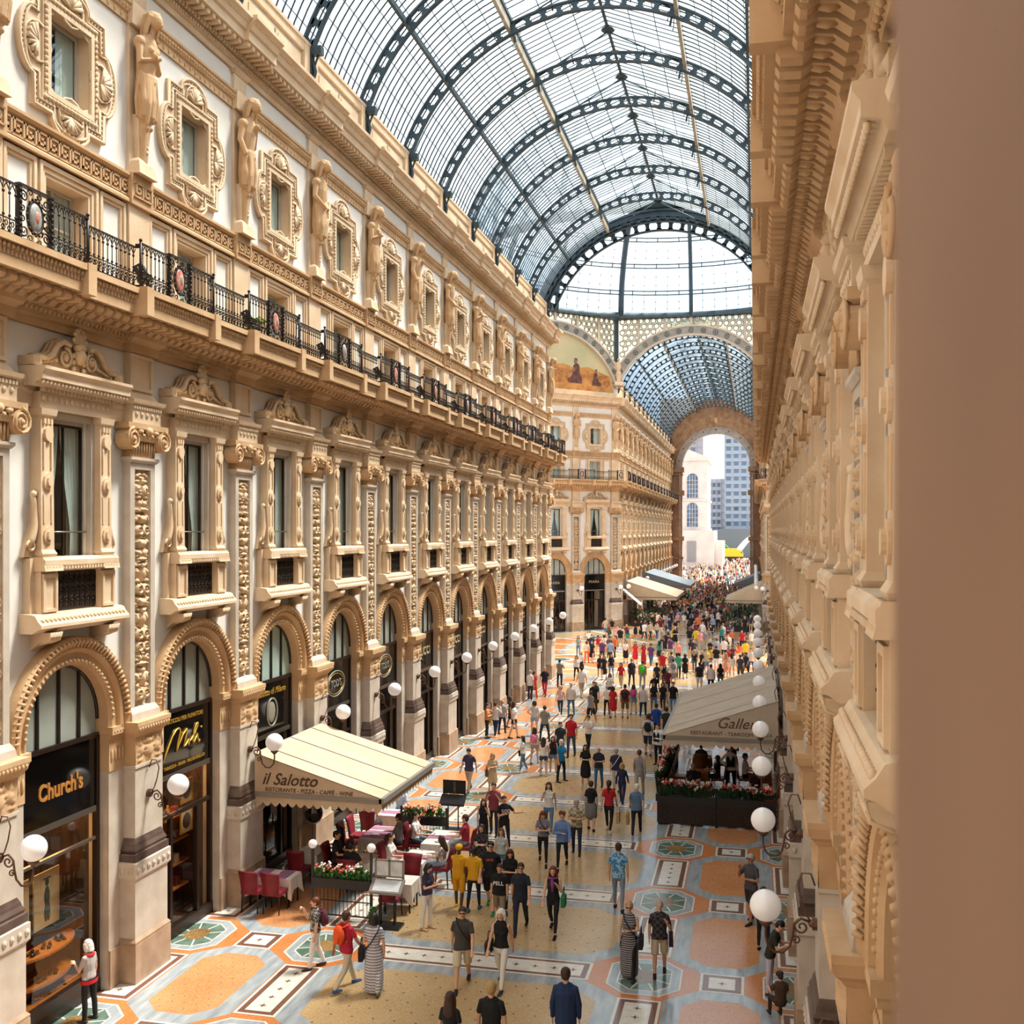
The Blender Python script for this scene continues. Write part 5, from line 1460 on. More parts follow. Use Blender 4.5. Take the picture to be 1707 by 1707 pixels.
def facade(where, fr, step, npil, shops, wallname, i_clip, seed=0, first_lamp=0):
    """where: phrase for labels. step: signed local x between pilasters (first at x=0)."""
    rnd=random.Random(seed)
    for i in range(npil):
        x=step*i; M=fr@Matrix.Translation((x,0,0)); w=ORD[i]
        p=place(PIL,M); tag(p,f'tall sandstone pilaster with carved candelabra panel, {w} along {where}','pilaster','carved pilasters')
        lo,hi=i_clip.get(i,(None,None))
        t=clipped_tree(TRIM,lo if lo is not None else -H2-.01,hi if hi is not None else H2+.01) if i in i_clip else copy_tree(TRIM)
        t.matrix_world=M; numbered(t,'trim')
        if 'corner' in where:
            for ch in list(t.children):
                if ch.name.startswith('parapet'): bpy.data.objects.remove(ch)
        t['kind']='structure'
        tag(t,f'bands of moulded stone cornice, {w} length along {where}','cornice',kind='structure')
        k=(i+seed)%3!=0
        r=clipped_tree(RAIL[0 if k else 1],lo if lo is not None else -H2-.01,hi if hi is not None else H2+.01) if i in i_clip else copy_tree(RAIL[0 if k else 1])
        r.matrix_world=M; tag(r,f'black iron balcony railing with {"red" if k else "grey"} oval, {w} along {where}','railing','iron balcony railings')
        s=place(STAT[(i+seed)%3],M); tag(s,f'{["robed figure with folded arms","bare-chested figure with drapery","robed figure raising one hand"][(i+seed)%3]}, stone caryatid, {w} along {where}','statue','stone caryatids')
        if i>=first_lamp:
            l=place(LAMP,M); tag(l,f'white globe lamp on scrolled iron arm, {w} along {where}','wall lamp','white globe wall lamps')
    for i in range(npil-1):
        x=step*(i+.5); M=fr@Matrix.Translation((x,0,0)); w=ORD[i]
        wb=bpy.data.objects.new(wallname,WALLBAY); C.objects.link(wb); wb.matrix_world=M; tag(wb,f'white plaster wall bay, {w} along {where}','wall',kind='structure')
        b=place(BIGW[1 if rnd.random()<.7 and i!=0 else 0],M); numbered(b,'window'); tag(b,f'tall window under a scrolled stone pediment, {w} along {where}','window',kind='structure')
        a=place(ATT,M); numbered(a,'window'); tag(a,f'square attic window behind the balcony, {w} along {where}','window',kind='structure')
        u=place(UPW[i%2 if i>1 else 0],M); numbered(u,'window'); tag(u,f'upper window in a lobed shell frame, {w} along {where}','window',kind='structure')
        sh=shops(i); s=place(SHOPS[sh[0]],M)
        tag(s,f'arched shop front with {sh[1]}, {w} along {where}','shop front','arched shop fronts')
        sb=[c for c in s.children if c.name.startswith('sign_board')][0]
        if sh[2]: sh[2](sb)
GOLDC=mat('copper_gold_letters','#d9944a',.35,metal=.4)
def s_church(sb):
    put_text(sb,text_mesh("Church's",.46,.012,.0,.012,GOLDC,1.0,.84),-.05,-.16,4.62)
def s_noli(sb):
    pts=[(170,1100),(200,980),(240,860),(320,640),(380,530),(430,490),(455,520),(450,600),(410,760),(385,910),(430,790),(500,610),(570,505),(580,540),(550,660),(510,830),(545,800),(600,700),(620,730),(600,790),(590,760),(640,710),(700,600),(765,450),(770,395),(745,410),(700,540),(675,680),(685,765),(720,700),(765,600),(770,680),(785,745),(805,700)]
    def cv(x,y):
        u=(x-85)/915; a=300-290*u; b=1390-350*u; return (1.2-2.4*u, -.15, 5.42-1.44*(y-a)/(b-a))
    mb=MB(); mb.tube([cv(*p) for p in pts],[.02+.012*((i*7)%5)/5 for i in range(len(pts))],6); mb.ball(cv(835,470),.03,6); mb.build('script_lettering',[GOLD],sb)
    put_text(sb,text_mesh("ARTICOLI PER FUMATORI",.15,.006,0,.001,GOLD),0,-.16,5.22)
    put_text(sb,text_mesh("TABACCHI - SIGARI - VALORI BOLLATI",.11,.006,0,.001,GOLD),0,-.16,4.13)
GREYOV=mat('grey_oval_crest','#8d8678',.5)
def oval_ring(sb,x,z,rx,rz,m,name='oval_emblem',w=.025):
    mb=MB(); mb.tube([(x+rx*math.cos(2*PI*i/24),-.16,z+rz*math.sin(2*PI*i/24)) for i in range(24)],w,4,closed=True); o=mb.build(name,[m],sb); return o
def s_salotto(sb):
    put_text(sb,text_mesh("Salotto di Milano",.26,.006,.3,.0,GOLD),-.0,-.16,5.15)
    oval_ring(sb,0,4.55,.33,.4,GREYOV,w=.03); mb=MB(); mb.ball((0,-.17,4.55),(.25,.02,.3),12); mb.build('crest',[GREYOV],sb)
def s_tods(sb):
    oval_ring(sb,0,4.7,.75,.42,GREYOV); oval_ring(sb,0,4.7,.66,.34,GOLD,w=.012)
    put_text(sb,text_mesh("TOD'S",.34,.008,0,.004,GREYOV,1.0,.95),0,-.15,4.7)
GOLDP=mat('pale_gold_letters','#cdb78a',.35,metal=.4)
def s_gucci(sb): put_text(sb,text_mesh("GUCCI",.5,.012,0,.004,GOLDP,1.15),0,-.15,4.7)
def s_prada(sb): put_text(sb,text_mesh("PRADA",.34,.01,0,.004,GOLDP,1.25),0,-.15,4.75)
def left_shops(i):
    return {0:('church','gold name and shoes',s_church),
            1:('noli','gold script board',s_noli),
            2:('pale','pale green fanlight',s_salotto),
            3:('dark','oval emblem',s_tods),
            4:('dark','oval emblem',s_tods)}.get(i,('dark','five pale letters',s_gucci))
def plain_shops(i): return ('dark','plain black board',None)
def prada_shops(i): return ('dark','small gold letters',s_prada)
RZ=lambda a: Matrix.Rotation(math.radians(a),4,'Z')
LW=XC-HW; RW=XC+HW
# left near: pilasters k=-1..10 ; local x -> -Y
facade('the near left facade', Matrix.Translation((LW,K0-P,0))@RZ(-90), -P, 12, left_shops,'wall_left',{11:(-.70,H2+.01)},0)
# right near: k=-3..10 ; local x -> +Y
facade('the near right facade', Matrix.Translation((RW,K0-3*P,0))@RZ(90), P, 14, plain_shops,'wall_right',{13:(-H2-.01,.70)},1)
facade('the left facade past the crossing', Matrix.Translation((LW,YF0,0))@RZ(-90), -P, 15, plain_shops,'wall_left',{0:(-H2-.01,.70)},2)
facade('the right facade past the crossing', Matrix.Translation((RW,YF0,0))@RZ(90), P, 15, plain_shops,'wall_right',{0:(-.70,H2+.01)},1)
for idx,nm,wn in ((1,'left','wall_left'),(7,'right','wall_right')):
    F=face_frame(idx)
    facade(f'the far {nm} corner facade', F@Matrix.Translation((-1.5*P,0,0)), P, 4, prada_shops if idx==1 else plain_shops, wn,{0:(-.34,H2+.01),3:(-H2-.01,.34)},0)
for p in PROTOS:
    for c in list(p.children_recursive): bpy.data.objects.remove(c)
    bpy.data.objects.remove(p)

# ---- plain near walls; unseen shell added behind the facades to block sky light
def shell(name,x0,x1,y0,y1,z0,z1,label,m=PLASTER):
    mb=MB(); mb.box(x0,x1,y0,y1,z0,z1); o=mb.build(name,[m]); tag(o,label,'wall',kind='structure'); return o
shell('wall_left',LW-.42,LW,-12,K0-P,0,24.85,'plain white plaster wall on the left nearest the camera end')
shell('wall_right',RW,RW+.42,-12,K0-3*P,0,24.85,'plain white plaster wall on the right nearest the camera end')
shell('wall_back',LW,RW,-12.5,-12,0,30,'unseen solid wall added behind the viewpoint to keep light out',STONE)  # unseen end closed solid to limit light from behind
for s,nm in ((-1,'left'),(1,'right')):
    a,b=sorted((XC+s*(HW+2.3),XC+s*(HW+2.6))); 
    shell('wall_'+nm,a,b,-12,Y_OCT0,0,24.9,f'unseen wall added to block sky light behind the near {nm} facade',ROOFTILE)
    shell('wall_'+nm,a,b,Y_OCT1,Y_END+1,0,24.9,f'unseen wall added to block sky light behind the far {nm} facade',ROOFTILE)
    a,b=sorted((XC+s*(HW+.3),XC+s*(HW+2.6)))
    for (y0,y1,nn) in ((-12,Y_OCT0,'near'),(Y_OCT1,Y_END+1,'far')):
        o=shell('ceiling',a,b,y0,y1,24.8,25.0,f'unseen slab added to block sky light above the {nn} {nm} rooms',ROOFTILE)
        o=shell('ceiling',a,b,y0,y1,14.4,14.6,f'floor slab inside the {nn} {nm} rooms',ROOFTILE)
    # corner masses at the crossing
    for (yc,d) in ((Y_OCT0,-1),(Y_OCT1,1)):
        y0,y1=sorted((yc,yc+d*.72)); shell('wall_'+nm,*sorted((XC+s*(HW-.0),XC+s*(HW+2.5))),y0,y1,0,24.85,f'{"near" if d<0 else "far"} {nm} corner of the crossing')
for idx in (3,5,1,7):
    F=face_frame(idx); mb=MB()
    if idx in(3,5): mb.box(-7.5,7.5,-.6,0,0,24.9); mb.xform(F); o=mb.build('wall_left' if idx==3 else 'wall_right',[PLASTER]); tag(o,'plain plaster wall of a near corner of the crossing','wall',kind='structure')
    mb=MB(); mb.box(-7.5,7.5,-2.4,-2.2,0,24.9); mb.box(-7.5,7.5,-2.4,-.3,24.8,25.0); mb.xform(F); o=mb.build('wall_left' if idx<4 else 'wall_right',[ROOFTILE]); tag(o,'unseen wall and slab added behind a crossing corner to block sky light','wall',kind='structure')  # same added sky-blocking shell behind the corners

# ---- roof
RB=make_roof_bay(); RB2=make_roof_bay(.017,.009); RI=make_rib()
RIBN=0
NR=['first','second','third','fourth','fifth','sixth','seventh','eighth','ninth','tenth','eleventh','twelfth','thirteenth','fourteenth','fifteenth','sixteenth','seventeenth','eighteenth']
for i in range(17):
    y=K0+P*(i-6)
    r=copy_tree(RI); r.location=(XC,y,0); tag(r,f'arched steel lattice rib of the near glass roof, {NR[i]} from the camera end','roof rib','arched roof ribs')
    if i<16:
        b=copy_tree(RB); b.location=(XC,y+H2,0); b['label']=f'curved glass roof between ribs, {NR[i]} bay of the near hall'; b['category']='glass roof'
for i in range(15):
    y=YF0+P*i
    r=copy_tree(RI); r.location=(XC,y,0); tag(r,f'arched steel lattice rib of the far glass roof, {NR[i]} beyond the crossing','roof rib','arched roof ribs')
    if i<14:
        b=copy_tree(RB2); b.location=(XC,y+H2,0); b['label']=f'curved glass roof between ribs, {NR[i]} bay beyond the crossing'; b['category']='glass roof'
for p in (RB,RB2,RI):
    for c in list(p.children_recursive): bpy.data.objects.remove(c)
    bpy.data.objects.remove(p)
# dark end arch of the near roof
mb=MB(); arch_band(mb,8.05,8.75,ZV,-.25,.2,A0,PI-A0,48); 
for r0,r1 in ((8.05,8.15),(8.6,8.75)): arch_band(mb,r0,r1,ZV,-.35,.3,A0,PI-A0,48)
mb2=MB(); arch_band(mb2,7.35,7.45,ZV,-.12,.12,A0,PI-A0,48); arch_band(mb2,7.95,8.05,ZV,-.12,.12,A0,PI-A0,48)
for i in range(25):
    a=A0+(PI-2*A0)*(i+.5)/25; arch_band(mb2,7.45,7.95,ZV,-.06,.06,a-.016,a+.016,1); arch_band(mb2,7.45,7.55,ZV,-.06,.06,a-.022,a+.022,1); arch_band(mb2,7.85,7.95,ZV,-.06,.06,a-.022,a+.022,1)
o=mb.build('end_arch',[STEEL],loc=(XC,Y_OCT0+.1,0)); mb2.build('lattice_ring',[STEEL],o); tag(o,'heavy dark steel arch closing the near glass roof at the crossing','arch')
for idx,nm in ((0,'far hall opening'),(1,'far left corner'),(7,'far right corner'),(2,'left wing opening'),(6,'right wing opening')):
    F=face_frame(idx)
    a=make_portal_arch(); put(a,F); tag(a,f'rosette-patterned arch band over the {nm}','arch','crossing arches')
    s=make_spandrel(); put(s,F); tag(s,f'cream cast lattice with round holes above the {nm}','lattice','crossing lattices')
    if idx in(1,7): l=make_lunette(); put(l,F); tag(l,f'painted half-round mural of field workers over the {nm}','mural')
for s in(-1,1):
    e=make_eagle(); e.matrix_world=Matrix.Translation((XC+s*7.2,Y_OCT1-.2,0))@Matrix.Rotation(math.radians(180-22*s),4,'Z'); tag(e,f'spread-winged stone eagle on the far {"left" if s<0 else "right"} corner of the crossing','sculpture')
make_dome(); build_end(); build_outside()

# floodlights and a plant on the left balcony
m=MB(); m.box(-.1,.1,-.16,.16,.12,.34); m.prism([(-.1,.12),(.1,.12),(.16,.0),(-.16,.0)],'y',-.18,.18); m.tube([(0,-.2,.1),(0,-.2,.28),(0,.2,.28),(0,.2,.1)],.015,4); m.box(-.03,.03,-.03,.03,-.25,.05)
fl_=m.mesh('floodlight',[BLACKP])
for i in range(11):
    o=bpy.data.objects.new('floodlight',fl_); C.objects.link(o); o.location=(LW+.86,K0+P*(i-1)+3.85,15.12); o.rotation_euler=(0,-.5,.3)
    tag(o,f'small black floodlight behind the left balcony railing, {ORD[i]} one along the near facade','floodlight','balcony floodlights')
m=MB(); m.lathe([(.1,0),(.14,.22)],0,0,10); o=m.build('potted_plant',[WOODTAN],loc=(LW+.75,25.2,14.82)); m=MB(); rr=random.Random(2)
for k in range(60): m.ball((rr.uniform(-.25,.25),rr.uniform(-.3,.3),.3+rr.uniform(-.08,.25)),(.05,.05,.03),5)
m.build('leaves',[mat('yellow_green_leaves','#9ab82e',.6)],o); tag(o,'yellow-green potted plant behind the left balcony railing','plant')

# stone jamb right beside the camera
mb=MB(); mb.box(.081,1.3,.30,.66,8.2,13.5); mb.box(.18,1.4,.0,.66,7.9,8.2,0)
o=mb.build('window_jamb',[mat('smooth_tan_stone','#8f6c52',.85,'#7a5a44',3.0,contrast=(.2,.8),detail=1.5)]); tag(o,'blurred tan stone jamb filling the right edge, right beside the camera','stone jamb',kind='structure')
# ================================================================ awnings, restaurants, shop displays
def awning(xw,xf,y0,y1,zw,zf,label,canvas=AWN,val=True,bar=AWN_BAR,seams=4,near_text=None):
    r=empty('awning',((xw+xf)/2,(y0+y1)/2,0)); ox,oy=(xw+xf)/2,(y0+y1)/2
    s=1 if xf>xw else -1
    def L_(p): return (p[0]-ox,p[1]-oy,p[2])
    m=MB()
    a=[(xw,y0,zw),(xf,y0,zf),(xf,y1,zf),(xw,y1,zw)]
    up=[L_(p) for p in a]; dn=[(p[0],p[1],p[2]-.03) for p in up]
    m.add(up+dn,[(0,1,2,3),(7,6,5,4),(0,4,5,1),(1,5,6,2),(2,6,7,3),(3,7,4,0)])
    m.build('canvas_roof',[canvas],r)
    for yy,nm in ((y0,1),(y1,-1)):
        m=MB(); tri=[L_((xw,yy,zf-.02)),L_((xf,yy,zf-.02)),L_((xw,yy,zw-.02))]; m.add(tri+[(p[0],p[1]+.02*nm,p[2]) for p in tri],[(0,1,2),(5,4,3)]); m.build('side_panel',[canvas],r)
    m=MB()
    for i in range(seams):
        t=(i+.5)/seams if seams>1 else .5; y=y0+(y1-y0)*t
        p=L_((xw,y,zw+.012)); q=L_((xf,y,zf+.012)); m.add([(p[0],p[1]-.02,p[2]),(p[0],p[1]+.02,p[2]),(q[0],q[1]+.02,q[2]),(q[0],q[1]-.02,q[2])],[(0,1,2,3)])
    m.build('seams',[AWN_D],r)
    m=MB()
    x0,x1=sorted((xw-ox,xf-ox)); b=.09
    m.box(x0,x1,y0-oy-.04,y0-oy+.04,zf-.13,zf-.01); m.box(x0,x1,y1-oy-.04,y1-oy+.04,zf-.13,zf-.01); xx=xf-ox; m.box(xx-.07,xx+.07,y0-oy-.04,y1-oy+.04,zf-.13,zf+.01)
    m.build('awning_frame',[bar],r)
    if val:
        m=MB()
        def scallop(p0,p1,n):
            pts=[];d=Vector(p1)-Vector(p0)
            for i in range(n*6+1):
                t=i/(n*6); q=Vector(p0)+d*t; pts.append((q.x,q.y,zf-.27-.11*abs(math.sin(PI*n*t))))
            o=len(pts); tp=[(p[0],p[1],zf-.12) for p in pts]
            m.add(pts+tp,[(i,i+1,o+i+1,o+i) for i in range(o-1)])
        scallop((xw-ox,y0-oy,0),(xf-ox,y0-oy,0),int(abs(xw-xf)/.24)); scallop((xf-ox,y0-oy,0),(xf-ox,y1-oy,0),int((y1-y0)/.24)); scallop((xw-ox,y1-oy,0),(xf-ox,y1-oy,0),int(abs(xw-xf)/.24))
        m.build('scalloped_valance',[canvas],r)
    if near_text:
        for (txt,size,shear,off,dx,dz,col) in near_text:
            o=bpy.data.objects.new('lettering',text_mesh(txt,size,.004,shear,off,col)); C.objects.link(o); o.parent=r
            o.rotation_euler=(PI/2,0,0); o.location=(dx-ox,y0-oy-.012,dz)
    tag(r,label,'awning'); return r
INK=mat('dark_awning_print','#4b3328',.8)
INK2=mat('faded_awning_print','#6a4a3a',.8)
awning(-13.05,-9.45,25.85,30.25,3.86,2.83,'large cream scalloped awning over the left restaurant, nearest on that side',near_text=[('il Salotto',.44,.35,.004,-12.05,3.17,INK),('RISTORANTE - PIZZA - CAFFÈ - WINE',.15,.15,0,-11.5,2.9,INK)],seams=3)
AWN2=mat('grey_beige_canvas','#cdbba6',.85,'#c2af99',1.5)
awning(.75,-2.95,35.0,44.4,4.3,3.05,'large beige awning over the right-hand restaurant, nearest on that side',AWN2,near_text=[('Galleria',.5,.35,0,-.45,3.5,INK2),('RESTAURANT - TEAROOM - PIZZA',.17,0,0,-.75,3.16,INK2)],seams=4)
awning(-13.0,-7.8,109.0,120.5,4.6,3.0,'cream awning beyond the crossing on the left, first of two there',seams=5)
GREYC=mat('grey_canvas','#8d949b',.85)
awning(-13.0,-7.6,128.0,140.0,4.8,3.2,'grey awning beyond the crossing on the left, farther of two there',GREYC,seams=5)
awning(.75,-2.8,105.8,114.5,4.6,3.0,'pale awning beyond the crossing on the right, above the dark hedge',seams=3)
awning(.75,-2.6,138,146,4.4,3.0,'small dark awning far down the right side near the exit',GREYC,seams=3)
# slanted white sunscreen near the far left corner
r=MB(); r.add([(0,0,3.9),(1.9,-.6,2.4),(1.9,1.2,2.4),(0,1.6,3.9),(0,0,3.85),(1.9,-.6,2.35),(1.9,1.2,2.35),(0,1.6,3.85)],[(0,1,2,3),(7,6,5,4),(0,4,5,1),(1,5,6,2),(2,6,7,3),(3,7,4,0)]); o=r.build('sunscreen',[WHITE],loc=(-13.05,105.9,0)); tag(o,'small white slanted sunscreen at the far left corner of the crossing','sunscreen')

def make_chair(matx,high=.98):
    r=empty('dining_chair')
    m=MB(); m.box(-.22,.22,-.22,.22,.42,.50); m.build('seat',[matx],r)
    m=MB(); n=6; vs=[];fs=[]
    for i in range(n+1):
        t=i/n; z=.46+(high-.46)*t; w=.19+.05*t; y=.2+.09*t*t
        vs+=[(-w,y,z),(0,y+.035,z),(w,y,z),(w,y+.045,z),(0,y+.08,z),(-w,y+.045,z)]
    for i in range(n):
        for k in range(6): a=i*6+k; b=i*6+(k+1)%6; fs.append((a,b,b+6,a+6))
    fs.append(tuple(n*6+k for k in range(6))); m.add(vs,fs,0,True); m.build('backrest',[matx],r)
    for sx in(-1,1):
        for sy in(-1,1): m=MB(); m.tube([(sx*.19,sy*.19,.43),(sx*.2,sy*.22,0)],[.022,.016],6); m.build('leg',[DARKFRAME],r)
    proto_done(r); return r
CHR=make_chair(BURG); CHB=make_chair(BROWNCH)
def chair(src,x,y,rz,label,group):
    c=copy_tree(src); c.location=(x,y,0); c.scale=(1.1,1.1,1.12); c.rotation_euler=(0,0,math.radians(rz)); tag(c,label,'chair',group); return c
def table(x0,x1,y0,y1,label,cloth=CLOTHW,runner=CLOTHP,nrun=2,drop=.55,clabel=None):
    cx,cy=(x0+x1)/2,(y0+y1)/2; hx,hy=(x1-x0)/2,(y1-y0)/2
    r=empty('dining_table',(cx,cy,0)); m=MB(); m.box(-hx,hx,-hy,hy,.71,.74); m.build('tabletop',[WOODTAN],r)
    for sx in(-1,1):
        for sy in(-1,1): m=MB(); m.tube([(sx*(hx-.06),sy*(hy-.06),.71),(sx*(hx-.06),sy*(hy-.06),0)],.022,6); m.build('leg',[DARKFRAME],r)
    tag(r,label,'table')
    m=MB(); e=.012; top=[(-hx-e,-hy-e),(hx+e,-hy-e),(hx+e,hy+e),(-hx-e,hy+e)]
    # draped cloth with pointed corners
    per=[];N_=8
    for (ax,ay),(bx,by) in zip(top,top[1:]+top[:1]):
        for i in range(N_):
            t=i/N_; per.append((ax+(bx-ax)*t,ay+(by-ay)*t,min(t,1-t)))
    n=len(per); vs=[(p[0],p[1],.755) for p in per]
    for p in per:
        k=1-min(1,p[2]*4); f=1+.10*k; w=.015*math.sin(p[0]*31+p[1]*27)
        vs.append((p[0]*f+w,p[1]*f+w,.755-drop*(.62+.38*k)))
    vs.append((0,0,.755)); c=len(vs)-1
    fs=[(i,(i+1)%n,n+(i+1)%n,n+i) for i in range(n)]+[(c,i,(i+1)%n) for i in range(n)]
    m.add([(a,b,cc) for a,b,cc in vs],fs,0,False); o=m.build('tablecloth',[cloth],loc=(cx,cy,0)); tag(o,clabel or label.replace('table','tablecloth'),'tablecloth')
    if nrun:
        for i in range(nrun):
            m=MB(); 
            if hx>hy: xx=-hx+2*hx*(i+.5)/nrun; m.box(xx-.17,xx+.17,-hy-.015,hy+.015,.757,.764)
            else: yy=-hy+2*hy*(i+.5)/nrun; m.box(-hx-.015,hx+.015,yy-.17,yy+.17,.757,.764)
            m.build('runner',[runner],o)
    return r
GL=glass_mat('drinking_glass','#f4f6f4',.25,.02)
def make_glass():
    m=MB(); m.lathe([(.03,0),(.004,.006),(.004,.08),(.03,.11),(.036,.15),(.03,.19)],0,0,10,0,0,cap=False); o=m.build('wine_glass',[GL]); proto_done(o); return o
def make_plate():
    m=MB(); m.lathe([(.06,0),(.11,.012),(.125,.02),(.12,.022),(.06,.006)],0,0,16); o=m.build('plate',[WHITE]); proto_done(o); return o
GP=make_glass(); PP=make_plate()
def on_table(src,x,y,label,group,z=.766):
    c=copy_tree(src); c.location=(x,y,z); tag(c,label,src.name.split('.')[0].replace('_',' '),group)
# ---- left restaurant
table(-12.95,-11.75,25.25,25.9,'long table with white cloth against the big pier, nearest to the viewpoint',nrun=2)
chair(CHR,-12.62,24.95,180,'burgundy chair in front of the nearest white table, the one by the pier','chairs at the left restaurant')
chair(CHR,-12.02,24.95,180,'burgundy chair in front of the nearest white table, away from the pier','chairs at the left restaurant')
for i,(x,y) in enumerate(((-12.7,25.55),(-12.1,25.6))): on_table(GP,x,y,['wine glass on the nearest white table, pier end','wine glass on the nearest white table, free end'][i],'glasses on the left tables')
table(-9.5,-8.8,27.2,28.4,'white-clothed table between two seated women',nrun=1)
table(-9.35,-8.55,25.55,26.25,'white-clothed table just behind the menu stand',nrun=0)
chair(CHR,-8.98,26.65,0,'burgundy chair behind the menu stand table','chairs at the left restaurant')
chair(CHR,-8.98,25.2,180,'burgundy chair tucked behind the lit menu lectern','chairs at the left restaurant')
table(-11.35,-10.62,29.1,30.45,'empty white-clothed table with mauve mats near the back planter',nrun=3)
for i,(x,y,rz) in enumerate(((-11.75,29.4,90),(-11.75,30.15,90),(-10.22,29.4,-90),(-10.22,30.1,-90))):
    chair(CHR,x,y,rz,['burgundy chair left of the empty mat-laid table, nearer one','burgundy chair left of the empty mat-laid table, farther one','burgundy chair right of the empty mat-laid table, nearer one','burgundy chair right of the empty mat-laid table, farther one'][i],'chairs at the left restaurant')
table(-9.4,-8.7,29.0,30.45,'white-clothed table between the two seated men in white and red',nrun=1)
chair(CHR,-9.85,27.7,90,'burgundy chair of the seated woman facing right','chairs at the left restaurant')
chair(CHR,-9.85,28.35,90,'empty burgundy chair beside the woman facing right','chairs at the left restaurant')
chair(CHR,-8.42,27.8,-90,'burgundy chair of the woman in the flowered blouse','chairs at the left restaurant')
chair(CHR,-9.8,29.7,90,'burgundy chair of the seated man in white','chairs at the left restaurant')
chair(CHR,-8.3,29.75,-90,'burgundy chair of the seated man in red','chairs at the left restaurant')
table(-10.95,-10.2,26.9,27.75,'shaded white table under the awning beside the planter',nrun=0)
chair(CHR,-10.55,26.45,180,'burgundy chair in the awning shade with its back to the planter','chairs at the left restaurant')
chair(CHR,-11.35,27.35,90,'burgundy chair in the awning shade on the wall side of that table','chairs at the left restaurant')
table(-12.55,-11.9,27.3,28.2,'shaded table close to the shop wall under the awning',nrun=0)
chair(CHR,-12.2,26.85,180,'burgundy chair near the shop wall in deep awning shade','chairs at the left restaurant')
chair(CHR,-11.5,28.0,-90,'burgundy chair of the dark-haired diner under the awning','chairs at the left restaurant')
table(-11.75,-11.05,31.6,32.4,'sunlit white table of the couple past the awning',nrun=1)
chair(CHR,-11.75,31.1,180,'burgundy chair in front of the couple past the awning','chairs at the left restaurant')
for i,(x,y,l) in enumerate(((-9.2,27.5,'wine glass on the two women\'s table, nearer'),(-9.05,28.0,'wine glass on the two women\'s table, farther'),(-9.15,29.5,'wine glass on the two men\'s table'),(-10.6,27.3,'wine glass on the shaded planter-side table'))): on_table(GP,x,y,l,'glasses on the left tables')
for i,(x,y,l) in enumerate(((-9.3,27.8,'white plate on the two women\'s table'),(-9.2,29.9,'white plate on the two men\'s table, farther'),(-8.95,29.3,'white plate on the two men\'s table, nearer'),(-11.0,29.5,'white plate on the empty mat-laid table'))): on_table(PP,x,y,l,'plates on the left tables')

def leafy(mb,x0,x1,y,z,n,rnd,h=.35,cols=(0,1,2)):
    for i in range(n):
        x=rnd.uniform(x0,x1); yy=y+rnd.uniform(-.09,.09); t=rnd.random(); hh=h*rnd.uniform(.5,1.1)
        for k in range(4):
            a=rnd.uniform(0,2*PI); d=rnd.uniform(.05,.16); q=(x+d*math.cos(a),yy+d*math.sin(a),z+hh*rnd.uniform(.5,1))
            w=.025; nx,ny=-math.sin(a)*w,math.cos(a)*w; mid=((x+q[0])/2,(yy+q[1])/2,z+hh*.7)
            mb.add([(x,yy,z),(mid[0]+nx,mid[1]+ny,mid[2]),q,(mid[0]-nx,mid[1]-ny,mid[2])],[(0,1,2,3)],cols[0])
        if t<.38: 
            for k in range(3): mb.ball((x+rnd.uniform(-.05,.05),yy+rnd.uniform(-.05,.05),z+hh+rnd.uniform(-.04,.05)),(.035,.035,.03),5,cols[1] if t<.2 else cols[2])
def planter(x0,x1,y,zt,label,flow=(0,1,2),posts=True,n=60,globes=True,h=.35,seed=1,side=False,bars=True):
    cx=(x0+x1)/2; r=empty('planter_fence',(cx,y,0)); hw=(x1-x0)/2; rnd=random.Random(seed)
    m=MB(); m.box(-hw,hw,-.11,.11,zt-.24,zt); m.build('planter_box',[BLACKP],r)
    m=MB()
    if bars:
        k=int(2*hw/.1)
        for i in range(k+1): m.tube([(-hw+2*hw*i/k,-.03,.06),(-hw+2*hw*i/k,-.03,zt-.24)],.01,4)
        m.box(-hw,hw,-.045,-.015,.05,.08); m.box(-hw,hw,-.045,-.015,.42,.44)
    else: m.box(-hw,hw,-.06,.06,.06,zt-.24)
    m.build('fence_bars',[IRON],r)
    m=MB(); leafy(m,-hw+.05,hw-.05,0,zt-.02,n,rnd,h); m.build('flowers',[LEAF if seed!=7 else LEAF_D,FLOWR,FLOWW],r)
    if posts:
        for s in(-1,1): m=MB(); m.box(s*hw-.03,s*hw+.03,-.04,.02,0,zt+ (.72 if globes else .3)); m.build('post',[BLACKP],r)
        if globes:
            for s in(-1,1): m=MB(); m.ball((s*hw,-.01,zt+.82),.115,14); m.build('globe_lamp',[OPAL],r)
    tag(r,label,'planter'); return r
planter(-10.98,-9.4,24.95,1.0,'black iron planter fence with flowers and two globe lamps, in front of the left tables',n=90,seed=2)
planter(-10.65,-9.2,30.9,1.0,'black iron planter fence with red blooms at the back of the left tables',n=60,seed=3,globes=False)
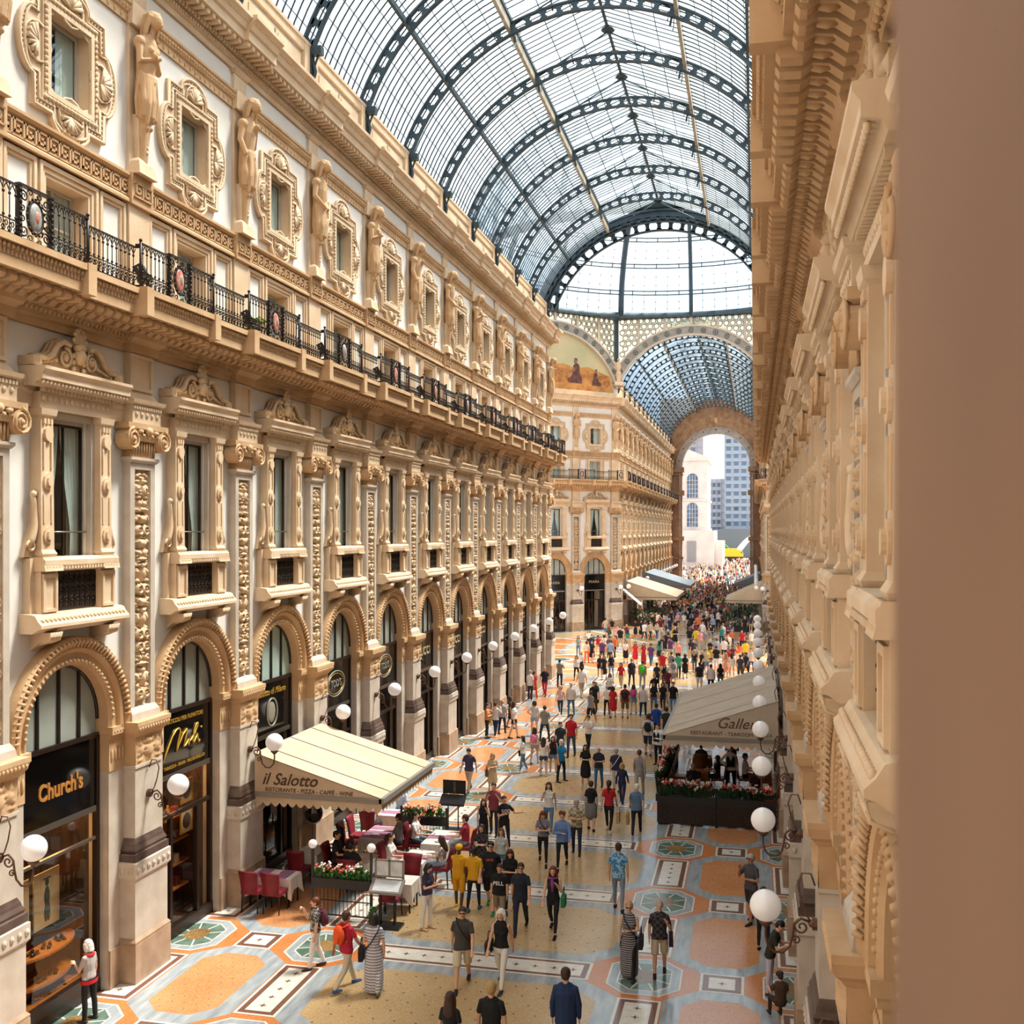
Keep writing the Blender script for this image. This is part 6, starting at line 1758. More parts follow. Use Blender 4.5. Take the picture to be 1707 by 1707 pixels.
def menu_stand(x,y,label,back=False):
    r=empty('menu_stand',(x,y,0)); m=MB()
    m.box(-.36,.36,-.22,.22,0,.06); 
    for s in(-1,1): m.tube([(s*.17,0,.06),(s*.17,0,1.0)],.02,6)
    m.build('stand_frame',[BLACKP],r)
    m=MB(); m.add([(-.42,-.22,.92),(.42,-.22,.92),(.42,.12,1.16),(-.42,.12,1.16),(-.42,-.22,.86),(.42,-.22,.86),(.42,.12,1.10),(-.42,.12,1.10)],[(0,1,2,3),(7,6,5,4),(0,4,5,1),(1,5,6,2),(2,6,7,3),(3,7,4,0)]); m.build('lectern',[AWN_BAR if not back else BLACKP],r)
    m=MB(); m.add([(-.34,-.19,.945),(.34,-.19,.945),(.34,.08,1.136),(-.34,.08,1.136)],[(0,1,2,3)]); m.build('menu_sheet',[PAPER if not back else BLACKP],r)
    m=MB(); z0,z1=1.22,1.62
    for s in(-1,1): m.box(s*.36-.025,s*.36+.025,.12,.16,1.1,z1)
    m.box(-.36,.36,.12,.16,z1-.04,z1); m.box(-.36,.36,.12,.16,z0-.04,z0); m.box(-.02,.02,.12,.16,z0,z1); m.build('upright_frame',[BLACKP if back else AWN_BAR],r)
    m=MB(); m.box(-.335,-.03,.13,.15,z0,z1-.04); m.box(.03,.335,.13,.15,z0,z1-.04); m.build('menu_board',[BLACKP if back else PAPER],r)
    tag(r,label,'menu stand'); return r
menu_stand(-8.85,24.62,'menu stand with pale sloping sheet and framed menus beside the planter')
menu_stand(-9.6,33.0,'dark-backed menu stand at the far end of the left tables',True)
m=MB(); m.lathe([(.09,0),(.13,.2),(.12,.22)],0,0,10); o=m.build('potted_plant',[AWN_BAR],loc=(-9.15,24.35,.0)); rnd=random.Random(9); m=MB(); leafy(m,-.05,.05,0,.2,14,rnd,.3,(0,0,0)); m.build('leaves',[LEAF],o); tag(o,'small green potted plant at the foot of the menu stand','plant')
r=empty('standing_mirror',(-12.9,29.35,0)); m=MB(); m.lathe([(.2,0),(.2,.04),(.02,.06),(.02,1.05)],0,0,12); m.build('stand_base',[CHROME],r); m=MB(); m.tube([(0+.26*math.cos(a*PI/10),-.05,1.34+.3*math.sin(a*PI/10)) for a in range(20)],.025,5,closed=True); m.build('rim',[CHROME],r); m=MB(); m.ball((0,-.04,1.34),(.25,.02,.29),16); m.build('mirror_disc',[mat('mirror_glass','#5b564f',.08,metal=.9)],r); r.rotation_euler=(0,0,.4); tag(r,'round mirror on a thin stand under the cream awning','mirror')

# ---- right restaurant
planter(-3.1,-1.25,35.3,.98,'dark planter fence of the right restaurant, left half of its front row',n=230,h=.5,seed=7,globes=False,bars=False)
planter(-1.2,.66,35.3,.98,'dark planter fence of the right restaurant, front row beside the pier',n=190,h=.45,seed=7,globes=False,bars=False)
for i in range(4):
    y=36.3+i*2.2; r_=planter(-1.0,1.0,0,1.0,['side planter with tall red flowers at the corner of the right restaurant','second side planter along the right restaurant','third side planter along the right restaurant','farthest side planter along the right restaurant'][i],n=130 if i<2 else 60,seed=7,globes=False,h=.95 if i<2 else .5,bars=i>0); r_.location=(-3.12,y,0); r_.rotation_euler=(0,0,PI/2)
tb=[(-2.5,-1.8,37.0,37.8,'amber-clothed table inside the front left of the right restaurant'),(-.3,.4,37.0,37.7,'amber-clothed table inside the right restaurant near the red lamp'),(-2.4,-1.7,39.8,40.5,'amber-clothed table in the middle of the right restaurant'),(.0,.6,40.0,40.7,'amber-clothed table by the right wall, mid restaurant'),(-2.4,-1.7,42.4,43.1,'amber-clothed table at the far left of the right restaurant')]
AMB=mat('amber_tablecloth','#a8642c',.8)
for a in tb: table(*a,cloth=AMB,nrun=0,drop=.5)
for i,(x,y,rz,l) in enumerate(((-2.15,36.55,180,'with its back to the left half of the front planter'),(-2.15,38.2,0,'behind the front left amber table'),(.05,36.5,180,'with its back to the planter beside the red lamp'),(.05,38.1,0,'behind the amber table near the red lamp'),(-1.35,40.1,-90,'right of the middle amber table'),(-2.75,40.1,90,'left of the middle amber table'),(-.35,40.3,90,'beside the wall-side amber table'),(-2.05,41.9,180,'in front of the far amber table'),(-1.35,42.7,-90,'right of the far amber table'))):
    chair(CHB,x,y,rz,f'brown leather chair {l}','brown chairs of the right restaurant')
r=empty('table_lamp',(.42,35.75,.86)); m=MB(); m.lathe([(.06,0),(.02,.03),(.015,.25)],0,0,10); m.build('lamp_base',[CHROME],r); m=MB(); m.lathe([(.13,0),(.08,.2)],0,0,16,0,.24,cap=False); m.build('lamp_shade',[REDLAMP],r); tag(r,'small glowing red-shaded lamp on its stand beside the right pier','lamp')
m=MB(); m.box(-.14,.14,-.14,.14,.8,.86); m.box(-.03,.03,-.03,.03,0,.8); m.box(-.12,.12,-.12,.12,0,.04); o=m.build('lamp_table',[WOODRED],loc=(.42,35.75,0)); tag(o,'narrow wooden stand carrying the red-shaded lamp','stand')
for sy in (36.5,40,43.5):
    pass
# hedge and planters beyond the crossing
for i,(x0,x1,y,h,l) in enumerate(((-3.3,.4,104.6,2.2,'tall dark hedge in planters under the pale awning past the crossing'),(-12.4,-8.6,108.6,1.2,'low dark hedge under the cream awning past the crossing'),(-12.4,-8.4,127.6,1.2,'low hedge under the farther grey awning'))):
    r=empty('planted_hedge',((x0+x1)/2,y,0)); hw=(x1-x0)/2; m=MB(); m.box(-hw,hw,-.3,.3,0,.6); m.build('planter_box',[BLACKP],r); m=MB(); rr=random.Random(i)
    for k in range(500):
        x,yy,z=rr.uniform(-hw,hw),rr.uniform(-.5,.5),.5+rr.uniform(0,h); a=rr.uniform(0,2*PI); s=.14; b_=rr.uniform(-.1,.1); m.add([(x,yy,z),(x+s*math.cos(a),yy+s*math.sin(a),z+b_),(x+s*.7*math.cos(a)+.05,yy+s*.7*math.sin(a),z+.14),(x+.04,yy,z+.1)],[(0,1,2,3)])
    m.build('hedge_leaves',[LEAF_D],r); tag(r,l,'hedge')
# ---- displays in the two nearest shop windows
def posters():
    for i,(y,l) in enumerate(((18.05,'poster of a standing figure in the shoe shop window, nearer one'),(19.0,'poster of a standing figure in the shoe shop window, farther one'))):
        r=empty('poster',(-14.3,y,1.62)); m=MB(); m.box(0,.03,-.4,.4,0,1.15); m.build('poster_sheet',[mat('cream_poster_%d'%i,'#d9c8a4',.7)],r)
        m=MB()
        for (yy,z,ry,rz) in ((0,.62,.09,.22),(-.03,.3,.06,.2),(.05,.3,.05,.2),(0,.92,.06,.08)): m.ball((.035,yy,z),(.008,ry,rz),10)
        m.box(.03,.04,-.12,.12,.98,1.01); m.build('printed_figure',[mat('poster_ink_%d'%i,'#4a5a62',.7)],r)
        tag(r,l,'poster')
    k=0
    for (z,R,nn) in ((1.32,.5,3),(.72,.46,2),(.4,.62,3)):
        m=MB(); m.prism([(R*math.sin(PI*i/14)*1.0,(2.0*R*math.cos(PI*i/14))) for i in range(15)],'z',z,z+.05)
        o=m.build('display_shelf',[WOODTAN],loc=(-14.2,18.6,0)); tag(o,f'half-round honey wood shelf in the shoe shop window, {["top","middle","bottom"][k]} one','shelf'); k+=1
        for i in range(nn):
            y=18.6+(i-(nn-1)/2)*.42
            s=shoe_pair(); s.location=(-13.98,y,z+.052); s.rotation_euler=(0,0,.5*i); tag(s,f'pair of dark leather shoes on the {["top","middle","bottom"][k-1]} window shelf, {["nearest","next","last"][i]}','shoes','shoes in the shop window')
_SH=[]
def shoe_pair():
    if not _SH:
        m=MB()
        for s in(-1,1):
            m.ball((s*.055,-.05,.03),(.042,.09,.03),8); m.ball((s*.055,.06,.045),(.035,.055,.045),8); m.box(s*.055-.035,s*.055+.035,-.13,.11,0,.012)
        _SH.append(m.mesh('shoes',[mat('polished_leather','#2a1510',.25)]))
    o=bpy.data.objects.new('shoes',_SH[0]); C.objects.link(o); return o
posters()
for i,(y,z,l) in enumerate(((23.95,3.25,'upper framed round picture in the tobacco shop window'),(23.95,2.5,'lower framed round picture in the tobacco shop window'))):
    r=empty('framed_picture',(-13.98,y,z)); m=MB(); m.box(0,.02,-.28,.28,-.28,.28); m.build('mount',[mat('beige_mount_%d'%i,'#c9b18c',.7)],r); m=MB(); m.ball((.02,0,0),(.015,.2,.2),14); m.build('round_print',[DARKSTONE],r)
    m=MB()
    for s in(-1,1): m.box(0,.03,s*.28-.015,s*.28+.015,-.29,.29); m.box(0,.03,-.29,.29,s*.28-.015,s*.28+.015)
    m.build('picture_frame',[GOLD],r); tag(r,l,'picture')
rr=random.Random(4); BOXM=[mat('tin_red','#9c3a22',.4),mat('tin_gold','#c79a4a',.35),mat('tin_brown','#5b3320',.5),mat('tin_cream','#d9c7a0',.5)]
_bx={}
k=0
for row,z in enumerate((.79,1.39,1.99,2.59)):
    for j in range(7):
        y=22.3+.3*j+rr.uniform(-.04,.04); t=rr.randrange(4); kind=rr.random()<.5
        key=(t,kind)
        if key not in _bx:
            m=MB()
            if kind: m.box(-.08,.08,-.1,.1,0,.2)
            else: m.lathe([(.07,0),(.075,.18),(.03,.24),(.03,.3)],0,0,10)
            _bx[key]=m.mesh('shop_item',[BOXM[t]])
        o=bpy.data.objects.new('cigar_box' if kind else 'tobacco_jar',_bx[key]); C.objects.link(o); o.location=(LW-.92,y,z+.0)
        tag(o,f'{["red","gold","brown","cream"][t]} {"box" if kind else "jar"} on the tobacco shop shelves, {["bottom","second","third","top"][row]} shelf, {ORD[j]} along','goods','goods on the tobacco shop shelves')
for p in (CHR,CHB,GP,PP):
    for c in list(p.children_recursive): bpy.data.objects.remove(c)
    bpy.data.objects.remove(p)
PEOPLE_DATA=[
(-10.45,38.05,1.71,-10,'pants','m','#3b3350','#a8927a','#3a2a20',0,'brown short',"legs='walk1',L='swingb',R='swingf',down=1",'man in navy polo and beige trousers walking past the awning',''),
(-9.57,38.16,1.51,20,'dress','f','#c9ab84','#c9ab84','#9a7250',0,'blond bob',"legs='step1',down=1,L='fold'",'blond woman in a beige dress beside the man in beige trousers','bagR#6b3f22'),
(-8.19,32.82,1.7,5,'pants','m','#8e3a48','#2a2a33','#222222',0,'brown short',"legs='step1',L='strap',R='strap'",'young man in a maroon shirt with backpack straps and lanyard','packK'),
(-8.19,31.51,1.51,10,'tight','f','#15141a','#15141a','#222222',0,'brown long',"legs='step2',L='face',sleeve='none'",'girl in a black off-shoulder top before the maroon-shirted man',''),
(-7.54,31.53,1.63,35,'pants','m','#15141a','#1c1d30','#ddd8d0',0,'brown short',"legs='step1',L='out',R='phone',yaw=10",'boy in black tee with white numerals,one arm held out','txt500'),
(-7.48,28.57,1.55,-5,'dress','f','plaid_dark_cloth','#15141a','#222222',0,'brown long',"legs='stand',L='fold',R='fold'",'girl in a dark checked dress behind the yellow-clad pair',''),
(-6.89,28.5,1.51,0,'tight','f','#b9c3c4','#5c6a7c','#cfcac4',0,'auburn long',"legs='step1',sleeve='none'",'fair girl in a pale off-shoulder top among the crowd',''),
(-6.65,26.32,1.83,5,'shorts','m','#15141a','#15141a','#2e8a5a',0,'black short',"legs='walk1',L='swingb',R='swingf'",'tall man in sunglasses and black tee with red chest print','glasses txtLEVI'),
(-6.13,26.3,1.65,15,'tight','f','#15141a','#1d1d24','#222222',0,'brown long',"legs='step2',R='fold',down=1",'brown-haired girl in black right behind the tall man',''),
(-6.2,25.44,1.5,0,'shorts','m','#121216','#8d7c66','#ddd8d0',0,'brown short',"legs='step1'",'boy in black tee with white letters and pale backpack straps','txtPELL'),
(-5.58,25.1,1.72,5,'pants','m','#1d2030','#1f2536','#2a2420',0,'brown short',"legs='walk2',L='swingf',R='swingb'",'man in navy polo and dark jeans walking towards the viewer','glasses'),
(-4.78,25.13,1.69,0,'tight','f','#15141a','#15141a','#1a1414',0,'auburn long',"legs='walk1',L='swingb',R='swingf',L='strap',sleeve='none'",'long-haired woman in black with purple scarf and green bag','bagL#1f7a44 scarf'),
(-6.12,21.75,1.77,10,'shorts','m','#45413f','#d8c6a6','#26242a',0,'brown short',"legs='walk2',L='swingf',R='swingb'",'man in sunglasses,grey printed tee and beige shorts','glasses strap'),
(-5.31,21.93,1.73,-5,'pants','f','#141216','#ece4dc','#3a3238',0,'white bob',"legs='walk1',L='swingb',R='swingf',sleeve='none'",'white-haired woman in black tank top and white trousers','bagR#33241e'),
(-7.47,26.21,1.68,180,'shorts','m','#e0a21a','#e09a18','#e8c020',2,'bald none',"legs='step1',R='down',L='reach'",'man in yellow shirt,yellow shorts and yellow cap seen from behind','cap#e8ae1c'),
(-7.06,26.18,1.66,180,'tight','m','#e0a41c','#15151b','#1c6a86',2,'black curly',"legs='step2'",'person in yellow top and black leggings seen from behind',''),
(-7.85,24.69,1.65,70,'pants','f','#37314a','#efe6de','#c79a78',0,'black bob',"legs='stand',L='phone',R='phone',down=1.2",'woman in dark blue top and white trousers looking at her phone',''),
(-6.07,30.31,1.64,10,'tight','f','#8f8790','#15151b','#1d1818',0,'auburn bob',"legs='walk1',L='swingb',R='swingf',L='fold',R='fold',down=1.4",'woman in grey tee and black trousers looking down,crossbody strap','strap'),
(-5.44,30.01,1.71,5,'tight','m','#6f8cc0','#191920','#2a1a14',0,'auburn curly',"legs='walk2',L='swingf',R='swingb',sleeve='long',R='fold'",'young man in light blue shirt and black trousers',''),
(-5.27,31.5,1.69,5,'pants','m','plaid_beige_cloth','#2c3547','#2a2622',0,'grey short',"legs='step1',L='fold',R='fold',down=1.4",'older man in beige checked shirt with a backpack','packK'),
(-6.5,33.42,1.71,5,'tight','f','#eee6e0','#5b7da0','#cfc6c0',0,'brown long',"legs='walk1',L='swingb',R='swingf',R='face',sleeve='none'",'woman in white sleeveless top and blue jeans touching her face',''),
(-5.22,34.07,1.63,180,'skirt','f','#17161a','pleat_grey_cloth','#1d1818',0,'brown short',"legs='step1'",'woman in black top and striped pleated skirt seen from behind',''),
(-4.62,34.0,1.74,178,'tight','f','#c0202c','#17171c','#e6dcd4',0,'brown tail',"legs='walk1',L='swingb',R='swingf',sleeve='short'",'woman in red top and black trousers with a paper bag','bagR#c9a274L'),
(-3.72,33.99,1.67,182,'pants','m','#5f7a9a','#1c1c24','#17151a',0,'white short',"legs='walk2',L='swingf',R='swingb'",'older man in blue shirt with a brown paper bag','bagL#b08a5cL'),
(-5.08,39.38,1.63,180,'pants','m','#2c2f4c','#dcd6d2','#3a3530',0,'grey short',"legs='step1'",'grey-haired man in navy shirt and white trousers seen from behind','strapW'),
(-4.65,37.7,1.5,175,'pants','f','#25274a','#25274a','#2a2838',0,'blond bob',"legs='walk1',L='swingb',R='swingf',sleeve='long'",'blond woman dressed all in dark blue seen from behind',''),
(-4.15,38.87,1.77,180,'pants','f','#a39a94','#b3aca6','#8a8078',0,'auburn short',"legs='walk2',L='swingf',R='swingb',sleeve='long'",'woman in a long grey tunic and grey trousers seen from behind',''),
(-6.32,39.86,1.61,0,'dress','f','#131216','#131216','#e0dad4',0,'brown long',"legs='stand',R='fold',L='fold'",'long-haired woman in a short black dress and white shoes',''),
(-5.8,39.79,1.58,0,'pants','m','#1c2338','#3e628c','#2a2622',0,'bald none',"legs='step2',L='fold'",'balding man in navy polo and blue jeans beside the black dress',''),
(-7.36,40.41,1.66,60,'pants','m','#1f84b8','#16161b','#2a2622',0,'white short',"legs='apart',L='fold',R='down'",'white-haired man in bright blue tee and black trousers standing sideways',''),
(-8.22,41.14,1.56,180,'shorts','f','#eee8e2','#2e4468','#cdbfae',0,'brown long',"legs='stand',L='fold',R='fold',sleeve='none'",'girl in white top and denim shorts with long brown hair',''),
(-7.9,41.53,1.54,0,'shorts','f','#16151a','#6b86a6','#e4dcd4',0,'auburn long',"legs='stand',sleeve='none'",'girl in black strapless top and denim shorts',''),
(-9.15,41.56,1.51,-70,'tight','f','#ece6e2','#5f7f9a','#e4e0dc',0,'brown long',"legs='step1',L='phone'",'girl in white tee and pale jeans carrying a black bag','bagR#17151a'),
(-9.03,43.28,1.54,170,'shorts','f','#d8c8c0','#a8a098','#8a8a90',0,'brown long',"legs='step2'",'long-haired girl in shorts with a pink backpack','pack#f07a96'),
(-9.52,47.95,1.68,180,'pants','m','#8a8580','#2a3244','#26221f',0,'brown short',"legs='apart',L='fold',R='fold'",'man in grey tee standing with legs apart seen from behind',''),
(-10.28,49.24,1.67,190,'shorts','f','#cfc6c2','#8aa0b8','#e4dcd4',0,'brown bob',"legs='stand',L='hip'",'girl in pale tee and light shorts with a hand on her hip',''),
(-7.77,45.02,1.85,0,'pants','m','#d02030','#3c5670','#26221f',0,'brown short',"legs='step2'",'man in a red football shirt and jeans',''),
(-8.08,44.09,1.66,20,'pants','m','#2a3438','#1f2430','#222222',0,'brown short',"legs='step1'",'man in dark green top with a backpack beside the red shirt','packK'),
(-7.21,46.3,1.6,-20,'tight','m','#efe9e6','#1c1f2c','#26221f',0,'black short',"legs='step1',L='phone',R='phone'",'young man in white tee and dark trousers holding a phone','packG'),
(-4.54,46.01,1.81,180,'shorts','m','#ded6dc','#262b48','#4a3a30',0,'brown short',"legs='step1'",'man in white shirt and navy shorts with a dark backpack','packK'),
(-3.94,44.22,1.73,-30,'pants','m','#f0ebe6','#15151b','#161418',0,'black short',"legs='stand',sleeve='long',L='fold'",'waiter in white shirt and black vest outside the right restaurant','vest'),
(-12.31,48.03,1.67,100,'tight','f','#d88a5a','#17171c','#2a2622',0,'black bun',"legs='stand',L='raise',R='fold'",'woman in orange top with mustard bag by the left shop fronts','bagL#e0951e'),
(-12.03,48.54,1.66,160,'pants','m','#d7d2cf','#26304c','#e6dcd4',0,'brown short',"legs='step1',R='face'",'man in pale shirt and jeans scratching his head by the left shop fronts',''),
(-11.89,49.33,1.65,175,'pants','m','striped_navy_cloth','#1f2a44','#26221f',1,'bald none',"legs='step2'",'man in navy and white striped tee by the left shop fronts',''),
(-11.07,48.32,1.76,90,'shorts','f','#efe9e4','#18171c','#26221f',0,'brown long',"legs='step1'",'long-haired woman in white tee and black shorts near the left shops',''),
(-11.81,50.77,1.61,100,'shorts','m','#3a3436','#2a2526','#26221f',1,'brown bob',"legs='step2'",'person in dark clothes just behind the white-tee woman',''),
(-3.43,27.06,1.75,180,'tight','m','floral_blue_cloth','#8893a4','#26242a',0,'brown short',"legs='step1'",'man in blue flowered shirt and grey jeans walking away',''),
(-2.68,23.01,1.68,0,'long','f','striped_dark_cloth','#15141a','#1f1a1c',0,'blond bun',"legs='step1',L='fold',sleeve='none'",'woman in sunglasses and a long dark striped dress','glasses strap bagL#17151a'),
(-2.05,23.34,1.64,5,'shorts','m','plaid_dark_cloth','#cbb494','#1a1718',0,'grey short',"legs='step2',L='strap'",'grey-haired man in dark checked shirt and beige shorts','bagL#15141a'),
(-12.97,18.55,1.63,-95,'pants','f','#b7ada6','#1b1718','#3a322e',0,'white bob',"legs='stand',L='phone',down=.5",'white-haired woman in grey waistcoat and red scarf at the shoe shop window','redhem'),
(-9.59,21.93,1.6,-60,'pants','f','speckled_grey_cloth','#efe5e0','#4a3028',0,'auburn short',"legs='step1',R='face'",'woman in speckled blouse and white trousers eating ice cream','pack#5a2230 cone'),
(-8.52,21.1,1.72,150,'pants','m','#b81f38','#cfc0a6','#2f5a9a',1,'brown short',"legs='walk1',L='swingb',R='swingf'",'man in red shirt and khaki trousers with orange backpack','pack#f0581c'),
(-7.86,21.01,1.72,190,'dress','f','striped_grey_cloth','striped_grey_cloth','#4a5236',0,'black bob',"legs='step1',L='fold'",'dark-haired woman in a long grey striped dress and trainers','strap bagL#1d1a20 longd'),
(-0.09,26.94,1.73,-40,'shorts','m','#4c4a50','#2c2a26','#1a1a1e',1,'grey short',"legs='step1',L='fold',R='face'",'man in grey tee and dark shorts standing by the right piers','glasses'),
(0.32,22.93,1.59,80,'tight','m','#2a2c22','#cbbcc8','#4e3a2c',0,'black short',"legs='apart',L='phone',R='phone',down=1.6,lean=.25",'man in dark green tee and lilac trousers bent over something in his hands',''),
(0.2,25.19,1.5,170,'tight','m','#1d1b1e','#1d1a1c','#1d1a1c',0,'brown short',"legs='stand'",'person in black trousers half hidden by the nearest right globe lamp',''),
(-11.43,68.33,1.66,0,'tight','f','#ede5df','#15141a','#2b2522',0,'brown long',"lo legs='walk2',L='swingf',R='swingb'",'long-haired woman in white top and black trousers walking alone near the left shops',''),
(-9.66,68.74,1.66,0,'dress','f','#17161a','#15141a','#2b2522',0,'brown bob',"lo legs='walk2',L='swingf',R='swingb'",'woman in black dress carrying a paper bag in the sunlit middle',''),
(-9.24,69.13,1.66,0,'tight','f','#17161a','#6f92b4','#2b2522',0,'auburn long',"lo legs='stand'",'red-haired woman in black top and light blue jeans',''),
(-11.89,64.69,1.77,170,'pants','m','#8a8078','#15141a','#2b2522',0,'brown short',"lo legs='stand',L='face',R='face'",'man in grey-brown shirt with hands behind his head',''),
(-10.04,54.83,1.66,0,'tight','f','#e2b8ac','#2a2f3c','#e4dcd4',0,'grey bob',"lo legs='walk1',L='swingb',R='swingf'",'woman in a pink patterned tunic with a red bag',''),
(-9.49,54.96,1.77,0,'pants','m','#dcd4d0','#4e6c88','#2b2522',0,'grey short',"lo legs='step2'",'older man in white tee and jeans with a red bag',''),
(-8.39,55.77,1.77,5,'pants','m','#17161a','#4a3e30','#2b2522',0,'black short',"lo legs='walk2',L='swingf',R='swingb'",'man in black tee and brown trousers striding forward',''),
(-7.25,54.92,1.66,180,'dress','f','#c8202a','#c8202a','#2b2522',0,'brown bob',"lo legs='step2'",'woman in a bright red dress seen from behind',''),
(-6.61,54.89,1.77,180,'shorts','m','#8c1f2e','#6b6250','#2b2522',0,'brown short',"lo legs='stand'",'man in dark red polo and shorts with a black backpack','packK'),
(-6.3,56.07,1.66,180,'shorts','f','#5fb0cc','#9aa4b0','#2b2522',0,'brown long',"lo legs='walk2',L='swingf',R='swingb'",'woman in light blue tee with pink backpack and straw hat','pack#e84a9a'),
(-5.71,55.28,1.77,180,'pants','m','#d9cfd4','#1f2a4c','#e4dcd4',0,'grey short',"lo legs='walk2',L='swingf',R='swingb'",'man in pale pink shirt and navy trousers seen from behind',''),
(-5.28,56.68,1.66,0,'tight','f','#17161a','#5a7088','#2b2522',0,'brown long',"lo legs='stand'",'long-haired girl in black with grey jeans by the awning',''),
(-4.84,57.17,1.66,0,'tight','f','#17161a','#2a2a30','#e4dcd4',0,'brown bob',"lo legs='walk1',L='swingb',R='swingf'",'girl in black printed tee in the dark-clad group',''),
(-4.26,56.73,1.77,0,'pants','m','#141318','#6f8ca8','#2b2522',0,'brown short',"lo legs='walk1',L='swingb',R='swingf'",'man in black tee with round print and light jeans',''),
(-4.46,49.12,1.77,180,'pants','m','#2148a0','#1c1c24','#2b2522',0,'black short',"lo legs='stand'",'person with a blue backpack just left of the big awning',''),
(-3.94,48.53,1.77,180,'pants','m','#2a3024','#1d1f1a','#e4dcd4',0,'black short',"lo legs='walk1',L='swingb',R='swingf'",'man in dark green tee at the corner of the big awning',''),
(-7.53,65.96,1.77,20,'pants','m','#22283a','#1c1f2a','#2b2522',0,'black short',"lo legs='step1'",'boy in dark tee walking with arms out',''),
(-6.79,65.36,1.77,180,'pants','m','#8f948a','#8f9a9c','#e4dcd4',0,'brown short',"lo legs='step2'",'man in grey with a bright green backpack','pack#3fd01c'),
(-5.9,65.31,1.66,180,'tight','f','#33343a','#17171c','#2b2522',0,'black short',"lo legs='step2'",'person in dark top with a pale shoulder bag',''),
(-5.34,64.44,1.66,0,'tight','f','#1a181c','#1a181c','#2b2522',0,'auburn long',"lo legs='stand'",'auburn-haired woman all in black near the awning corner',''),
(-5.03,67.06,1.77,180,'shorts','m','#d9cbcb','#8a7f7c','#e4dcd4',0,'brown short',"lo legs='walk2',L='swingf',R='swingb'",'man in pale tee with grey backpack','packG'),
(-4.93,70.41,1.77,180,'pants','m','#3fa890','#22222a','#2b2522',0,'black short',"lo legs='walk1',L='swingb',R='swingf'",'man in a teal shirt hugging a companion',''),
(-4.5,70.51,1.66,180,'dress','f','#17161a','#17161a','#2b2522',0,'brown bob',"lo legs='step2'",'woman in a black dress beside the teal shirt',''),
(-4.08,74.28,1.77,180,'pants','m','#8a8f96','#d8b060','#e4dcd4',0,'brown short',"lo legs='step2'",'man in grey tee and yellow trousers',''),
(-3.29,65.17,1.77,180,'shorts','m','#20222c','#d8d0cc','#2b2522',0,'black short',"lo legs='step1'",'man in black tee and white shorts just beyond the big awning',''),
(-2.57,64.36,1.77,180,'pants','m','#e6dede','#262a3c','#2b2522',0,'brown short',"lo legs='step2'",'man in white tee just beyond the big awning',''),
(-2.05,65.7,1.66,180,'tight','f','#17161a','#5a6258','#2b2522',0,'black long',"lo legs='stand'",'dark-haired woman in black just beyond the big awning',''),
(-3.05,75.17,1.66,180,'shorts','f','#e8c83a','#4a5a7a','#2b2522',0,'brown tail',"lo legs='stand'",'girl in yellow top and denim shorts',''),
(-2.62,74.94,1.77,180,'shorts','m','#17161a','#e6e0dc','#e4dcd4',0,'brown short',"lo legs='step1'",'man in black tee and white shorts among the girls',''),
(-1.89,72.0,1.66,180,'dress','f','#e8a08c','#f0b8b0','#e4dcd4',0,'blond long',"lo legs='walk1',L='swingb',R='swingf'",'blond girl in a pink dress',''),
(-1.49,71.8,1.66,180,'shorts','f','#e6e0d8','#e6e0dc','#e4dcd4',0,'brown long',"lo legs='stand'",'girl in white top and white shorts with brown hair',''),
(-0.92,70.2,1.77,180,'shorts','m','#4c4e52','#5f5c58','#e4dcd4',0,'brown short',"lo legs='walk2',L='swingf',R='swingb'",'man in grey tee and grey shorts right of the girls',''),
(-0.65,79.14,1.77,180,'pants','m','#e8d02c','#7a6f60','#e4dcd4',0,'brown short',"lo legs='step1'",'man in bright yellow shirt near the right globe lamps',''),
(-8.56,77.31,1.66,0,'dress','f','#d02430','#d02430','#2b2522',0,'brown long',"lo legs='stand'",'woman in a short scarlet dress in the crossing',''),
(-7.92,77.1,1.66,0,'long','f','#a81f2c','#a81f2c','#e4dcd4',0,'black long',"lo legs='walk2',L='swingf',R='swingb'",'woman in a long crimson dress in the crossing',''),
(-9.33,77.85,1.66,0,'skirt','f','#ece0dc','#17161a','#2b2522',0,'brown bob',"lo legs='stand'",'woman in white top and black skirt in the crossing',''),
(-13.43,81.12,1.66,10,'pants','f','#8a9a90','#4a78b4','#2b2522',0,'brown long',"lo legs='walk1',L='swingb',R='swingf'",'woman in wide blue trousers near the left corner',''),
(-12.15,77.2,1.66,180,'pants','f','#d8c8bc','#e06a30','#2b2522',0,'auburn bob',"lo legs='step2'",'person in bright orange trousers',''),
(-11.82,77.64,1.66,0,'dress','f','#1a191c','#1a191c','#2b2522',0,'black short',"lo legs='walk1',L='swingb',R='swingf'",'woman in a black dress beside the orange trousers',''),
(-11.58,82.36,1.66,180,'tight','f','#d9d2cf','#1d1f2a','#2b2522',0,'black bob',"lo legs='walk2',L='swingf',R='swingb'",'woman in white top and black trousers in the crossing',''),
(-10.85,80.13,1.77,180,'pants','m','#5a4a46','#2a2a33','#e4dcd4',0,'brown short',"lo legs='step2'",'person in brown top in the crossing near the left',''),
(-12.15,61.2,1.77,0,'pants','m','#1d2036','#c02030','#2b2522',0,'grey short',"lo legs='walk1',L='swingb',R='swingf'",'man in navy tee and red trousers beside the left piers',''),
(-12.62,59.28,1.77,150,'pants','m','#e6e2e0','#2a2e3c','#e4dcd4',0,'grey short',"lo legs='stand'",'man in white shirt beside the left piers',''),
(-12.5,59.75,1.66,150,'pants','f','#c8283a','#e04a2a','#e4dcd4',0,'brown short',"lo legs='step2'",'person in red by the left piers',''),
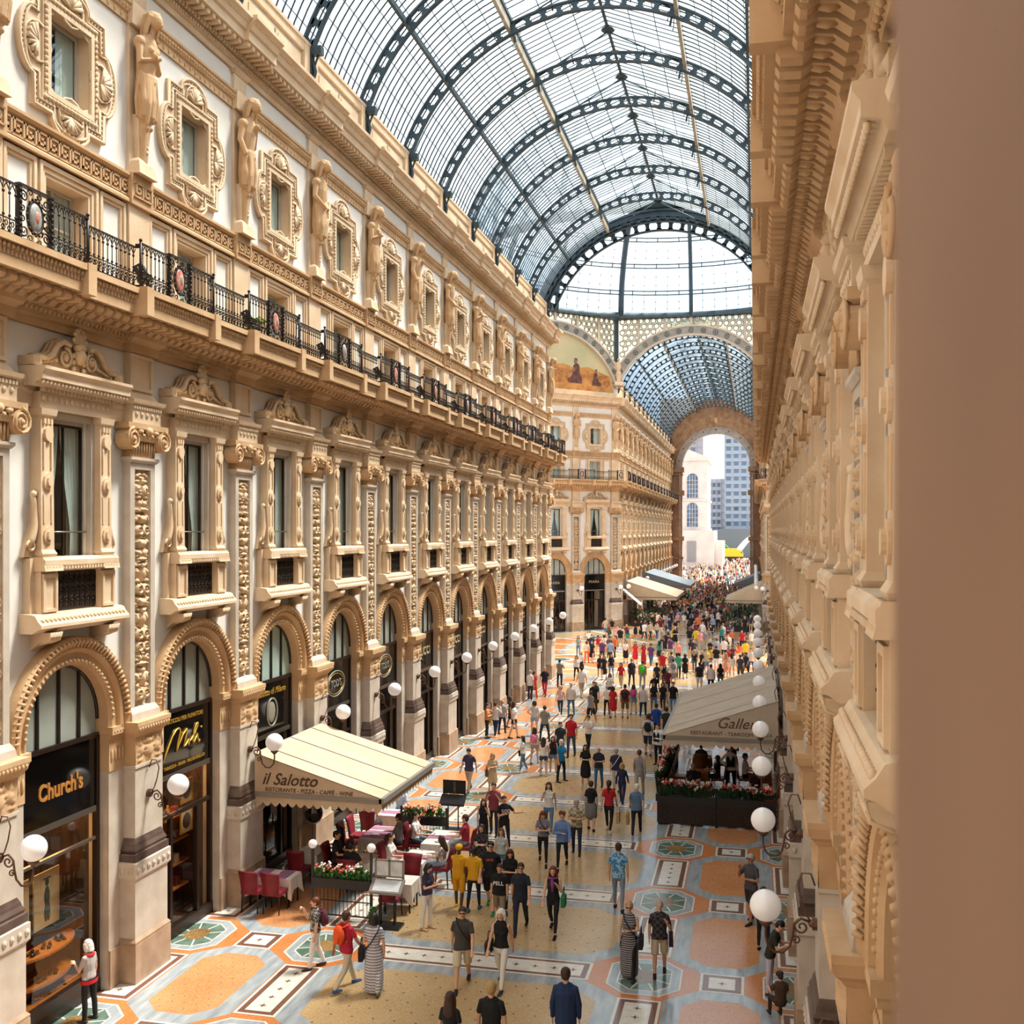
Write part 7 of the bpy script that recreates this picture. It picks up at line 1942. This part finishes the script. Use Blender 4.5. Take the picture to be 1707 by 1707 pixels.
(-2.76,80.11,1.77,180,'shorts','m','#a8b4c8','#1f2a4a','#2b2522',0,'brown short',"lo legs='step1'",'man in pale blue top and navy shorts',''),
(-2.24,80.6,1.77,180,'shorts','m','#e6e6e6','#1f2a4a','#2b2522',0,'brown short',"lo legs='step1'",'man in white top and navy shorts beside the pale blue top',''),
(-0.24,74.21,1.77,10,'pants','m','#d8d8d8','#3a4a6a','#2b2522',0,'brown short',"lo legs='walk1',L='swingb',R='swingf'",'man in white polo near the right wall',''),
(-9.88,27.7,1.64,90,'pants','f','#e6e0da','#a89a90','#241c1a',0,'brown tail',"legs='sit',L='table',R='table'",'seated woman in white with a dark ponytail at the white table','seat'),
(-8.4,27.8,1.64,-90,'pants','f','floral_white_cloth','#8a9ab0','#241c1a',0,'brown long',"legs='sit',L='table',R='table',down=.6",'seated woman in a flowered blouse with long brown hair','seat'),
(-9.82,29.7,1.74,90,'pants','m','#ece6e0','#3a4050','#241c1a',0,'brown short',"legs='sit',L='table',R='table'",'seated young man in a white tee by the back planter','seat'),
(-8.28,29.75,1.74,-90,'pants','m','#a82c3c','#8a8a90','#241c1a',0,'brown short',"legs='sit',L='table',R='table'",'seated bearded man in a red tee at the end table','seat'),
(-11.48,28.0,1.64,-90,'pants','f','#1b1718','#1b1718','#241c1a',0,'black long',"legs='sit',L='table',R='table'",'dark-haired seated diner in black under the cream awning','seat'),
(-10.55,26.47,1.74,180,'pants','m','#1d1a1c','#1d1a1c','#241c1a',0,'black short',"legs='sit',L='table',R='table'",'seated diner in black with back to the flower planter','seat'),
(-11.33,27.35,1.74,90,'pants','m','#221d20','#1d1a1c','#241c1a',0,'black short',"legs='sit',L='table',R='table'",'seated diner in dark shirt on the wall side in the awning shade','seat'),
(-11.3,32.75,1.74,0,'pants','m','#b9c6dc','#3a4868','#241c1a',0,'black short',"legs='sit',L='table',R='face'",'seated man in pale blue shirt at the sunlit table past the awning','seat'),
(-11.75,31.12,1.64,180,'pants','f','#ded8e6','#3a3a4a','#241c1a',0,'brown bob',"legs='sit',L='table',R='table'",'seated diner in pale lilac shirt with back to the viewer past the awning','seat'),
(-10.22,29.4,1.74,-90,'pants','m','#8f8a88','#3a3a40','#241c1a',0,'brown short',"legs='sit',L='table',R='table'",'seated diner in grey tee beside the empty mat-laid table','seat'),
(-2.15,36.58,1.64,180,'pants','f','#cfc4cc','#2a2a33','#241c1a',0,'brown tail',"legs='sit',L='table',R='table'",'seated woman in pale top behind the left half of the right planter','seat'),
(-2.15,38.18,1.74,0,'pants','m','#22283c','#22222a','#241c1a',0,'grey short',"legs='sit',L='table',R='table'",'seated grey-haired man in dark jacket at the front amber table','seat'),
(-0.35,40.3,1.74,90,'pants','m','#e6e0e4','#22222a','#241c1a',0,'brown short',"legs='sit',L='table',R='table'",'seated man in white shirt at the wall-side amber table','seat'),
(-1.35,40.1,1.64,-90,'pants','f','#2a2026','#22222a','#241c1a',0,'black long',"legs='sit',L='table',R='table'",'seated dark-haired woman at the middle amber table','seat'),
(-2.05,41.92,1.74,180,'pants','m','#1f2430','#22222a','#241c1a',0,'black short',"legs='sit',L='table',R='table'",'seated man in black at the far amber table','seat'),
(0.05,38.08,1.64,0,'pants','f','#3a1f26','#22222a','#241c1a',0,'brown bob',"legs='sit',L='table',R='table'",'seated woman in dark red near the red-shaded lamp','seat'),
(0.5,21.5,1.25,200,'pants','m','#4a3426','#3a2a22','#241c1a',0,'black curly',"legs='sit',L='table',R='phone',down=1",'seated person with a many-coloured bag at the foot of the right pier','seat'),
(-0.87,40.03,1.78,0,'pants','m','#efeae6','#131217','#131217',0,'black short',"legs='stand',R='hip',sleeve='long'",'waiter in white shirt and black waistcoat inside the right restaurant','vest'),
(-0.9,43.6,1.76,180,'jacket','m','#16151b','#131217','#131217',0,'black short',"legs='stand',sleeve='long'",'dark-suited waiter standing farther inside the right restaurant',''),
(-3.37,18.94,1.82,185,'jacket','m','#1f3358','#1f2c48','#222222',0,'brown short',"legs='step1',sleeve='long'",'man in a blue suit jacket at the bottom edge,seen from behind',''),
(-4.56,18.1,1.8,180,'pants','m','#121114','#22252e','#222222',0,'blond short',"legs='step1'",'man in black tee with cropped fair hair at the bottom edge','glasses'),
(-5.25,17.85,1.66,170,'tight','f','#121114','#22252e','#222222',0,'brown long',"legs='step2'",'long-haired woman in black at the bottom edge',''),
]
# ================================================================ people
def shp(name,build,m):
    if name not in _SHAPES:
        b=MB(); build(b); _SHAPES[name]=b.mesh(name,[m])
    return _SHAPES[name]
_SHAPES={}
def f_pack(b): 
    b.ball((0,0,0),(.16,.10,.22),12); b.ball((0,.07,-.05),(.11,.06,.13),10)
    for s in(-1,1): b.tube([(s*.1,-.02,.18),(s*.11,-.16,.20),(s*.12,-.27,.12),(s*.12,-.27,-.02),(s*.12,-.1,-.16)],.02,5)
def f_bag(b):
    b.prism([(-.15,-.14),(.15,-.14),(.17,.1),(.12,.14),(-.12,.14),(-.17,.1)],'x',-.05,.05); b.tube([(0,-.1,.13),(0,-.05,.33),(0,.05,.33),(0,.1,.13)],.012,5)
def f_paper(b):
    b.box(-.05,.05,-.14,.14,-.38,0)
    for s in(-1,1): b.tube([(s*.03,-.06,0),(s*.03,-.03,.1),(s*.03,.03,.1),(s*.03,.06,0)],.006,4)
def add_top(name,me,m,x,y,z,rz,label,cat,parent_scale=1.0,group=None):
    o=bpy.data.objects.new(name,me); C.objects.link(o); o.location=(x,y,z); o.rotation_euler=(0,0,rz)
    o.material_slots[0].link='OBJECT'; o.material_slots[0].material=m; tag(o,label,cat,group); return o
def child(name,bld,m,par,M=None):
    b=MB(); bld(b); o=b.build(name,[m],par)
    if M is not None: o.matrix_local=M
    return o
NB=cloth('#222222')
for (x,y,h,face,garm,sex,top,bot,shoe,sk,hair,pose,label,ex) in PEOPLE_DATA:
    lo=pose.startswith('lo '); pz={}
    for kv in pose.replace('lo ','').split(','):
        k_,v_=kv.split('='); pz[k_]=v_.strip("'") if "'" in v_ else float(v_)
    hc,hs=hair.split()
    if hs=='none': hs='none'; 
    exs=ex.split()
    if 'longd' in exs: garm='long'
    z=0.0
    seat='seat' in exs
    if seat: z=0.08 if y>24 else .05
    o,HM=person(x,y,face,top,bot,shoe,sk,(hc,hs) if hs!='none' else None,garm,sex,pz,h,label,'people in the gallery' if lo else None,hires=not lo,z=z,
        cap=[e[3:] for e in exs if e.startswith('cap')][0] if any(e.startswith('cap') for e in exs) else None,glasses='glasses' in exs)
    s=h/1.75; a=math.radians(face); ca,sa=math.cos(a),math.sin(a)
    def wpos(lx,ly,lz): return (x+s*(lx*ca-ly*sa), y+s*(lx*sa+ly*ca), z+s*lz)
    short=' '.join(label.split()[:6]).rstrip(',')
    short=label.split(' in ')[0].split(' with ')[0].split(',')[0]
    for e in exs:
        if e.startswith('pack'):
            c={'packK':'#1c1c22','packG':'#7a7d84'}.get(e,e[4:]); me=shp('backpack',f_pack,NB)
            b=add_top('backpack',me,cloth(c),*wpos(0,.20,1.22),a,f'{ {"#1c1c22":"black","#7a7d84":"grey","#f07a96":"pink","#5a2230":"dark red","#f0581c":"orange","#3fd01c":"bright green","#e84a9a":"hot pink"}.get(c,"small")} backpack worn by the {" ".join(label.split()[:9])}','backpack'); b.scale=(s,s,s)
        elif e.startswith('bag'):
            L=e[3]=='L'; col=e[4:11]; big=e.endswith('L') and len(e)>11; sx=1 if L else -1
            me=shp('paper_bag',f_paper,NB) if big else shp('handbag',f_bag,NB)
            b=add_top('paper_bag' if big else 'handbag',me,cloth(col),*wpos(sx*(.30 if big else .27),-.02,.70 if big else .86),a,f'{"paper carrier bag held by" if big else "bag carried by"} the {" ".join(label.split()[:10])}','bag'); b.scale=(s,s,s)
        elif e.startswith('strap'):
            col=cloth('#e8e4e0' if e.endswith('W') else '#1b1a1e')
            pts=[(-.13,.02,1.46),(-.08,-.125,1.36),(0,-.15,1.22),(.1,-.14,1.08),(.2,-.04,.93),(.16,.09,.98),(.02,.15,1.18),(-.1,.12,1.38)]
            if sex=='f': pts=[(p[0]*.95,p[1]*1.08,p[2]) for p in pts]
            child('bag_strap',lambda b: b.tube(pts,.013,5,closed=True),col,o)
        elif e=='scarf':
            child('scarf',lambda b:(b.tube([(.1*math.cos(t*PI/5),-.02+.1*math.sin(t*PI/5),1.42) for t in range(10)],.028,6,closed=True),b.tube([(.0,-.13,1.4),(.02,-.17,1.28),(.01,-.17,1.1)],[.035,.05,.02],6)),cloth('#8a3f7a'),o)
        elif e=='vest':
            child('waistcoat',lambda b:(b.prism([(-.13,1.0),(.13,1.0),(.15,1.3),(.09,1.42),(0,1.2),(-.09,1.42),(-.15,1.3)],'y',-.145,-.125),b.box(-.14,.14,.12,.135,1.0,1.4)),cloth('#141318'),o)
        elif e=='redhem':
            child('red_scarf',lambda b:b.tube([(.09*math.cos(t*PI/5),.0+.09*math.sin(t*PI/5),1.44) for t in range(10)],.035,6,closed=True),cloth('#d02430'),o)
            child('red_shirt_hem',lambda b:b.lathe([(.19,.0),(.2,.09)],0,0,16,0,.84,cap=False),cloth('#c8202c'),o).scale=(1,.75,1)
        elif e=='cone':
            hx=wpos(-.20,-.33,1.42); r=empty('ice_cream_cone',hx); m=MB(); m.lathe([(.008,-.1),(.028,0)],0,0,8); m.build('cone',[WOODTAN],r); m=MB(); m.ball((0,0,.02),(.034,.034,.04),8); m.build('scoop',[CLOTHW],r); tag(r,'ice cream cone held by the woman in the speckled blouse','ice cream')
        elif e.startswith('txt'):
            t={'txt500':('500','#d8c8cc',.2,1.25),'txtLEVI':("LEVI'S",'#c04a50',.07,1.28),'txtPELL':('PELL','#e6e4e2',.15,1.22)}[e]
            to=bpy.data.objects.new('shirt_print',text_mesh(t[0],t[2],.004,0,.003,cloth(t[1]))); C.objects.link(to); to.parent=o; to.rotation_euler=(PI/2,0,0); to.location=(0,-.148,t[3])
# ---------------------------------------------------------------- the rest of the visitors
rnd=random.Random(21)
TOPC=[('white','#ece6e2'),('black','#17161a'),('red','#c4242e'),('navy','#232a44'),('grey','#8a8688'),('sky blue','#7fa8cc'),('pink','#e09aa0'),('yellow','#e2c030'),('dark green','#2c4432'),('maroon','#6e1f2c'),('orange','#e0703a'),('beige','#cbb79a'),('purple','#5a3a6e'),('teal','#2f8a86')]
TOPW=TOPC+[TOPC[1]]*9+[TOPC[0]]*6+[TOPC[3]]*4+[TOPC[4]]*4+[TOPC[2]]*2+[TOPC[9]]*2+[TOPC[11]]*2
BOTC=[('jeans','#3e5a7c'),('black trousers','#18181d'),('beige trousers','#b8a486'),('dark trousers','#2c2c36'),('white trousers','#e2dcd8')]
SHOC=[('denim shorts','#5f7ea2'),('beige shorts','#c0ab8c'),('black shorts','#1d1d22')]
HR=['brown','black','blond','grey','auburn']
POSES=[dict(legs='walk1',L='swingb',R='swingf'),dict(legs='walk2',L='swingf',R='swingb'),dict(legs='step1'),dict(legs='step2',L='phone'),dict(legs='stand'),dict(legs='stand',L='fold',R='fold'),dict(legs='stand',R='raise')]
taken=[(p.location.x,p.location.y) for p in PEOPLE]
used=set()
NTOT=300; count=len(PEOPLE)
def free(x,y,d=.55):
    for (a,b) in taken:
        if (a-x)**2+(b-y)**2<d*d: return False
    return True
bands=[(46,68,.05,'of the near hall'),(68,84,.16,'of the near crossing'),(84,104,.34,'of the far crossing'),(104,123,.45,'past the crossing')]
tries=0
while count<NTOT and tries<20000:
    tries+=1
    q=rnd.random(); acc=0
    for (y0,y1,w_,where) in bands:
        acc+=w_
        if q<=acc: break
    y=rnd.uniform(y0,y1)
    if y0>=104: x=XC+rnd.uniform(-3.5,3.6)
    elif y0>=84: x=XC+rnd.uniform(-7.5,6.4)
    elif y0>=68: x=XC+rnd.uniform(-6.5,6.4)
    else: x=XC+rnd.uniform(-4.0,6.0)
    if rnd.random()<.45 and len(taken)>40:
        q_=rnd.choice(taken[-60:]); x2,y2=q_[0]+rnd.choice([-1,1])*rnd.uniform(.5,.75),q_[1]+rnd.uniform(-.3,.3)
        if y0<=y2<=y1 and abs(x2-XC)<6.3: x,y=x2,y2
    if not free(x,y,.47) or (y<45 and x>-3.6): continue
    sex=rnd.choice('mf'); tn,tc_=rnd.choice(TOPW)
    if sex=='f': garm=rnd.choice(['tight','shorts','dress','pants','skirt'])
    else: garm=rnd.choice(['pants','pants','shorts'])
    bn,bc=rnd.choice(SHOC) if garm=='shorts' else rnd.choice(BOTC)
    hc=rnd.choice(HR); hs=rnd.choice(['long','bob','tail','bun']) if sex=='f' else 'short'
    third='left' if x<XC-2.2 else ('right' if x>XC+2.2 else 'middle')
    face=rnd.choice([0,180])+rnd.uniform(-35,35)
    who='woman' if sex=='f' else 'man'; look='facing us' if abs(((face+180)%360)-180)<90 else 'from behind'
    cl=f'{tn} dress' if garm=='dress' else (f'{tn} top and black skirt' if garm=='skirt' else f'{tn} top and {bn}')
    lab=f'{hc}-haired {who} in {cl}, {look}, {third} {where}'
    if lab in used: continue
    used.add(lab)
    person(x,y,face,tc_,'#1b1b20' if garm=='skirt' else bc,rnd.choice(['#2b2522','#e4dcd4']),rnd.choice([0,0,0,1]),(hc,hs),garm,sex,rnd.choice(POSES),rnd.uniform(1.66,1.88) if sex=='m' else rnd.uniform(1.55,1.74),lab,'people in the gallery',hires=False)
    taken.append((x,y)); count+=1
# distant throng
mb=MB(); mats=[cloth(c) for _,c in TOPC]+[cloth('#e6dcd6'),cloth('#f0e8e4'),SKIN[0],HAIRC['brown'],cloth('#2c2c36'),cloth('#3e5a7c')]
def tiny(x,y,h,rz):
    o=len(mb.v); t=rnd.choice(list(range(14))+[14,15,0,0,2,6,1,1,1,1,1,3,3,3,4,4,9]); b=rnd.choice([18,19,18,11,1]); g=rnd.uniform(.0,.16)
    s=h/1.75
    for sx in(-1,1):
        mb.tube([(sx*.09,g*sx,0.02),(sx*.09,g*sx*.3,.45),(sx*.08,0,.88)],[.05,.06,.085],5,b)
        mb.tube([(sx*.19,0,1.4),(sx*.25,-.05*sx,1.12),(sx*.25,-.1-.08*sx,.88)],[.055,.045,.035],4,t if rnd.random()<.4 else 16)
    mb.tube([(0,0,.84),(0,0,1.1),(0,0,1.34),(0,0,1.46)],[.15,.14,.17,.07],7,t)
    mb.tube([(0,0,1.44),(0,0,1.56)],.05,5,16); mb.ball((0,-.02,1.63),(.08,.095,.11),7,16); mb.ball((0,.02,1.66),(.088,.1,.1),7,17)
    M=Matrix.Translation((x,y,0))@Matrix.Rotation(rz,4,'Z')@Matrix.Scale(s,4); mb.xform(M,o)
n=0
while n<430:
    y=rnd.uniform(119,173); x=XC+rnd.uniform(-4.6,6.3)
    if not free(x,y,.45): continue
    taken.append((x,y)); tiny(x,y,rnd.uniform(1.6,1.85),rnd.uniform(0,6.3)); n+=1
ob=mb.build('crowd',mats); tag(ob,'dense throng of tiny visitors filling the far hall towards the exit','crowd',kind='stuff')
mb=MB(); n=0
while n<760:
    y=rnd.uniform(176,330); f_=(y-170)/160; x=XC+rnd.uniform(-9-14*f_,7+6*f_)
    if not free(x,y,.4): continue
    taken.append((x,y)); tiny(x,y,rnd.uniform(1.6,1.85),rnd.uniform(0,6.3)); n+=1
ob=mb.build('crowd',mats); tag(ob,'sunlit crowd of tiny figures out on the square beyond the arch','crowd',kind='stuff')
# ================================================================ light and camera
w=bpy.data.worlds.new('sky'); bpy.context.scene.world=w; w.use_nodes=True
nt=w.node_tree; nt.nodes.clear(); N=nt.nodes; L=nt.links
out=N.new('ShaderNodeOutputWorld'); bg=N.new('ShaderNodeBackground'); L.new(bg.outputs[0],out.inputs[0])
tc=N.new('ShaderNodeTexCoord'); no=N.new('ShaderNodeTexNoise'); no.inputs['Scale'].default_value=2.2; no.inputs['Detail'].default_value=5
L.new(tc.outputs['Generated'],no.inputs['Vector'])
r=N.new('ShaderNodeValToRGB'); r.color_ramp.elements[0].position=.42; r.color_ramp.elements[1].position=.56
r.color_ramp.elements[0].color=(.62,.80,1.0,1); r.color_ramp.elements[1].color=(1.0,.99,.97,1)
L.new(no.outputs['Fac'],r.inputs[0]); L.new(r.outputs[0],bg.inputs[0]); bg.inputs[1].default_value=SKY
sl=bpy.data.lights.new('sun','SUN'); sl.energy=SUN; sl.color=(1.0,.92,.80); sl.angle=math.radians(13)
so=bpy.data.objects.new('sun',sl); C.objects.link(so)
d=Vector(SUNDIR); so.rotation_euler=d.to_track_quat('Z','Y').to_euler()
cam=bpy.data.cameras.new('camera'); co=bpy.data.objects.new('camera',cam); C.objects.link(co)
F_=1750.; th=math.atan((1258-853.5)/F_)
cam.sensor_width=36; cam.lens=36*F_/1707; cam.shift_y=(885-853.5)/1707.; cam.clip_start=.05; cam.clip_end=2000
co.location=(0,0,CAM_Z); co.rotation_euler=(PI/2,0,th)
cam.dof.use_dof=True; cam.dof.focus_distance=42; cam.dof.aperture_fstop=cam.lens/1000/.008
sc=bpy.context.scene; sc.camera=co
sc.view_settings.view_transform='Standard'; sc.view_settings.look='None'; sc.view_settings.exposure=EXPO; sc.view_settings.gamma=1; sc.view_settings.use_curve_mapping=False
cy=sc.cycles; cy.max_bounces=5; cy.diffuse_bounces=2; cy.glossy_bounces=2; cy.transmission_bounces=3; cy.transparent_max_bounces=8; cy.volume_bounces=0
cy.caustics_reflective=False; cy.caustics_refractive=False; cy.sample_clamp_indirect=6; cy.use_denoising=True
